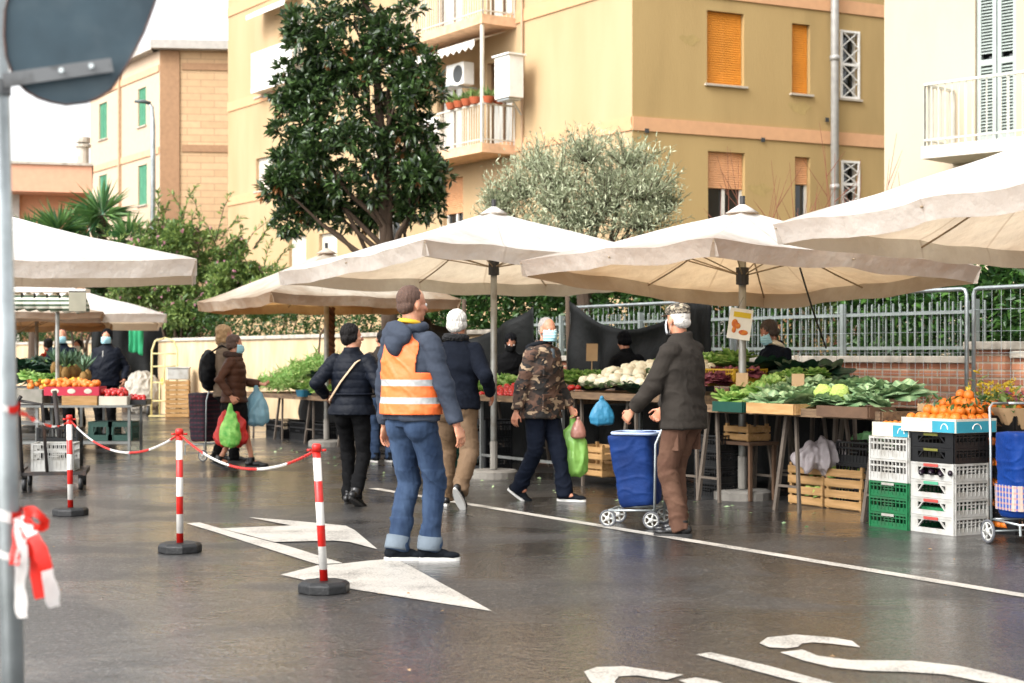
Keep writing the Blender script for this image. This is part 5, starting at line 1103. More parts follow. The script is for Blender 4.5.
person('stooping vendor in black hood half hidden behind the camouflage man', g.x, g.y, R(190), 1.62, 1.15, 'hooded_jacket', cloth('black_fleece', '#0c0c0e'), .86, None, None, lean=.08, head=(0, R(-30)), trousers=M_BLKT, shoe=M_BOOT, hair=cloth('black_beanie', '#101014'), hair_kind='full', mask=cloth('black_mask', '#17181a'), skin=M_SKIN2, voxel=.012)
g = G(383, 462)
person('customer in dark jacket mostly hidden between black coat woman and vest man', g.x+.0, g.y, R(20), 1.66, 1.05, 'jacket', cloth('brown_grey_jacket', '#4a423c'), .86, None, None, lean=.03, trousers=M_JEAN, shoe=M_TRAIN, sole=M_WSOLE, hair=H_DARK, hair_kind='short', voxel=.012)
def at(px, Y): return ((px-512)/FPX*Y, Y)
x_, y_ = at(107, 25.2)
nv = person('stout vendor in navy jacket and black cap with mask behind the tomato boxes', x_, y_, R(172), 1.75, 1.30, 'jacket', cloth('dark_navy_shell', '#141a28', .6), .86, {1: (.33, .05, .90), -1: (-.33, .12, .95)}, None, head=(R(6), 0), trousers=M_BLKT, shoe=M_BOOT, hair=cloth('black_beanie', '#101014'), hair_kind='full', mask=M_MASK, voxel=.012, belly=.05)
q = MB(); q.tube([(0, .175, 1.2), (0, .165, 1.42)], .005, 4); q.build('white_zip', M_WHITE, nv['o'])
x_, y_ = at(62, 25.6)
person('bald vendor with pale blue mask and navy jumper standing behind the pineapples', x_, y_, R(182), 1.76, 1.12, 'jumper', cloth('navy_jumper', '#1c2434'), .86, None, None, head=(0, 0), trousers=M_BLKT, shoe=M_BOOT, hair=H_SHAVE, hair_kind='thin', mask=M_MASK, voxel=.012)
x_, y_ = at(78, 29.5)
person('distant person in grey top to the right of the bald vendor', x_, y_, R(170), 1.62, .95, 'top', cloth('grey_top', '#3c3f48'), .86, None, None, trousers=M_BLKT, shoe=M_BOOT, hair=H_DARK, hair_kind='full', mask=M_EYE, voxel=.014)
x_, y_ = at(51, 31)
person('dark haired person in bright red top far behind at left', x_, y_, R(60), 1.66, 1.0, 'top', cloth('red_top', '#c23a22'), .86, {1: (.2, .35, 1.1), -1: (-.2, .3, 1.1)}, None, lean=.06, trousers=M_BLKT, shoe=M_BOOT, hair=H_DARK, hair_kind='full', voxel=.014)
# ================================================================ props
M_WOOD = mat('pale_wood', '#b08a5c', .8, col2='#94703f', scale=4, stretch=(1, 8, 8), bump=.3, bscale=30, dirt='#6b5030', dscale=5, damt=.4); M_WOODD = mat('dark_wood', '#5b4330', .85, var=.2, bump=.3, bscale=20)
M_PWHITE = mat('white_plastic', '#aaa9a4', .5, var=.08, dirt='#6b6352', dscale=7, damt=.6); M_PBLK = mat('black_plastic', '#0d0e10', .4, var=.2); M_PGRN = mat('green_plastic', '#0f5f36', .45, var=.2, dirt='#3c4436', dscale=7, damt=.5); M_PYEL = mat('yellow_plastic', '#b08a1c', .5)
M_PDG = mat('dark_green_plastic', '#0c3d33', .45); M_CARD = mat('cardboard', '#a88a66', .9, var=.1, bump=.1); M_CARDB = mat('blue_printed_card', '#2a8ba0', .7); M_CARDW = mat('white_card', '#c6bfae', .8); M_REDP = mat('red_printed_card', '#b0203a', .7)
M_EDGE = mat('weathered_board', '#7a6248', .85, col2='#4f3e2e', scale=5, stretch=(1, 6, 6), bump=.3)
M_TABLE = mat('table_metal', '#7a7c7a', .5, metal=.5, dirt='#4a443c', dscale=5); M_TRES = mat('trestle_wood', '#5a5046', .8, var=.2, bump=.3)
def crate_wood(label, loc, rz, size=(.5, .3, .17), group=None, mt=None):
    L_, W_, H_ = size; o = thing('wooden_crate', label, 'crate', loc, rz, group); mt = mt or M_WOOD; t = .008
    q = MB(); n = 2 if H_ < .22 else 3; sh_ = H_/n*.78
    for i in range(n):
        z = .012+sh_/2+i*H_/n
        q.box((0, W_/2, z), (L_, t, sh_)); q.box((0, -W_/2, z), (L_, t, sh_)); q.box((L_/2-.004, 0, z), (t, W_-.012, sh_)); q.box((-L_/2+.004, 0, z), (t, W_-.012, sh_))
    q.build('side_slats', mt, o, bevel=.0015)
    for sx in (-1, 1):
        for sy in (-1, 1): MB().box((sx*(L_/2-.024), sy*(W_/2-.022), H_/2+.01), (.028, .028, H_+.02)).build('corner_post', mt, o)
    q = MB()
    for i in range(5): q.box((0, -W_/2+.04+i*(W_-.08)/4, .006), (L_-.02, W_/7, .008))
    q.build('base', mt, o); return o
def crate_plastic(label, loc, rz, mt, size=(.44, .34, .135), group=None, open_front=True, plate=None):
    L_, W_, H_ = size; o = thing('plastic_crate', label, 'crate', loc, rz, group); q = MB(); t = .010
    def side(c, ux, n_, Ls, opening):
        ux = Vector(ux); nn = Vector(n_); c = Vector(c)
        def bx(u0, u1, z0, z1, th=t, off=0):
            m = c+ux*(u0+u1)/2+nn*off; M = Matrix((ux, nn, Vector((0, 0, 1)))).transposed(); q.box(m+Vector((0, 0, (z0+z1)/2)), (abs(u1-u0), th, z1-z0), M=M)
        h = Ls/2
        bx(-h, h, 0, .022); bx(-h, h, H_-.018, H_-.002, t*1.8)
        if opening:
            bx(-h, -h*.62, .022, H_-.018); bx(h*.62, h, .022, H_-.018); bx(-h*.62, h*.62, .022, H_*.30)
            bx(-h*.62, h*.62, H_*.72, H_-.018)
            for s_ in (-1, 1):
                a = c+ux*s_*h*.62+Vector((0, 0, H_*.32)); b = c+ux*s_*h*.40+Vector((0, 0, H_*.72)); q.bar(a, b, .014, t)
        else:
            bx(-h, h, .022, H_*.4, t*.6)
            n = max(4, int(Ls/.04))
            for i in range(n+1): u = -h+.006+(Ls-.012)*i/n; bx(u-.004, u+.004, .022, H_-.018, t*1.3)
            bx(-h, h, H_*.66, H_*.74); bx(-h*.28, h*.28, H_*.5, H_*.56)
        for u in (-h+.008, h-.008): bx(u-.008, u+.008, 0, H_, t*2)
    side((0, W_/2, 0), (1, 0, 0), (0, 1, 0), L_, open_front); side((0, -W_/2, 0), (-1, 0, 0), (0, -1, 0), L_, open_front)
    side((L_/2, 0, 0), (0, 1, 0), (-1, 0, 0), W_, False); side((-L_/2, 0, 0), (0, -1, 0), (1, 0, 0), W_, False)
    q.box((0, 0, .006), (L_-.02, W_-.02, .008)); q.build('crate_shell', mt, o)
    if plate: MB().box((0, W_/2+.012, H_*.85), (L_*.32, .004, H_*.16)).build('label_plate', plate, o)
    return o
# -------- produce prototypes (mesh data only)
M_ORF = mat('orange_peel', '#d9731a', .45, var=.15, scale=3, bump=.25, bscale=120, coord='Object'); M_TOM = mat('tomato_skin', '#b01f1a', .25); M_CAUL = mat('cauliflower_curd', '#d6cdb2', .8, bump=.6, bscale=60); M_LEAFB = leafmat('cabbage_leaf', '#3c6640', '#a9bf8e', .5, .15)
M_LETT = leafmat('lettuce_leaf', '#568a34', '#b3cc78', .5, .3); M_KALE = leafmat('kale_leaf', '#10281c', '#22472c', .6, .1); M_RIBW = mat('white_rib', '#b9c4a0', .6); M_RADI = leafmat('radicchio_leaf', '#4a1525', '#8b4a52', .6, .2); M_YELF = mat('yellow_fruit', '#c9a626', .5)
M_PALEG = leafmat('pale_green_pod', '#5d8c3a', '#a9bd72', .6, .15)
def leafy(name, n, R_, H_, m, rib=True, core=None, cr=.5, curl=.3, wd=.55):
    """head of overlapping curved leaves"""
    vs = []; fs = []; rn = []; rv = []; rf_ = []
    for i in range(n):
        a = i*2.39996; f = i/n; el_ = R(15+62*f); r = R_*(1.1-.5*f); up = Vector((math.cos(a)*math.cos(el_), math.sin(a)*math.cos(el_), math.sin(el_))); sd = Vector((-math.sin(a), math.cos(a), 0)); nr = sd.cross(up); rr = random.random(); st = len(vs)
        for j in range(6):
            g_ = j/5; w_ = wd*r*math.sin(PI*min(.97, g_*.85+.12))**.7; c = up*r*g_*1.15+nr*(-curl*r*g_*g_)*-1
            if f < .5: c.z -= .25*r*g_*g_
            for k in range(5):
                u = (k-2)/2; p = c+sd*u*w_+nr*(-abs(u)**2*.25*w_)*-1+nr*random.uniform(-.06, .06)*r*g_; p.z = max(p.z*H_/R_, -.02); vs.append(p); rn.append(min(1, rr*.35+(1-abs(u))**3*.65+.25*g_*random.random()))
        for j in range(5):
            for k in range(4): q_ = st+j*5+k; fs.append((q_, q_+1, q_+6, q_+5))
    me = bpy.data.meshes.new(name); me.from_pydata([tuple(p) for p in vs], [], fs); me.polygons.foreach_set('use_smooth', [True]*len(fs)); me.materials.append(m)
    at_ = me.attributes.new('rnd', 'FLOAT', 'POINT'); at_.data.foreach_set('value', rn)
    me2 = None
    if core:
        q = MB(); q.ell((0, 0, H_*.7), (R_*cr, R_*cr, R_*cr*.8), 14, 10, jit=.22); me2 = q.mesh(name+'_core', core, True)
    return me, me2
def ball(name, r, m, jit=0, sq=1.0): return MB().ell((0, 0, 0), (r, r, r*sq), 12, 8, jit=jit).mesh(name, m, True)
P_OR = ball('orange', .042, M_ORF); P_TOM = ball('tomato', .036, M_TOM, 0, .85)
P_CAU = leafy('cauliflower', 11, .115, .09, M_LEAFB, core=M_CAUL, cr=.72, curl=-.2); P_CAB = leafy('cabbage', 17, .19, .15, M_LEAFB); P_LET = leafy('lettuce', 20, .14, .12, M_LETT); P_KAL = leafy('kale', 18, .20, .17, M_KALE, curl=.5); P_RAD = leafy('radicchio', 14, .10, .09, M_RADI); P_ROM = leafy('romanesco', 10, .10, .09, M_LETT, core=mat('romanesco_curd', '#a3b85c', .8, bump=.8, bscale=50), cr=.75)
def pods(name, m, n, L_, w):
    d = rdir(n)*[1, 1, .35]; p = NR.normal(size=(n, 3))*[.05, .05, .02]-d*L_*.5+[0, 0, .03]
    o_ = leaf_object(name, p, d, L_, w, m); me = o_.data; bpy.data.objects.remove(o_); return me
P_BEAN = pods('green_bean_bunch', M_PALEG, 60, .16, .016)
def leek():
    q = MB()
    for i in range(7): a = i*.9; q.tube([(.015*math.cos(a), .015*math.sin(a), 0), (.025*math.cos(a), .025*math.sin(a), .2), (.07*math.cos(a), .07*math.sin(a), .42)], [.012, .010, .002], 5, mi=0)
    return q.mesh('chard_bunch', M_RIBW, True)
def put(mesh, name, label, cat, p, group, sc=1.0, rx=.3, extra=None, rz=None):
    o = bpy.data.objects.new(name, mesh[0] if isinstance(mesh, tuple) else mesh); COL.objects.link(o); o.location = p; o.scale = (sc, sc, sc)
    o.rotation_euler = (random.uniform(-rx, rx), random.uniform(-rx, rx), random.uniform(0, 6.28) if rz is None else rz); tag(o, label, cat, group)
    if isinstance(mesh, tuple) and mesh[1]:
        c = bpy.data.objects.new('curd', mesh[1]); COL.objects.link(c); c.parent = o
    return o
def heap_row(mesh, name, label, cat, group, s0, s1, t0, t1, z0, slope, pitch, n=None, jit=.3, sc=(.85, 1.15), layers=1, rx=.35, crown=0):
    """hexagonal heap in row coordinates (s along the row, t depth)"""
    ni = max(1, int((s1-s0)/pitch)); nj = max(1, int((t1-t0)/pitch)); k = 0
    for l in range(layers):
        for j in range(nj-l):
            for i in range(ni-l):
                s_ = s0+(i+.5+.5*(j % 2)*.8+l*.5+random.uniform(-jit, jit))*pitch; t_ = t0+(j+.5+l*.5+random.uniform(-jit, jit))*pitch
                if s_ > s1: continue
                z = z0+(t_-t0)*slope+l*pitch*.7+crown*math.sin(PI*(s_-s0)/(s1-s0))*math.sin(PI*min(1, (t_-t0)/(t1-t0)))
                put(mesh, name, label, cat, F(s_, t_, z), group, random.uniform(*sc), rx); k += 1
    return k
def table(label, s0, s1, t0, t1, z, legs='trestle', mt=None, front=None, tray=.07, group='market tables', name='market_table'):
    o = thing(name, label, 'table', F((s0+s1)/2, (t0+t1)/2), ROWANG, group); L_ = s1-s0; W_ = t1-t0
    MB().box((0, 0, z-.012), (L_, W_, .024)).build('table_top', mt or M_WOODD, o)
    q = MB(); q.box((0, W_/2+.012, z+tray/2-.03), (L_+.02, .02, tray)); q.box((0, -W_/2-.012, z+tray/2-.03), (L_+.02, .02, tray)); q.box((L_/2+.01, 0, z+tray/2-.03), (.02, W_, tray)); q.box((-L_/2-.01, 0, z+tray/2-.03), (.02, W_, tray))
    q.build('edge_boards', front or M_EDGE, o)
    n = max(2, round(L_/1.35)+1)
    for i in range(n):
        x = -L_/2+.12+i*(L_-.24)/(n-1)
        for sy in (-1, 1):
            y = sy*(W_/2-.12)
            q = MB()
            if legs == 'trestle': q.bar((x-.16, y+sy*.05, 0), (x-.06, y, z-.03),   .028, .025, up=Vector((0, 1, 0))); q.bar((x+.16, y+sy*.05, 0), (x+.06, y, z-.03), .035, .03, up=Vector((0, 1, 0))); q.bar((x-.13, y+sy*.04, .22), (x+.13, y+sy*.04, .22), .025, .02)
            else: q.bar((x, y, 0), (x, y, z-.03), .035, .035, up=Vector((0, 1, 0)))
            q.build('leg', M_TRES if legs == 'trestle' else M_TABLE, o)
    if legs != 'trestle':
        q = MB()
        for sy in (-1, 1): q.box((0, sy*(W_/2-.12), .2), (L_-.24, .025, .03)); 
        q.build('crossbar', M_TABLE, o)
    return o
# ---- stall with greens
table('long table of cabbages and leafy greens under the poster umbrella', -2.45, -.02, 1.95, 2.75, .86, group='market tables')
table('rear table of dark kale in front of the reading vendor', -1.15, -.02, 2.8, 3.45, .95, group='market tables')
gL = 'savoy cabbage heads on the greens table'
for lab, me, nm, t0, t1, z, pitch, s0, s1, sc in (
    ('blue green savoy cabbage in the front rows of the greens table', P_CAB, 'cabbage', 2.0, 2.6, .92, .20, -2.3, -.6, (.75, 1.05)),
    ('light green lettuce at the left end of the greens table', P_LET, 'lettuce', 2.0, 3.1, .92, .21, -.62, -.02, (.9, 1.2)),
    ('small light green lettuce in the middle of the greens table', P_LET, 'lettuce', 2.05, 2.3, .92, .2, -1.9, -1.5, (.6, .8)),
    ('dark kale head heaped at the back of the greens table', P_KAL, 'kale', 2.75, 3.35, 1.00, .22, -.95, -.05, (.7, .95))):
    heap_row(me, nm, lab, nm, lab.split(' in ')[0].split(' at ')[0]+'s', s0, s1, t0, t1, z, .25, pitch, sc=sc)
for i in range(7): put(P_KAL, 'kale', 'dark kale head on the tall pile beside the reading vendor', 'kale', F(.0+random.uniform(-.35, .35), 3.3+random.uniform(-.2, .2), 1.12+random.uniform(0, .08)), 'kale heads on the tall pile', 1.15)
for i in range(3): put(ball('yellow_green_curd', .085, mat('romanesco_curd', '#a3b85c', .8), .25), 'romanesco', 'bright yellow green romanesco set among the cabbages', 'romanesco', F(-1.75+.1*i, 2.15+.1*(i % 2), 1.02), 'romanesco heads among the cabbages')
for i, (px, lab) in enumerate(((742, 'small cardboard price card stuck in the cabbages at left'), (798, 'small brown price card stuck in the middle of the cabbages'))):
    pc_ = FT(px, 2.35, 1.12); o = MB().box((0, 0, 0), (.11, .006, .13)).bar((0, .005, -.2), (0, .005, -.05), .008).build('price_card', M_CARD, None, loc=pc_); o.rotation_euler = (R(-12), 0, R(-10)); tag(o, lab, 'price card', 'blank brown price cards')
# printed fronts of boxes standing at the edge
for s_, w_, mt_, lab in ((-.62, .42, M_PDG, 'green printed box front at the left of the greens table edge'), (-1.2, .62, M_WOOD, 'pale wooden box front in the middle of the greens table edge'), (-2.1, .60, M_WOODD, 'dark wooden tray front at the right of the greens table edge')):
    o = thing('produce_tray', lab, 'tray', F(s_, 1.86, .845), ROWANG, 'produce trays on the greens table edge'); MB().box((0, .0, .045), (w_, .018, .09)).box((0, -.15, .008), (w_, .28, .012)).box((w_/2, -.15, .045), (.014, .28, .09)).box((-w_/2, -.15, .045), (.014, .28, .09)).build('tray_sides', mt_, o)
# ---- cauliflower stall
table('table of white cauliflowers between camouflage man and grey jacket man', .06, 2.25, 1.95, 3.3, .93, group='market tables')
heap_row(P_CAU, 'cauliflower', 'white cauliflower in the heap on the cauliflower table', 'cauliflower', 'white cauliflowers', .75, 2.2, 2.0, 2.95, 1.0, .22, .155, sc=(.6, .95), crown=.07)
heap_row(P_LET, 'lettuce', 'bright green lettuce behind the white cauliflowers', 'lettuce', 'lettuces behind the cauliflowers', .8, 2.3, 3.0, 3.5, 1.2, .35, .22)
heap_row(P_KAL, 'kale', 'dark green leafy head at the front edge of the cauliflower table', 'kale', 'dark greens at the cauliflower front', .75, 1.3, 1.95, 2.15, 1.0, .2, .16, sc=(.5, .65))
yc = crate_plastic('yellow plastic crate of radicchio behind the blue trolley', F(.45, 2.75, 1.05), ROWANG, M_PYEL, (.60, .40, .17), open_front=False)
heap_row(P_RAD, 'radicchio', 'purple brown radicchio heaped in front of the yellow crate', 'radicchio', 'radicchio heads', .1, .75, 2.0, 2.9, 1.02, .2, .16, sc=(.85, 1.15))
crd = FT(592, 3.05, 1.38); o = MB().box((0, 0, 0), (.13, .006, .2)).bar((0, .006, -.25), (0, .006, -.08), .01).build('price_card', M_CARD, None, loc=crd); o.rotation_euler = (R(-8), 0, R(-12)); tag(o, 'tall brown price card standing in the lettuces behind the cauliflowers', 'price card')
o = tag(MB().box((0, 0, 0), (.01, .01, .01)).build('tmp', M_CARD), 'x', 'x'); bpy.data.objects.remove(o)
# ---- tomato / orange stall behind camouflage man
table('table of tomatoes partly hidden by the camouflage man', 2.32, 4.3, 1.95, 3.2, .86, legs='frame')
heap_row(P_TOM, 'tomato', 'red orange tomato in the heap left of the camouflage man', 'tomato', 'tomatoes left of the camouflage man', 2.6, 4.2, 2.0, 2.5, .90, .25, .085, sc=(.9, 1.15))
heap_row(P_LET, 'lettuce', 'lettuce behind the tomato heap near the white haired man', 'lettuce', 'lettuces behind the tomatoes', 2.4, 4.2, 2.6, 3.2, 1.04, .2, .22, sc=(.8, 1))
# ---- middle stall (behind white haired man)
table('table of mixed salad behind the white haired man in navy coat', 4.6, 8.0, 2.2, 3.3, .84)
heap_row(P_LET, 'lettuce', 'lettuce on the table behind the navy coat man', 'lettuce', 'lettuces behind the navy coat man', 4.6, 8.0, 2.25, 3.2, .9, .2, .24)
# ---- bean stall
table('trestle table of green beans and salad behind the woman in brown', 9.3, 13.2, 2.65, 3.9, .70)
heap_row(P_BEAN, 'bean_bunch', 'pale green bean bunch on the table behind the brown jacket woman', 'beans', 'green bean bunches', 11.4, 13.1, 2.7, 3.9, .80, .42, .16, sc=(1.0, 1.5))
heap_row(P_LET, 'lettuce', 'small lettuce on the bean table beside the black coat woman', 'lettuce', 'lettuces on the bean table', 9.4, 11.4, 2.7, 3.9, .80, .42, .19, sc=(.7, 1.05))
heap_row(P_TOM, 'pepper', 'red pepper at the back edge of the bean table', 'pepper', 'red peppers on the bean table', 9.6, 13.0, 3.75, 4.0, 1.22, .2, .11, sc=(1, 1.4))
heap_row(P_KAL, 'kale', 'dark green bunch in the middle of the bean table', 'greens', 'dark green bunches on the bean table', 10.2, 11.6, 3.0, 3.5, .96, .4, .24, sc=(.7, .9))
tb = thing('produce_tub', 'small blue plastic tub at the front edge of the bean table', 'tub', F(10.6, 2.62, .72), ROWANG); MB().rings([(0, 0, 0, .12, .08), (0, 0, .1, .15, .1)], 16, pw=5).build('tub_body', mat('blue_plastic', '#14566b', .5), tb)
arch = thing('metal_hoop_rack', 'tall rusty metal hoop trolley standing against the cream wall', 'hand truck', F(13.6, 4.3), ROWANG); q = MB(); q.tube([(-.25, 0, 0), (-.25, 0, 1.45), (-.2, 0, 1.7), (0, 0, 1.82), (.2, 0, 1.7), (.25, 0, 1.45), (.25, 0, 0)], .018, 8); q.tube([(-.25, 0, 1.2), (.25, 0, 1.2)], .012, 6); q.tube([(-.25, 0, .6), (.25, 0, .6)], .012, 6); q.build('frame', M_WOODD, arch, True); MB().box((0, .12, .02), (.45, .25, .02)).build('foot_plate', M_WOODD, arch)
# ---- right: stacks of crates and oranges
U_ = lambda px, T: FT(px, T)
c0 = G(954, 536)   # front corner of the main stack
rz0 = ROWANG; lv = Vector((VX, VY, 0)); ln_ = Vector((NX, NY, 0))
cm0 = c0+lv*.22+ln_*.17
labs = ['bottom white crate of the tall stack under the orange box', 'second white crate from the bottom of the tall stack, green goods inside', 'third white crate from the bottom of the tall stack', 'topmost white crate of the tall stack, dark aubergines inside']
for i in range(4): crate_plastic(labs[i], cm0+Vector((0, 0, i*.134)), rz0, M_PWHITE, (.46, .35, .134), 'stacked white crates', plate=mat('faded_red_plate', '#a84038', .6) if i != 2 else mat('faded_green_plate', '#4a9a78', .6))
for i in range(4):
    put(MB().tube([(-.12, 0, 0), (-.05, 0, .005), (.06, 0, .0), (.11, 0, 0)], [.012, .028, .036, .015], 10).mesh('aubergine', mat('aubergine_skin', '#1a0f1c', .2), True), 'aubergine', 'dark aubergine lying in the topmost white crate', 'aubergine', cm0+lv*(-.15+.1*i)-ln_*.12+Vector((0, 0, 3*.134+.055)), 'aubergines in the white crate', 1, .1, rz=1.2)
gr_ = MB().box((0, 0, 0), (.36, .26, .04)).build('green_net', mat('green_net_cloth', '#1c7a4a', .8, bump=.8, bscale=20), None, loc=cm0+Vector((0, 0, .134+.04)), bevel=.01); gr_.rotation_euler = (0, 0, rz0); tag(gr_, 'folded green net lying in the second white crate', 'net')
z = 4*.134
for i in range(2): crate_plastic(['lower black crate on top of the white stack', 'upper black crate directly beneath the orange box'][i], cm0+Vector((0, 0, z+i*.115)), rz0, M_PBLK, (.45, .35, .115), 'stacked black crates', plate=mat('olive_plate', '#6b6a24', .6))
z += .232
def fruit_box(label, loc, rz, size, mts=(M_CARDW, M_CARDB), arc=True):
    L_, W_, H_ = size; o = thing('cardboard_box', label, 'box', loc, rz); q = MB(); t = .008
    q.box((0, W_/2, H_/2), (L_, t, H_)); q.box((0, -W_/2, H_/2), (L_, t, H_)); q.box((L_/2-.004, 0, H_/2), (t, W_-.01, H_)); q.box((-L_/2+.004, 0, H_/2), (t, W_-.01, H_)); q.box((0, 0, .006), (L_-.02, W_-.02, .006)); q.build('box_sides', mts[0], o)
    q = MB(); q.box((-L_*.28, W_/2+.006, H_*.42), (L_*.40, .004, H_*.8)); q.box((-L_/2-.002, 0, H_*.42), (.004, W_*.98, H_*.8)); q.build('printed_band', mts[1], o)
    if arc:
        q = MB(); q.tube([(-L_*.30+math.cos(a)*.035, W_/2+.009, H_*.25+math.sin(a)*H_*.38) for a in [i*PI/10 for i in range(11)]], .004, 4)
        q.tube([(-L_/2-.006, math.cos(a)*.045, H_*.25+math.sin(a)*H_*.38) for a in [i*PI/10 for i in range(11)]], .004, 4); q.build('printed_arc', M_WHITE, o)
    return o
ob_ = cm0+Vector((0, 0, z)); fruit_box('cardboard box of oranges with blue print on top of the tall stack', ob_, rz0, (.56, .42, .105))
k = 0
for l, (ra, zz) in enumerate(((1.0, .10), (.78, .16), (.55, .22), (.3, .275))):
    ni, nj = int(6.4*ra)+1, int(5*ra)
    for i in range(ni):
        for j in range(nj):
            u = (i+.5)/ni-.5; w_ = (j+.5)/max(1, nj)-.5; p = ob_+lv*(u*.52*ra-.03*l)+ln_*(w_*.38*ra+.03*l)+Vector((random.uniform(-.008, .008), random.uniform(-.008, .008), zz+random.uniform(-.008, .008)))
            put(P_OR, 'orange', 'orange in the heap in the cardboard box on the tall stack', 'orange', p, 'oranges in the box', random.uniform(.88, 1.1), 3); k += 1
o = leaf_object('orange_leaves', np.array([tuple(ob_+lv*random.uniform(-.28, .2)+ln_*random.uniform(-.18, .2)+Vector((0, 0, random.uniform(.17, .25)))) for _ in range(70)]), rdir(70), .075, .03, M_LAUR); tag(o, 'dark green leaves scattered over the heaped oranges', 'leaves', kind='stuff')
# second heap just behind
ob2 = ob_+ln_*.62+lv*(-.02)+Vector((0, 0, .0)); cs_ = crate_plastic('black crate holding the rear heap of oranges', ob2+Vector((0, 0, .0)), rz0, M_PBLK, (.6, .5, .12))
table('low table behind the orange boxes by the brick pillar', -4.4, -2.75, 2.65, 3.35, .765, legs='frame')
for i in range(42): put(P_OR, 'orange', 'orange in the rear crate behind the cardboard box', 'orange', ob2+lv*random.uniform(-.27, .27)+ln_*random.uniform(-.2, .2)+Vector((0, 0, .12+random.uniform(0, .08))), 'oranges in the rear crate', random.uniform(.9, 1.1), 3)
pp = []; dd = []
for i in range(34):
    c = FT(993, 2.9)+Vector((random.gauss(0, .12), random.gauss(0, .1), 1.06+random.gauss(0, .05)))
    for _ in range(9): pp.append(tuple(c+Vector(rdir(1)[0])*.02)); dd.append(tuple(rdir(1)[0]))
fb = FT(993, 2.9); pp = np.array(pp)-np.array([fb.x, fb.y, 0]); yf = thing('flower_bunch', 'bunch of yellow mimosa flowers at the right end of the oranges', 'flowers', (fb.x, fb.y, 0)); leaf_object('blossoms', pp, dd, .03, .025, leafmat('mimosa_yellow', '#c9a81e', '#e0c84a', .7, .3), yf); leaf_object('leaves', pp[::2]-[0, 0, .08], dd[::2], .1, .03, M_SHRUB, yf); MB().rings([(0, 0, .78, .10, .10), (0, 0, .98, .14, .14)], 14).build('bucket', M_PDG, yf, True)
# right hand column with oranges showing through dark crates
cr0 = FT(991, 2.35)
for i in range(5):
    crate_plastic(['bottom dark crate of the column right of the white stack', 'second dark crate of the column right of the white stack', 'third dark crate of the column right of the white stack', 'fourth dark crate of the column right of the white stack', 'top dark crate of the column right of the white stack'][i], cr0+Vector((.15, 0, i*.155)), rz0, M_PBLK, (.40, .32, .15), 'dark crates right of the white stack')
    for j in range(6): put(P_OR, 'orange', 'orange inside the dark crate column right of the white stack', 'orange', cr0+Vector((.15, 0, i*.155+.06))-ln_*.10+lv*(-.16+.06*j), 'oranges in the dark crates', .95, 3)
fbx = thing('flower_box', 'brown paper wrapped box of orange and violet flowers at right edge', 'flowers', cr0+Vector((.28, .05, .785))); MB().rings([(0, 0, 0, .17, .13), (0, 0, .13, .24, .18), (0, 0, .16, .25, .19)], 18, pw=4).build('paper_wrap', M_CARD, fbx)
pts = NR.uniform(-1, 1, (160, 3))*[.2, .15, .05]+[0, 0, .2]; leaf_object('leaves', pts, rdir(160), .09, .035, M_SHRUB, fbx); pts = NR.uniform(-1, 1, (60, 3))*[.2, .15, .05]+[0, 0, .24]; tag(leaf_object('petals', pts, rdir(60), .05, .04, leafmat('petal_mix', '#d87a1c', '#7a4a8c', .6, .3), fbx), kind='stuff')
# side stack (green + white + small box)
s0_ = G(911, 531); sc0 = s0_+lv*.22+ln_*.17+lv*.02
for i in range(3): crate_plastic(['bottom green crate of the short stack', 'middle green crate of the short stack', 'top green crate of the short stack'][i], sc0+Vector((0, 0, i*.121)), rz0, M_PGRN, (.42, .34, .121), 'stacked green crates', open_front=False, plate=M_PWHITE if i != 1 else None)
for i in range(2): crate_plastic(['lower white crate standing on the green crates', 'upper white crate standing on the green crates'][i], sc0+Vector((0, 0, .363+i*.175)), rz0, M_PWHITE, (.42, .34, .175), 'white crates on the green ones', open_front=False)
fruit_box('small cardboard box with blue print on the white and green crate stack', sc0+Vector((0, 0, .713)), rz0, (.40, .30, .11))
for i in range(14): put(P_OR, 'orange', 'orange in the small blue printed box on the short stack', 'orange', sc0+lv*random.uniform(-.15, .15)+ln_*random.uniform(-.1, .1)+Vector((0, 0, .80)), 'oranges in the small box', .8, 3)
bxp = sc0+ln_*.5+Vector((0, 0, .80)); o = thing('cardboard_box', 'open brown cardboard box standing behind the short stack', 'box', bxp, rz0); q = MB(); q.box((0, .15, .08), (.42, .008, .16)).box((0, -.15, .08), (.42, .008, .16)).box((.21, 0, .08), (.008, .29, .16)).box((-.21, 0, .08), (.008, .29, .16)); q.build('box_sides', M_CARD, o)
# ---- under the greens table
def gpx(px, py): return G(px, py)
w0 = gpx(800, 508)
for i, (dx, lab) in enumerate(((0.0, 'lower left'), (.50, 'lower right'))):
    for l in range(2):
        p = gpx(824, 508)+lv*(.27-dx*.98)+ln_*.18+Vector((0, 0, l*.185))
        crate_wood([['lower left wooden crate of fennel under the greens table', 'upper left wooden crate of fennel under the greens table'], ['lower right wooden crate of fennel under the greens table', 'upper right wooden crate of fennel under the greens table']][i][l], p, rz0+(.04 if l else 0), (.46, .32, .175), 'wooden crates of fennel')
        for k in range(5): put(P_ROM, 'fennel', 'pale fennel head inside a wooden crate under the greens table', 'fennel', p+lv*random.uniform(-.17, .17)+ln_*random.uniform(-.11, .05)+Vector((0, 0, .10)), 'fennel heads in the crates', .7)
crate_wood('single low wooden crate beside the white crates under the table', gpx(862, 503)+ln_*.15, rz0, (.36, .3, .2))
crate_wood('small wooden crate on the shelf under the left of the greens table', FT(747, 2.5, .55), rz0, (.36, .26, .14)); MB_ = thing('wooden_stand', 'dark wooden stand carrying the small crate under the greens table', 'stand', FT(747, 2.5), rz0); MB().box((0, 0, .53), (.5, .35, .03)).build('shelf', M_WOODD, MB_)
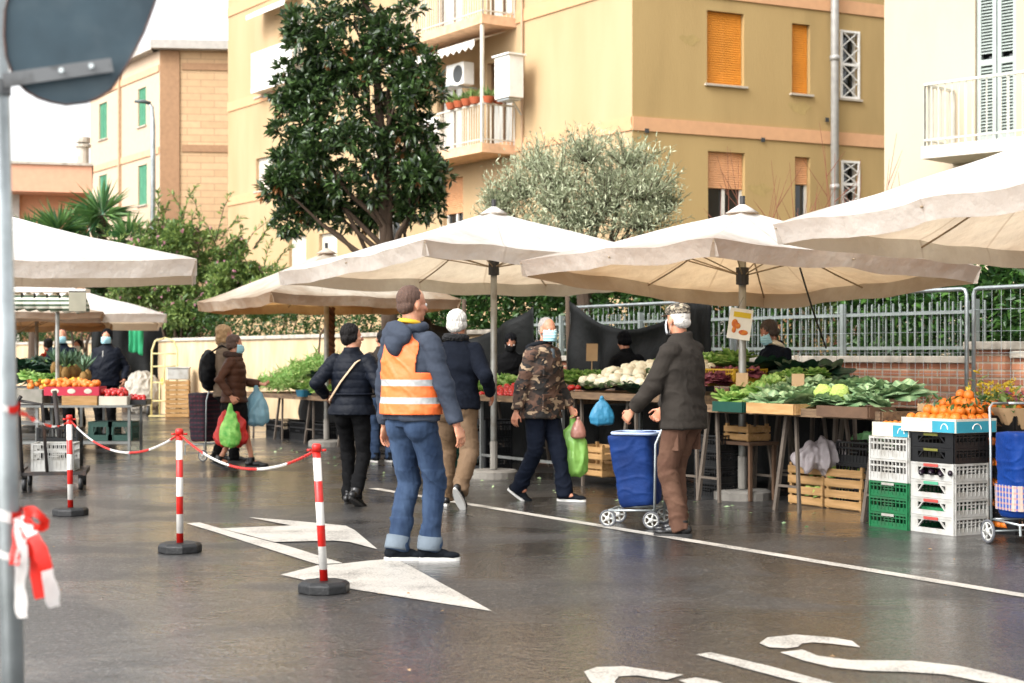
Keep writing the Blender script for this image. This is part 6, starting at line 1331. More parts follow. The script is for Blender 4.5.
for sx in (-1, 1):
    for sy in (-1, 1): MB().box((sx*.22, sy*.14, .26), (.03, .03, .515)).build('leg', M_WOODD, MB_)
for i in range(4): crate_plastic(['bottom dark crate under the left end of the greens table', 'second dark crate under the left end of the greens table', 'third dark crate under the left end of the greens table', 'top dark crate under the left end of the greens table'][i], FT(720, 2.4, i*.15), rz0, M_PBLK, (.36, .32, .15), 'dark crates under the greens table', open_front=False)
for i in range(3): crate_plastic(['bottom dark crate under the right end of the greens table', 'middle dark crate under the right end of the greens table', 'top dark crate under the right end of the greens table'][i], FT(868, 2.75, i*.2), rz0, M_PBLK, (.42, .34, .2), 'dark crates at the right end', open_front=False)
def bag(name, label, loc, r, m, seed=0, cat='bag', ties=True, hang=False, amp=.12, parent=None, vox=.008, loops=True, hh=None):
    o = thing(name, label, cat, loc); q = MB(); rx, ry, rz = r
    if hang:   # loc is the hand / hook; bag hangs below
        hgt = hh or rz*2
        q.rings([(0, 0, -hgt, rx*.55, ry*.6), (0, 0, -hgt*.93, rx*.9, ry*.9), (0, 0, -hgt*.7, rx, ry), (0, 0, -hgt*.45, rx*.8, ry*.7), (0, 0, -hgt*.22, rx*.45, ry*.3), (0, 0, -hgt*.1, rx*.15, ry*.15), (0, 0, 0, .012, .012)], 20)
    else: q.ell((0, 0, rz), r, 20, 12)
    q.remesh('bag_body', m, o, vox=vox, smooth=2, disp=lambda c: amp*rx*(1-2*abs(noise.noise(Vector((c.x*9+seed, c.y*9, c.z*5)))))+amp*.5*rx*noise.noise(Vector((c.x*26+seed, c.y*26, c.z*12))))
    if hang and loops:
        for s in (-1, 1): MB().tube([(s*rx*.25, 0, -.10), (s*.02, 0, -.02), (0, 0, .015)], .006, 6, ry=.002).build('handle', m, o)
    return o
def film(name, c, a=.75, rough=.25): return mat(name, c, rough, var=.05, alpha=a, trans=.3, bump=.5, bscale=25)
M_FILMW = film('clear_bag_film', '#c9bfc0', .8); M_FILMG = film('green_bag_film', '#9ad06a', .8); M_FILMB = film('blue_bag_film', '#86b4c4', .8); M_FILMDG = film('pale_green_film', '#6fa56a', .92)
bag('plastic_bag', 'crumpled clear plastic bag lying on the wooden fennel crates', gpx(812, 508)+ln_*.12+Vector((0, 0, .345)), (.22, .12, .10), M_FILMW, 2, amp=.3)
bag('plastic_bag', 'big pale green plastic bag beside the fennel crates', gpx(842, 506)+ln_*.35+Vector((0, 0, .36)), (.20, .14, .13), M_FILMDG, 5, amp=.22)
bg_ = FT(606, 1.9, .93); bag('hanging_bag', 'bright blue plastic bag hanging from the cauliflower table edge', bg_-ln_*.05, (.12, .05, .14), mat('blue_film', '#2f80a6', .5, bump=.5, bscale=20), 4, hang=True, hh=.28, amp=.1)
crate_wood('long wooden crate under the cauliflower table behind the green bag', FT(600, 2.15, .28), rz0, (.62, .36, .14)); crate_wood('lower wooden crate under the cauliflower table', FT(600, 2.25, .1), rz0, (.62, .36, .14))
for i in range(3): crate_plastic(['bottom dark crate under the tomato table', 'middle dark crate under the tomato table', 'top dark crate under the tomato table'][i], FT(490, 2.3, i*.2), rz0, M_PBLK, (.42, .34, .2), 'dark crates under the tomato table')
for i in range(3): crate_plastic(['bottom teal crate behind the khaki trousers', 'middle teal crate behind the khaki trousers', 'top teal crate behind the khaki trousers'][i], FT(458, 2.4, i*.18), rz0, M_PDG, (.42, .34, .18), 'teal crates')
for j, s_ in enumerate((9.7, 10.6, 11.5, 12.5)):
    crate_plastic('dark crate in shade under the bean table', F(s_, 3.1, 0), rz0, M_PBLK, (.6, .4, .3), 'dark crates under the bean table', open_front=False)
# scraps of leaves on the ground
pts = np.array([tuple(F(random.uniform(-2.5, 13), random.gauss(1.5, .35), .006)) for _ in range(90)]); d = rdir(90)*[1, 1, .08]; tag(leaf_object('leaf_litter', pts, d, .055, .025, M_LEAFB), 'trodden green leaf scraps on the wet road along the stalls', 'leaf scraps', kind='stuff')
pts = np.array([tuple(G(random.uniform(0, 1024), random.uniform(470, 683), .006)) for _ in range(26)]); d = rdir(26)*[1, 1, .08]; tag(leaf_object('litter', pts, d, .03, .015, M_CARD), 'tiny pale paper scraps scattered over the wet road', 'litter', kind='stuff')
# ---- shopping bags carried
def inbag(name, label, p, r, m, hh, seed, fill=None): return bag(name, label, p, r, m, seed, hang=True, hh=hh)
hnd = world(cm, cm['wr'][-1]); inbag('shopping_bag', 'light green plastic bag of vegetables in the camouflage man\'s hand', hnd+Vector((.02, -.02, -.09)), (.155, .10, .2), M_FILMG, .54, 1)
bag('small_bag', 'small clear bag of potatoes held beside the green plastic bag', hnd+Vector((.07, -.10, -.09)), (.07, .05, .07), mat('brownish_film', '#9a6a5c', .3, bump=.5, bscale=30), 8, hang=True, hh=.19, loops=False)
hnd = world(bw, bw['wr'][1]); inbag('shopping_bag', 'green net bag of vegetables in the brown jacket woman\'s hand', hnd+Vector((0, -.05, -.09)), (.12, .09, .2), mat('green_net_bag', '#3d9a2e', .5, col2='#9ad06a', scale=14, bump=.6, bscale=30), .50, 3)
inbag('shopping_bag', 'red shopping bag carried behind the green net bag', hnd+Vector((-.02, .10, -.09)), (.20, .08, .2), mat('red_bag', '#c0261e', .5, bump=.3), .50, 6)
hnd = world(bw, bw['wr'][-1]); inbag('shopping_bag', 'pale blue plastic bag hanging from the brown jacket woman\'s forearm', hnd+Vector((-.05, -.04, -.03)), (.15, .09, .2), M_FILMB, .46, 9)
# ---- trolleys
M_BLUEF = cloth('blue_nylon', '#163a86', .45, c2='#1c4aa0'); M_BLUET = cloth('dark_blue_nylon', '#1a3570', .6, c2='#23468c'); M_RIMB = mat('pale_blue_piping', '#9fb0cc', .6); M_WHL = mat('white_wheel', '#b9b9b4', .5); M_TYRE = mat('grey_tyre', '#55565a', .8)
def wheel(o, c, r, w_=.03, ax=Vector((1, 0, 0))):
    c = Vector(c); ax = Vector(ax).normalized(); y, z_ = frame_of(ax); q = MB()
    q.tube([c+y*math.cos(a)*r*.9+z_*math.sin(a)*r*.9 for a in [i*2*PI/20 for i in range(21)]], r*.12, 8); wo = q.build('wheel', M_TYRE, o, True)
    q = MB(); q.tube([c-ax*.012, c+ax*.012], r*.28, 12); q.tube([c+y*math.cos(a)*r*.74+z_*math.sin(a)*r*.74 for a in [i*2*PI/20 for i in range(21)]], r*.09, 6)
    for i in range(5): a = i*2*PI/5; q.bar(c, c+y*math.cos(a)*r*.78+z_*math.sin(a)*r*.78, r*.2, .012)
    q.build('rim', M_WHL, wo, True)
def trolley(label, loc, rz, mt, w_=.34, d_=.28, h0=.16, h1=.74, wheels=4, plaid=None, r=.075, handle=1.0, rim=True):
    o = thing('shopping_trolley', label, 'shopping trolley', loc, rz); q = MB()
    q.rings([(0, 0, h0, w_*.44, d_*.42), (0, 0, h0+.03, w_*.48, d_*.46), (0, .0, (h0+h1)/2, w_*.5, d_*.5), (0, 0, h1-.03, w_*.54, d_*.54), (0, 0, h1, w_*.53, d_*.53)], 28, pw=5)
    q.remesh('fabric_bag', mt, o, vox=.009, smooth=2, disp=folds(loc[0]*3, .009, 4, 4))
    if rim: q = MB(); q.tube([(w_*.56*math.copysign(abs(math.cos(a))**.4, math.cos(a)), d_*.56*math.copysign(abs(math.sin(a))**.4, math.sin(a)), h1+.005) for a in [i*2*PI/32 for i in range(33)]], .013, 6); q.build('rim_piping', M_RIMB, o, True)
    if plaid: q = MB(); q.rings([(0, 0, h0+.05, w_*.54, d_*.53), (0, 0, h0+.23, w_*.55, d_*.54)], 28, pw=5, caps=False); q.build('plaid_band', plaid, o, True)
    q = MB()
    for s in (-1, 1): q.tube([(s*w_*.52, -d_*.55, h0*.45), (s*w_*.52, -d_*.58, h1*.9), (s*w_*.45, -d_*.75, handle-.03), (s*w_*.36, -d_*.8, handle), (0, -d_*.8, handle)], .010, 8); q.tube([(s*w_*.50, -d_*.5, h0-.03), (s*w_*.50, d_*.6, h0-.04)], .009, 6)
    q.tube([(-w_*.5, d_*.6, h0-.04), (w_*.5, d_*.6, h0-.04)], .009, 6); q.tube([(-w_*.5, -d_*.5, h0-.03), (w_*.5, -d_*.5, h0-.03)], .009, 6); q.tube([(-w_*.62, -d_*.5, r), (w_*.62, -d_*.5, r)], .008, 6); q.build('frame', M_GALV, o, True)
    for s in (-1, 1):
        wheel(o, (s*w_*.62, -d_*.5, r), r)
        if wheels == 4: wheel(o, (s*w_*.5, d_*.62, r), r)
        q = MB(); q.tube([(s*w_*.5, d_*.6, h0-.04), (s*w_*.5, d_*.62, r)], .009, 6); q.build('fork', M_GALV, o)
    return o
g = G(636, 527); tr_ = trolley('blue four wheeled shopping trolley held by the man in flat cap', (g.x+.02, g.y+.1, 0), R(72), M_BLUET, .34, .32, .17, .73, handle=.82, r=.068); tr_.children[0].rotation_euler = (R(-7), 0, 0); tr_.children[0].location = (0, -.05, 0); tr_.children[1].rotation_euler = (R(-7), 0, 0); tr_.children[1].location = (0, -.05, 0)
def plaid(name, a, b, c_, sc):
    m = bpy.data.materials.new(name); m.use_nodes = True; nt = m.node_tree; N = nt.nodes; L = nt.links; bb_ = N['Principled BSDF']; tc = N.new('ShaderNodeTexCoord'); s = N.new('ShaderNodeSeparateXYZ'); L.new(tc.outputs['Object'], s.inputs[0]); last = None
    rgb = N.new('ShaderNodeRGB'); rgb.outputs[0].default_value = lin(a); last = rgb.outputs[0]
    for ax_, cc, k_ in (('X', b, 1), ('Z', c_, 1), ('Y', b, 1)):
        mm = N.new('ShaderNodeMath'); mm.operation = 'MULTIPLY'; mm.inputs[1].default_value = sc; L.new(s.outputs[ax_], mm.inputs[0]); fr = N.new('ShaderNodeMath'); fr.operation = 'FRACT'; L.new(mm.outputs[0], fr.inputs[0]); gt = N.new('ShaderNodeMath'); gt.operation = 'GREATER_THAN'; gt.inputs[1].default_value = .62; L.new(fr.outputs[0], gt.inputs[0])
        hf = N.new('ShaderNodeMath'); hf.operation = 'MULTIPLY'; hf.inputs[1].default_value = .6; L.new(gt.outputs[0], hf.inputs[0]); mx = N.new('ShaderNodeMix'); mx.data_type = 'RGBA'; mx.inputs[7].default_value = lin(cc); L.new(hf.outputs[0], mx.inputs[0]); L.new(last, mx.inputs[6]); last = mx.outputs[2]
    L.new(last, bb_.inputs['Base Color']); bb_.inputs['Roughness'].default_value = .8; return m
g = G(1030, 547); trolley('blue shopping trolley with plaid band cut by the right edge', (g.x+.03, g.y+.15, 0), R(196), M_BLUEF, .36, .30, .2, .80, wheels=2, plaid=plaid('blue_plaid', '#27458a', '#b9a58c', '#a06a5c', 26), r=.085, handle=1.0, rim=False)
g = G(205, 462); trolley('dark red tartan shopping trolley behind the woman in brown', (g.x-.05, g.y+.3, 0), R(60), plaid('dark_tartan', '#2a1420', '#141626', '#5c2030', 18), .36, .30, .25, .86, wheels=2, handle=1.0, rim=False)
# ---- bollards and chains
def stripe_mat():
    m = bpy.data.materials.new('red_white_stripes'); m.use_nodes = True; nt = m.node_tree; N = nt.nodes; L = nt.links; b = N['Principled BSDF']; tc = N.new('ShaderNodeTexCoord'); s = N.new('ShaderNodeSeparateXYZ'); L.new(tc.outputs['Object'], s.inputs[0])
    a = N.new('ShaderNodeMath'); a.operation = 'MULTIPLY_ADD'; a.inputs[1].default_value = 1/.252; a.inputs[2].default_value = -.035; L.new(s.outputs['Z'], a.inputs[0]); f = N.new('ShaderNodeMath'); f.operation = 'FRACT'; L.new(a.outputs[0], f.inputs[0]); g_ = N.new('ShaderNodeMath'); g_.operation = 'LESS_THAN'; g_.inputs[1].default_value = .48; L.new(f.outputs[0], g_.inputs[0])
    n = N.new('ShaderNodeTexNoise'); n.inputs['Scale'].default_value = 14; n.inputs['Detail'].default_value = 6; L.new(tc.outputs['Object'], n.inputs['Vector']); q = N.new('ShaderNodeMapRange'); q.inputs[1].default_value = .55; q.inputs[2].default_value = .8; q.inputs[4].default_value = .35; L.new(n.outputs['Fac'], q.inputs[0])
    mx = N.new('ShaderNodeMix'); mx.data_type = 'RGBA'; mx.inputs[6].default_value = lin('#c9c6c0'); mx.inputs[7].default_value = lin('#b5160c'); L.new(g_.outputs[0], mx.inputs[0])
    m2 = N.new('ShaderNodeMix'); m2.data_type = 'RGBA'; m2.inputs[7].default_value = lin('#6b5f58'); L.new(q.outputs[0], m2.inputs[0]); L.new(mx.outputs[2], m2.inputs[6]); L.new(m2.outputs[2], b.inputs['Base Color']); b.inputs['Roughness'].default_value = .4; return m
M_STRI = stripe_mat(); M_RUB = mat('black_rubber', '#0b0c0e', .5, bump=.3, bscale=30, dirt='#2a2a2a', dscale=3, damt=.5); M_REDPL = mat('red_plastic', '#c21c10', .4)
bl = []
for (px, py, lab, tl) in ((70.5, 515, 'red and white chain post farthest left beside the flat cart', -.01), (180, 552, 'red and white chain post in the middle of the three', -.004), (324, 592, 'red and white chain post nearest the camera by the road arrow', -.042)):
    g = G(px, py); o = thing('barrier_post', lab, 'barrier post', g, .3, 'red and white chain posts')
    MB().rings([(0, 0, 0, .150, .150), (0, 0, .048, .150, .150), (0, 0, .066, .125, .125)], 8).build('rubber_base', M_RUB, o, bevel=.006)
    q = MB(); M_ = Matrix.Rotation(-.3, 3, 'Z'); tp = M_@Vector((tl, 0, .80)); q.tube([(0, 0, .06), tp], .0235, 16); q.build('striped_tube', M_STRI, o, True)
    q = MB(); q.tube([tp, tp+Vector((0, 0, .035)), tp+Vector((0, 0, .045))], [.027, .027, .02], 14); q.tube([tp+Vector((0, 0, .008))+M_@Vector((.03, 0, 0)), tp+Vector((0, 0, .008))+M_@Vector((.055, 0, 0))], .008, 6); q.tube([tp+Vector((0, 0, .008))-M_@Vector((.03, 0, 0)), tp+Vector((0, 0, .008))-M_@Vector((.055, 0, 0))], .008, 6); q.build('cap', M_REDPL, o, True)
    bl.append(Vector(g)+Vector((tl, 0, .81)))
M_CHW = mat('white_chain_plastic', '#cfccc6', .5)
def chain(label, A, B, sag, seg=.45, link=.024, r=.0032, start=0):
    A = Vector(A); B = Vector(B); o = thing('plastic_chain', label, 'chain', A, 0, 'red and white plastic chains'); N_ = 400; pts = []
    for i in range(N_+1): u = i/N_; p = A.lerp(B, u); p.z -= sag*4*u*(1-u); pts.append(p-A)
    acc = [0]
    for a, b in zip(pts, pts[1:]): acc.append(acc[-1]+(b-a).length)
    tot = acc[-1]; n = int(tot/(link*.72)); q = MB()
    for k in range(n):
        s_ = (k+.5)/n*tot; i = min(N_-1, max(1, next(j for j, a in enumerate(acc) if a >= s_))); p = pts[i]; d = (pts[i+1]-pts[i-1]).normalized(); x, y = frame_of(d); sd = x if k % 2 else y
        ring = [p+d*math.cos(a)*link*.5+sd*math.sin(a)*link*.30 for a in [j*2*PI/8 for j in range(9)]]
        q.tube(ring, r, 5, mi=int((s_+start)/seg) % 2, caps=False)
    lo = q.build('chain_links', [M_REDPL, M_CHW], o, True); return o
chain('red and white plastic chain sagging between the left and middle posts', bl[0], bl[1], .20, .5, start=.25); chain('red and white plastic chain sagging between the middle and nearest posts', bl[1], bl[2], .17, .45)
# ---- pole with sign, tape
pb = P(13, 683, 4.25); 
pole = thing('sign_pole', 'grey galvanised pole in the left foreground carrying a sign seen from behind', 'sign', (pb.x, 4.25, 0)); q = MB(); top_ = P(-6, -60, 4.25)-Vector((pb.x, 4.25, 0)); bot_ = Vector((.012, 0, 0)); q.tube([bot_, bot_.lerp(top_, .5), top_], .0295, 24); q.build('pole', M_GALV, pole, True)
out = [(156, 0), (150, 17), (144, 33), (129, 62), (111, 90), (98, 98), (87, 102.5), (66, 105), (50, 102), (38, 98), (26, 91), (18, 83), (11, 70), (6, 56), (4, 35), (5, 10), (14, -25), (35, -60), (70, -85), (110, -75), (145, -40), (157, -15)]
def sp(px, py, off=0): Y = 4.12+(px-10)*.0009+off; return P(px, py, Y)-Vector((pb.x, 4.25, 0))
n = len(out); q = MB(); q.add([sp(x, y) for x, y in out]+[sp(x, y, .003) for x, y in out], [tuple(range(n)), tuple(reversed(range(n, 2*n)))]+[(i, i+n, (i+1) % n+n, (i+1) % n) for i in range(n)]); q.build('sign_plate', mat('sign_back_grey', '#3d4f58', .5, col2='#2c3a42', scale=5, metal=.3, dirt='#5f6b70', dscale=9, damt=.3), pole)
cxs, cys = 75, 20; q = MB(); q.tube([sp(x, y, -.004) for x, y in out+out[:1]], .0032, 6); q.build('folded_rim', mat('rust_rim', '#2a2826', .7, col2='#5a3424', scale=14), pole)
q = MB(); q.bar(sp(3, 80.5, -.022), sp(112, 65, -.022), .012, .036)
br_ = q.build('sign_bracket', mat('worn_bracket', '#77797a', .6, metal=.3, dirt='#2e2a26', dscale=14, damt=1.0), pole)
for x in (62, 92): q = MB(); c = sp(x, 78-(x-14)*.143-.5, -.036); q.tube([c, c+Vector((0, -.009, 0))], .007, 6); q.build('bolt', M_GALV, br_)
z_b = sp(10, 79).z; q = MB(); q.tube([Vector((bot_.lerp(top_, z_b/top_.z).x, 0, z_b-.02)), Vector((bot_.lerp(top_, z_b/top_.z).x, 0, z_b+.02))], .034, 20); q.build('pole_clamp', MATS['worn_bracket'], pole)
# tape
M_TRED = mat('red_tape', '#d4200e', .4, trans=.25, var=.1); M_TWHT = mat('white_tape', '#d9d4d0', .4, trans=.25, var=.05)
def ribbon(mb, pts, w_, mi_fn, tw=0, seed=0):
    pts = [Vector(p) for p in pts]; k = len(pts); vs = []
    for i, p in enumerate(pts):
        d = (pts[min(i+1, k-1)]-pts[max(0, i-1)]).normalized(); a = tw*i+seed; sd = d.cross(Vector((math.sin(a)*.4, -1, math.cos(a)*.2))).normalized()
        cr_ = Vector((0, -1, 0))*.006
        for j in range(4): u = j/3-.5; vs.append(p+sd*u*w_*(1+.15*math.sin(i*1.3))+cr_*math.sin(i*2.1+j*2.2+seed))
    for i in range(k-1):
        for j in range(3): a = i*4+j; mb.add([], [])
    st = len(mb.v); mb.v += [tuple(v_) for v_ in vs]
    for i in range(k-1):
        for j in range(3): a = st+i*4+j; mb.f.append((a, a+1, a+5, a+4)); mb.m.append(mi_fn(i, j))
tp_ = thing('barrier_tape', 'knotted red and white tape fluttering from the foreground pole', 'tape', (pb.x, 4.25, 0)); q = MB()
def tpx(px, py, dy=0): return P(px, py, 4.20+dy)-Vector((pb.x, 4.25, 0))
def curve(pix, n=14):
    P_ = [tpx(x, y, dy) for x, y, dy in pix]; out_ = []
    for i in range(n):
        u = i/(n-1)*(len(P_)-1); k = min(int(u), len(P_)-2); f = u-k; p0_, p1_, p2_, p3_ = P_[max(0, k-1)], P_[k], P_[k+1], P_[min(len(P_)-1, k+2)]
        out_.append(.5*((2*p1_)+(p2_-p0_)*f+(2*p0_-5*p1_+4*p2_-p3_)*f*f+(3*p1_-p0_-3*p2_+p3_)*f**3))
    return out_
ribbon(q, curve([(22, 515, 0), (30, 535, -.02), (36, 562, -.01), (42, 598, -.02)]), .038, lambda i, j: 0 if i < 9 else 0, .15)
ribbon(q, curve([(22, 516, 0), (38, 545, -.04), (48, 575, -.05), (54, 607, -.03)], 14), .034, lambda i, j: 0 if 2 < i < 8 else 1, .1, 1)
ribbon(q, curve([(20, 518, 0), (22, 550, -.03), (20, 585, -.02), (22, 618, -.02)], 14), .030, lambda i, j: 1, .1, 2)
ribbon(q, curve([(24, 512, -.01), (36, 512, -.04), (45, 524, -.03), (36, 528, -.02), (24, 518, -.01)], 12), .024, lambda i, j: 0, .2, 1)
ribbon(q, curve([(20, 520, 0), (16, 545, -.02), (14, 565, -.03)], 8), .03, lambda i, j: 0, .1, 4)
q.build('loose_ends', [M_TRED, M_TWHT], tp_, True)
q = MB(); bx = bot_.lerp(top_, .45).x
for zc, w_ in ((P(0, 517, 4.2).z, .030), (P(0, 557, 4.2).z, .02), (P(0, 408, 4.2).z, .018)):
    q = MB(); st = 0; K = 24
    for j in range(3):
        for i in range(K): a = i*2*PI/K; rr = .034+.003*math.sin(i*3+j); xc = bot_.lerp(top_, zc/top_.z).x; q.v.append((xc+math.cos(a)*rr, math.sin(a)*rr, zc+(j-1)*w_*.5+.006*math.sin(a*2)))
    for j in range(2):
        for i in range(K): q.f.append((st+j*K+i, st+j*K+(i+1) % K, st+(j+1)*K+(i+1) % K, st+(j+1)*K+i)); q.m.append(0 if (i//5) % 2 == 0 else 1)
    q.build('wrapped_band', [M_TRED, M_TWHT], tp_, True)
q = MB(); A_ = tpx(20, 412, -.02)+Vector((pb.x, 4.25, 0)); B_ = bl[0]; pts = []
for i in range(60): u = i/59; p = A_.lerp(B_, u); p.z -= .05*4*u*(1-u); pts.append(p-Vector((pb.x, 4.25, 0)))
st = len(q.v)
ribbon(q, pts, .012, lambda i, j: 0 if (i//7) % 2 == 0 else 1, .25); q.build('stretched_tape', [M_TRED, M_TWHT], tp_, True)
# ---- flat cart with crates
g = G(55, 488); ct = thing('flat_cart', 'dark two handled platform cart at left with white crate on it', 'cart', g, R(12)); M_CART = mat('rusty_dark_metal', '#2c2624', .6, var=.3, dirt='#6b4a34', dscale=7, damt=.5)
q = MB(); q.box((0, 0, .17), (.62, .75, .03)); 
for s in (-1, 1): q.box((s*.31, 0, .175), (.03, .78, .05))
q.build('platform', M_CART, ct)
for s in (-1, 1):
    q = MB(); q.tube([(-.29, s*.34, .17), (-.33, s*.34, .9), (-.30, s*.36, .94)], .02, 8) if s < 0 else q.tube([(.05, s*.36, .17), (-.03, s*.36, .98)], .024, 8); q.build('handle', M_CART, ct, True)
MB().tube([(-.33, -.34, .9), (-.1, -.34, .86), (-.05, -.34, .17)], .016, 8).build('side_frame', M_CART, ct, True)
for sx in (-1, 1):
    for sy in (-1, 1): q = MB(); q.tube([(sx*.27-.02, sy*.32, .07), (sx*.27+.02, sy*.32, .07)], .07, 14); wo = q.build('wheel', M_RUB, ct, True); MB().box((sx*.27, sy*.32, .13), (.05, .04, .06)).build('caster_fork', M_CART, wo)
crate_plastic('white slotted crate standing on the dark platform cart', (g.x+.04, g.y-.12, .19), R(6), M_PWHITE, (.40, .36, .28), open_front=False)
crate_plastic('black crate behind the white crate on the platform cart', (g.x-.02, g.y+.25, .19), R(6), M_PBLK, (.40, .3, .42), open_front=False)
# ---- left fruit stall
def ltable(label, x0, x1, Y0, Y1, z, name='market_table'):
    o = thing(name, label, 'table', ((x0+x1)/2, (Y0+Y1)/2, 0), 0, 'metal fruit stall tables'); L_, W_ = x1-x0, Y1-Y0
    MB().box((0, 0, z-.015), (L_, W_, .03)).build('table_top', M_TABLE, o); n = max(2, int(L_/1.1)+1)
    for i in range(n):
        for sy in (-1, 1): MB().box((-L_/2+.05+i*(L_-.1)/(n-1), sy*(W_/2-.05), (z-.03)/2), (.035, .035, z-.03)).build('leg', M_TABLE, o)
    q = MB(); q.box((0, -W_/2+.05, .16), (L_-.14, .025, .03)); q.box((0, W_/2-.05, .16), (L_-.14, .025, .03)); q.box((0, 0, .175), (L_-.14, W_-.16, .012)); q.build('lower_shelf', M_TABLE, o); return o
x0, x1 = at(-60, 21.6)[0], at(132, 21.6)[0]
ltable('metal table with fruit boxes beside the flat cart at left', x0, x1, 21.6, 22.4, .67); ltable('higher rear metal table of fruit in front of the bald vendor', x0, at(96, 23.2)[0], 22.55, 23.9, .80)
def lbox(label, px0, px1, Y, z, d_, h, mt, name='fruit_box', cat='box', mt2=None):
    a, b = at(px0, Y)[0], at(px1, Y)[0]; o = thing(name, label, cat, ((a+b)/2, Y+d_/2, z), 0); L_ = b-a; q = MB(); q.box((0, -d_/2, h/2), (L_, .012, h)).box((0, d_/2, h/2), (L_, .012, h)).box((L_/2, 0, h/2), (.012, d_-.02, h)).box((-L_/2, 0, h/2), (.012, d_-.02, h)).box((0, 0, .01), (L_-.02, d_-.02, .01)); q.build('box_sides', mt, o)
    if mt2: [MB().ell((-L_*.3+L_*.3*i, -d_/2-.008, h*.5), (.055, .003, .035), 10, 6).build('printed_spot', mt2, o) for i in range(3)]
    return o
lbox('long pink and white printed fruit box on the left metal table', 44, 99, 21.65, .80, .4, .12, M_REDP, mt2=M_CARDW); lbox('wooden fruit box below the pink printed box', 62, 97, 21.63, .672, .42, .125, M_WOOD)
lbox('white cardboard box of red tomatoes at the right end of the left table', 99, 127, 21.65, .672, .4, .12, M_CARDW); lbox('grey veined box at the left end of the left table', 8, 42, 21.65, .69, .4, .19, mat('grey_box', '#8f8a80', .8, dirt='#4d5a40', dscale=8)); lbox('dark low tray with red fruit beside the tomato box', 129, 146, 21.8, .672, .3, .07, M_PBLK)
def lheap(me, nm, lab, grp, px0, px1, Y0, Y1, z0, slope, n, sc=(.9, 1.15), rx=3):
    for i in range(n):
        Y = random.uniform(Y0, Y1); x = at(random.uniform(px0, px1), Y)[0]; put(me, nm, lab, nm.replace('_', ' '), (x, Y, z0+(Y-Y0)*slope+random.uniform(0, .05)), grp, random.uniform(*sc), rx)
lheap(P_TOM, 'tomato', 'red tomato heaped in the white box on the left table', 'tomatoes in the white box', 101, 126, 21.68, 22.0, .79, .1, 60, (1.0, 1.3)); lheap(P_TOM, 'red_fruit', 'red fruit in the dark low tray on the left table', 'red fruit in the dark tray', 130, 145, 21.85, 22.05, .73, .1, 16)
lheap(P_OR, 'orange', 'orange heaped in the pink printed box at left', 'oranges in the pink box', 46, 98, 21.7, 22.0, .90, .2, 46, (.9, 1.2)); lheap(P_OR, 'orange', 'orange on the rear table before the bald vendor', 'oranges on the rear left table', 30, 84, 22.6, 23.2, .86, .22, 48, (1, 1.3))
lheap(ball('lemon', .035, M_YELF), 'lemon', 'yellow lemon among the oranges of the left stall', 'lemons of the left stall', 40, 80, 22.3, 22.7, .9, .2, 26); lheap(P_LET, 'lettuce', 'green salad head on the rear table of the left stall', 'salad heads on the left stall', 24, 78, 22.9, 23.8, .95, .25, 26, (.8, 1.1), .4); lheap(P_KAL, 'kale', 'dark leafy bunch at the back of the left fruit stall', 'dark bunches on the left stall', 14, 60, 23.3, 24.0, 1.08, .2, 26, (.7, 1), .4)
def pine_mesh():
    q = MB(); q.ell((0, 0, .10), (.065, .065, .105), 14, 10, jit=.1); return q.mesh('pineapple', mat('pineapple_skin', '#7a5a26', .8, bump=1, bscale=25), True)
PINE = pine_mesh(); lp = leaf_object('t', np.zeros((34, 3)), rdir(34)*[.7, .7, .5]+[0, 0, .9], .26, .03, leafmat('pineapple_leaf', '#2f5238', '#6b8a68', .5, .1)); PCR = lp.data; bpy.data.objects.remove(lp)
for i, (px, Y, z) in enumerate(((60, 22.9, 1.0), (66, 22.8, .98), (72, 22.9, 1.0), (84, 22.2, .92), (87, 22.6, .95), (55, 23.2, 1.05), (77, 23.1, 1.02))):
    x, _ = at(px, Y); o = bpy.data.objects.new('pineapple', PINE); COL.objects.link(o); o.location = (x, Y, z); tag(o, 'pineapple with spiky grey green crown among the left stall fruit', 'pineapple', 'pineapples on the left stall'); c = bpy.data.objects.new('leaf_crown', PCR); COL.objects.link(c); c.parent = o; c.location = (0, 0, .19)
for i, px in enumerate((104, 122)): crate_plastic(['dark crate on the shelf beneath the tomato box', 'dark crate on the shelf right of it, beneath the tray'][i], (at(px, 21.9)[0], 21.95, .185), 0, M_PDG, (.34, .4, .26), 'dark crates beneath the left table')
ltable('distant metal table far behind at left under the white umbrella', at(20, 29)[0], at(78, 29)[0], 27.5, 28.6, .8); lheap(P_OR, 'orange', 'orange on the distant table at far left', 'oranges on the distant table', 32, 60, 27.6, 28.3, .86, .3, 60, (1.2, 1.6)); lheap(P_KAL, 'kale', 'dark greens on the distant table at far left', 'greens on the distant table', 20, 42, 27.6, 28.3, .9, .3, 16, (.9, 1.2), .4)
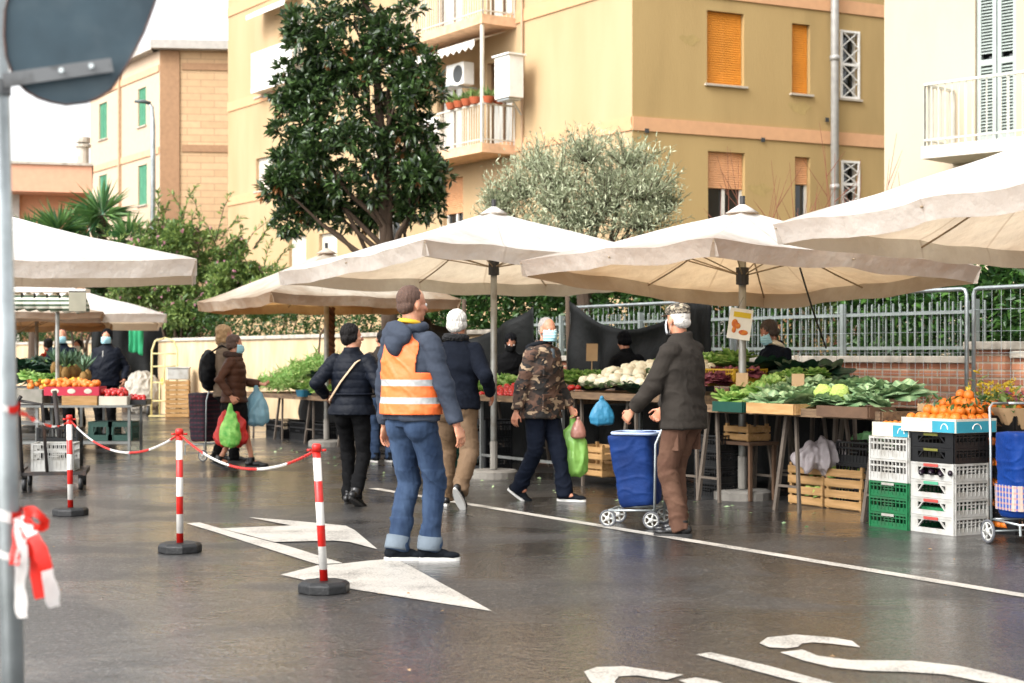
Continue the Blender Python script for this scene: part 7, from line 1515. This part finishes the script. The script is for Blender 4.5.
# hand truck
g = G(164, 417); M_CRM = mat('cream_metal', '#cdbf86', .5, var=.15); ht = thing('hand_truck', 'tall cream coloured hand truck leaning near the cream wall', 'hand truck', g, R(8)); q = MB()
for s in (-1, 1): q.tube([(s*.27, 0, .05), (s*.27, .1, 1.0), (s*.27, .16, 1.45), (s*.2, .18, 1.66), (0, .19, 1.72)], .022, 8)
for z in (.35, .75, 1.1, 1.38): q.tube([(-.27, z*.11, z), (.27, z*.11, z)], .018, 6)
q.tube([(0, .08, .75), (0, .15, 1.38)], .016, 6); q.tube([(-.1, .04, .05), (-.1, .08, .75)], .014, 6); q.tube([(.1, .04, .05), (.1, .08, .75)], .014, 6)
q.build('frame', M_CRM, ht, True); MB().box((0, -.16, .03), (.62, .34, .02)).build('foot_plate', M_CRM, ht)
for s in (-1, 1): q = MB(); q.tube([(s*.34-.03, .1, .12), (s*.34+.03, .1, .12)], .12, 16); q.build('wheel', M_RUB, ht, True)
g2 = G(177, 417.5)
for i in range(4): crate_wood(['bottom slatted crate of the column behind the hand truck', 'second slatted crate of the column behind the hand truck', 'third slatted crate of the column behind the hand truck', 'top slatted crate of the column behind the hand truck'][i], g2+Vector((0, .1, i*.2)), .1, (.5, .4, .19), 'crates behind the hand truck')
o = thing('storage_box', 'white plastic box on top of the slatted crates behind the hand truck', 'box', g2+Vector((.02, .1, .82)), .1); MB().box((0, 0, .12), (.46, .36, .24)).build('box_body', M_PWHITE, o, bevel=.02); MB().box((0, 0, .255), (.5, .4, .03)).build('lid', M_PWHITE, o, bevel=.01)
bag('sack', 'pale lumpy sack heaped left of the hand truck', G(139, 414)+Vector((0, .3, 0)), (.42, .3, .48), mat('pale_sack', '#a39c90', .9, bump=.4), 11, 'sack', vox=.02, amp=.1)
bag('plastic_bag', 'small bright blue bag held by the vendor in navy jacket', world(nv, nv['wr'][-1])+Vector((0, -.03, -.09)), (.10, .07, .12), mat('blue_film', '#1787b8', .4), 12, hang=True, hh=.26)
bag('plastic_bag', 'yellow bag lying on the crates by the hand truck', G(166, 414)+Vector((0, .2, .62)), (.16, .12, .12), mat('yellow_film', '#bfae3a', .5), 13, vox=.012)
# ---- poster on the pole
pc_ = P(740, 324, 14.82); po = thing('poster', 'white and yellow fruit poster clipped to the umbrella pole', 'poster', (pc_.x, pc_.y, pc_.z), 0); po.rotation_euler = (0, R(8), R(2))
MB().box((0, 0, 0), (.215, .006, .285)).build('paper', mat('poster_paper', '#ddd6c8', .6), po); q = MB(); q.box((.01, -.005, .085), (.16, .003, .05)); q.build('yellow_band', mat('poster_yellow', '#cfae1c', .6), po)
q = MB(); q.ell((-.05, -.005, .0), (.03, .003, .04), 10, 6); q.ell((-.02, -.005, -.02), (.028, .003, .028), 10, 6); q.ell((.04, -.005, -.075), (.045, .003, .025), 10, 6); q.ell((-.05, -.005, -.06), (.02, .003, .03), 10, 6); q.build('printed_fruit', mat('poster_red', '#a83a1c', .6, col2='#c9831c', scale=30), po)
q = MB(); q.tube([(-.04, .015, .13), (0, .02, .25)], .002, 4); q.build('clip_string', M_IRON, po)
# papers in the vendor's hand and scale
hnd = world(rv, (rv['wr'][1]+rv['wr'][-1])*.5); o = MB().box((0, 0, 0), (.20, .012, .14)).build('paper_pad', mat('grey_paper', '#8c8780', .8), None, loc=hnd+Vector((-.08, -.06, .05))); o.rotation_euler = (R(-50), 0, R(20)); tag(o, 'grey paper pad held by the reading vendor', 'paper')
sc_ = FT(760, 3.35, 1.12); o = thing('market_scale', 'flat market scale standing before the reading vendor', 'scale', sc_, ROWANG); MB().box((0, 0, .06), (.26, .22, .12)).build('scale_body', M_IRON, o, bevel=.01); MB().box((0, 0, .145), (.30, .26, .02)).build('weighing_plate', M_GALV, o, bevel=.005)
a_, b_ = P(800, 268, 14.6), P(826, 348, 15.6); o = MB().tube([(0, 0, 0), tuple((b_-a_)*.5+Vector((0, 0, -.03))), tuple(b_-a_)], .009, 6).build('strap', M_IRON, None, True, loc=a_); tag(o, 'black strap running from the poster umbrella down to the railing', 'strap')
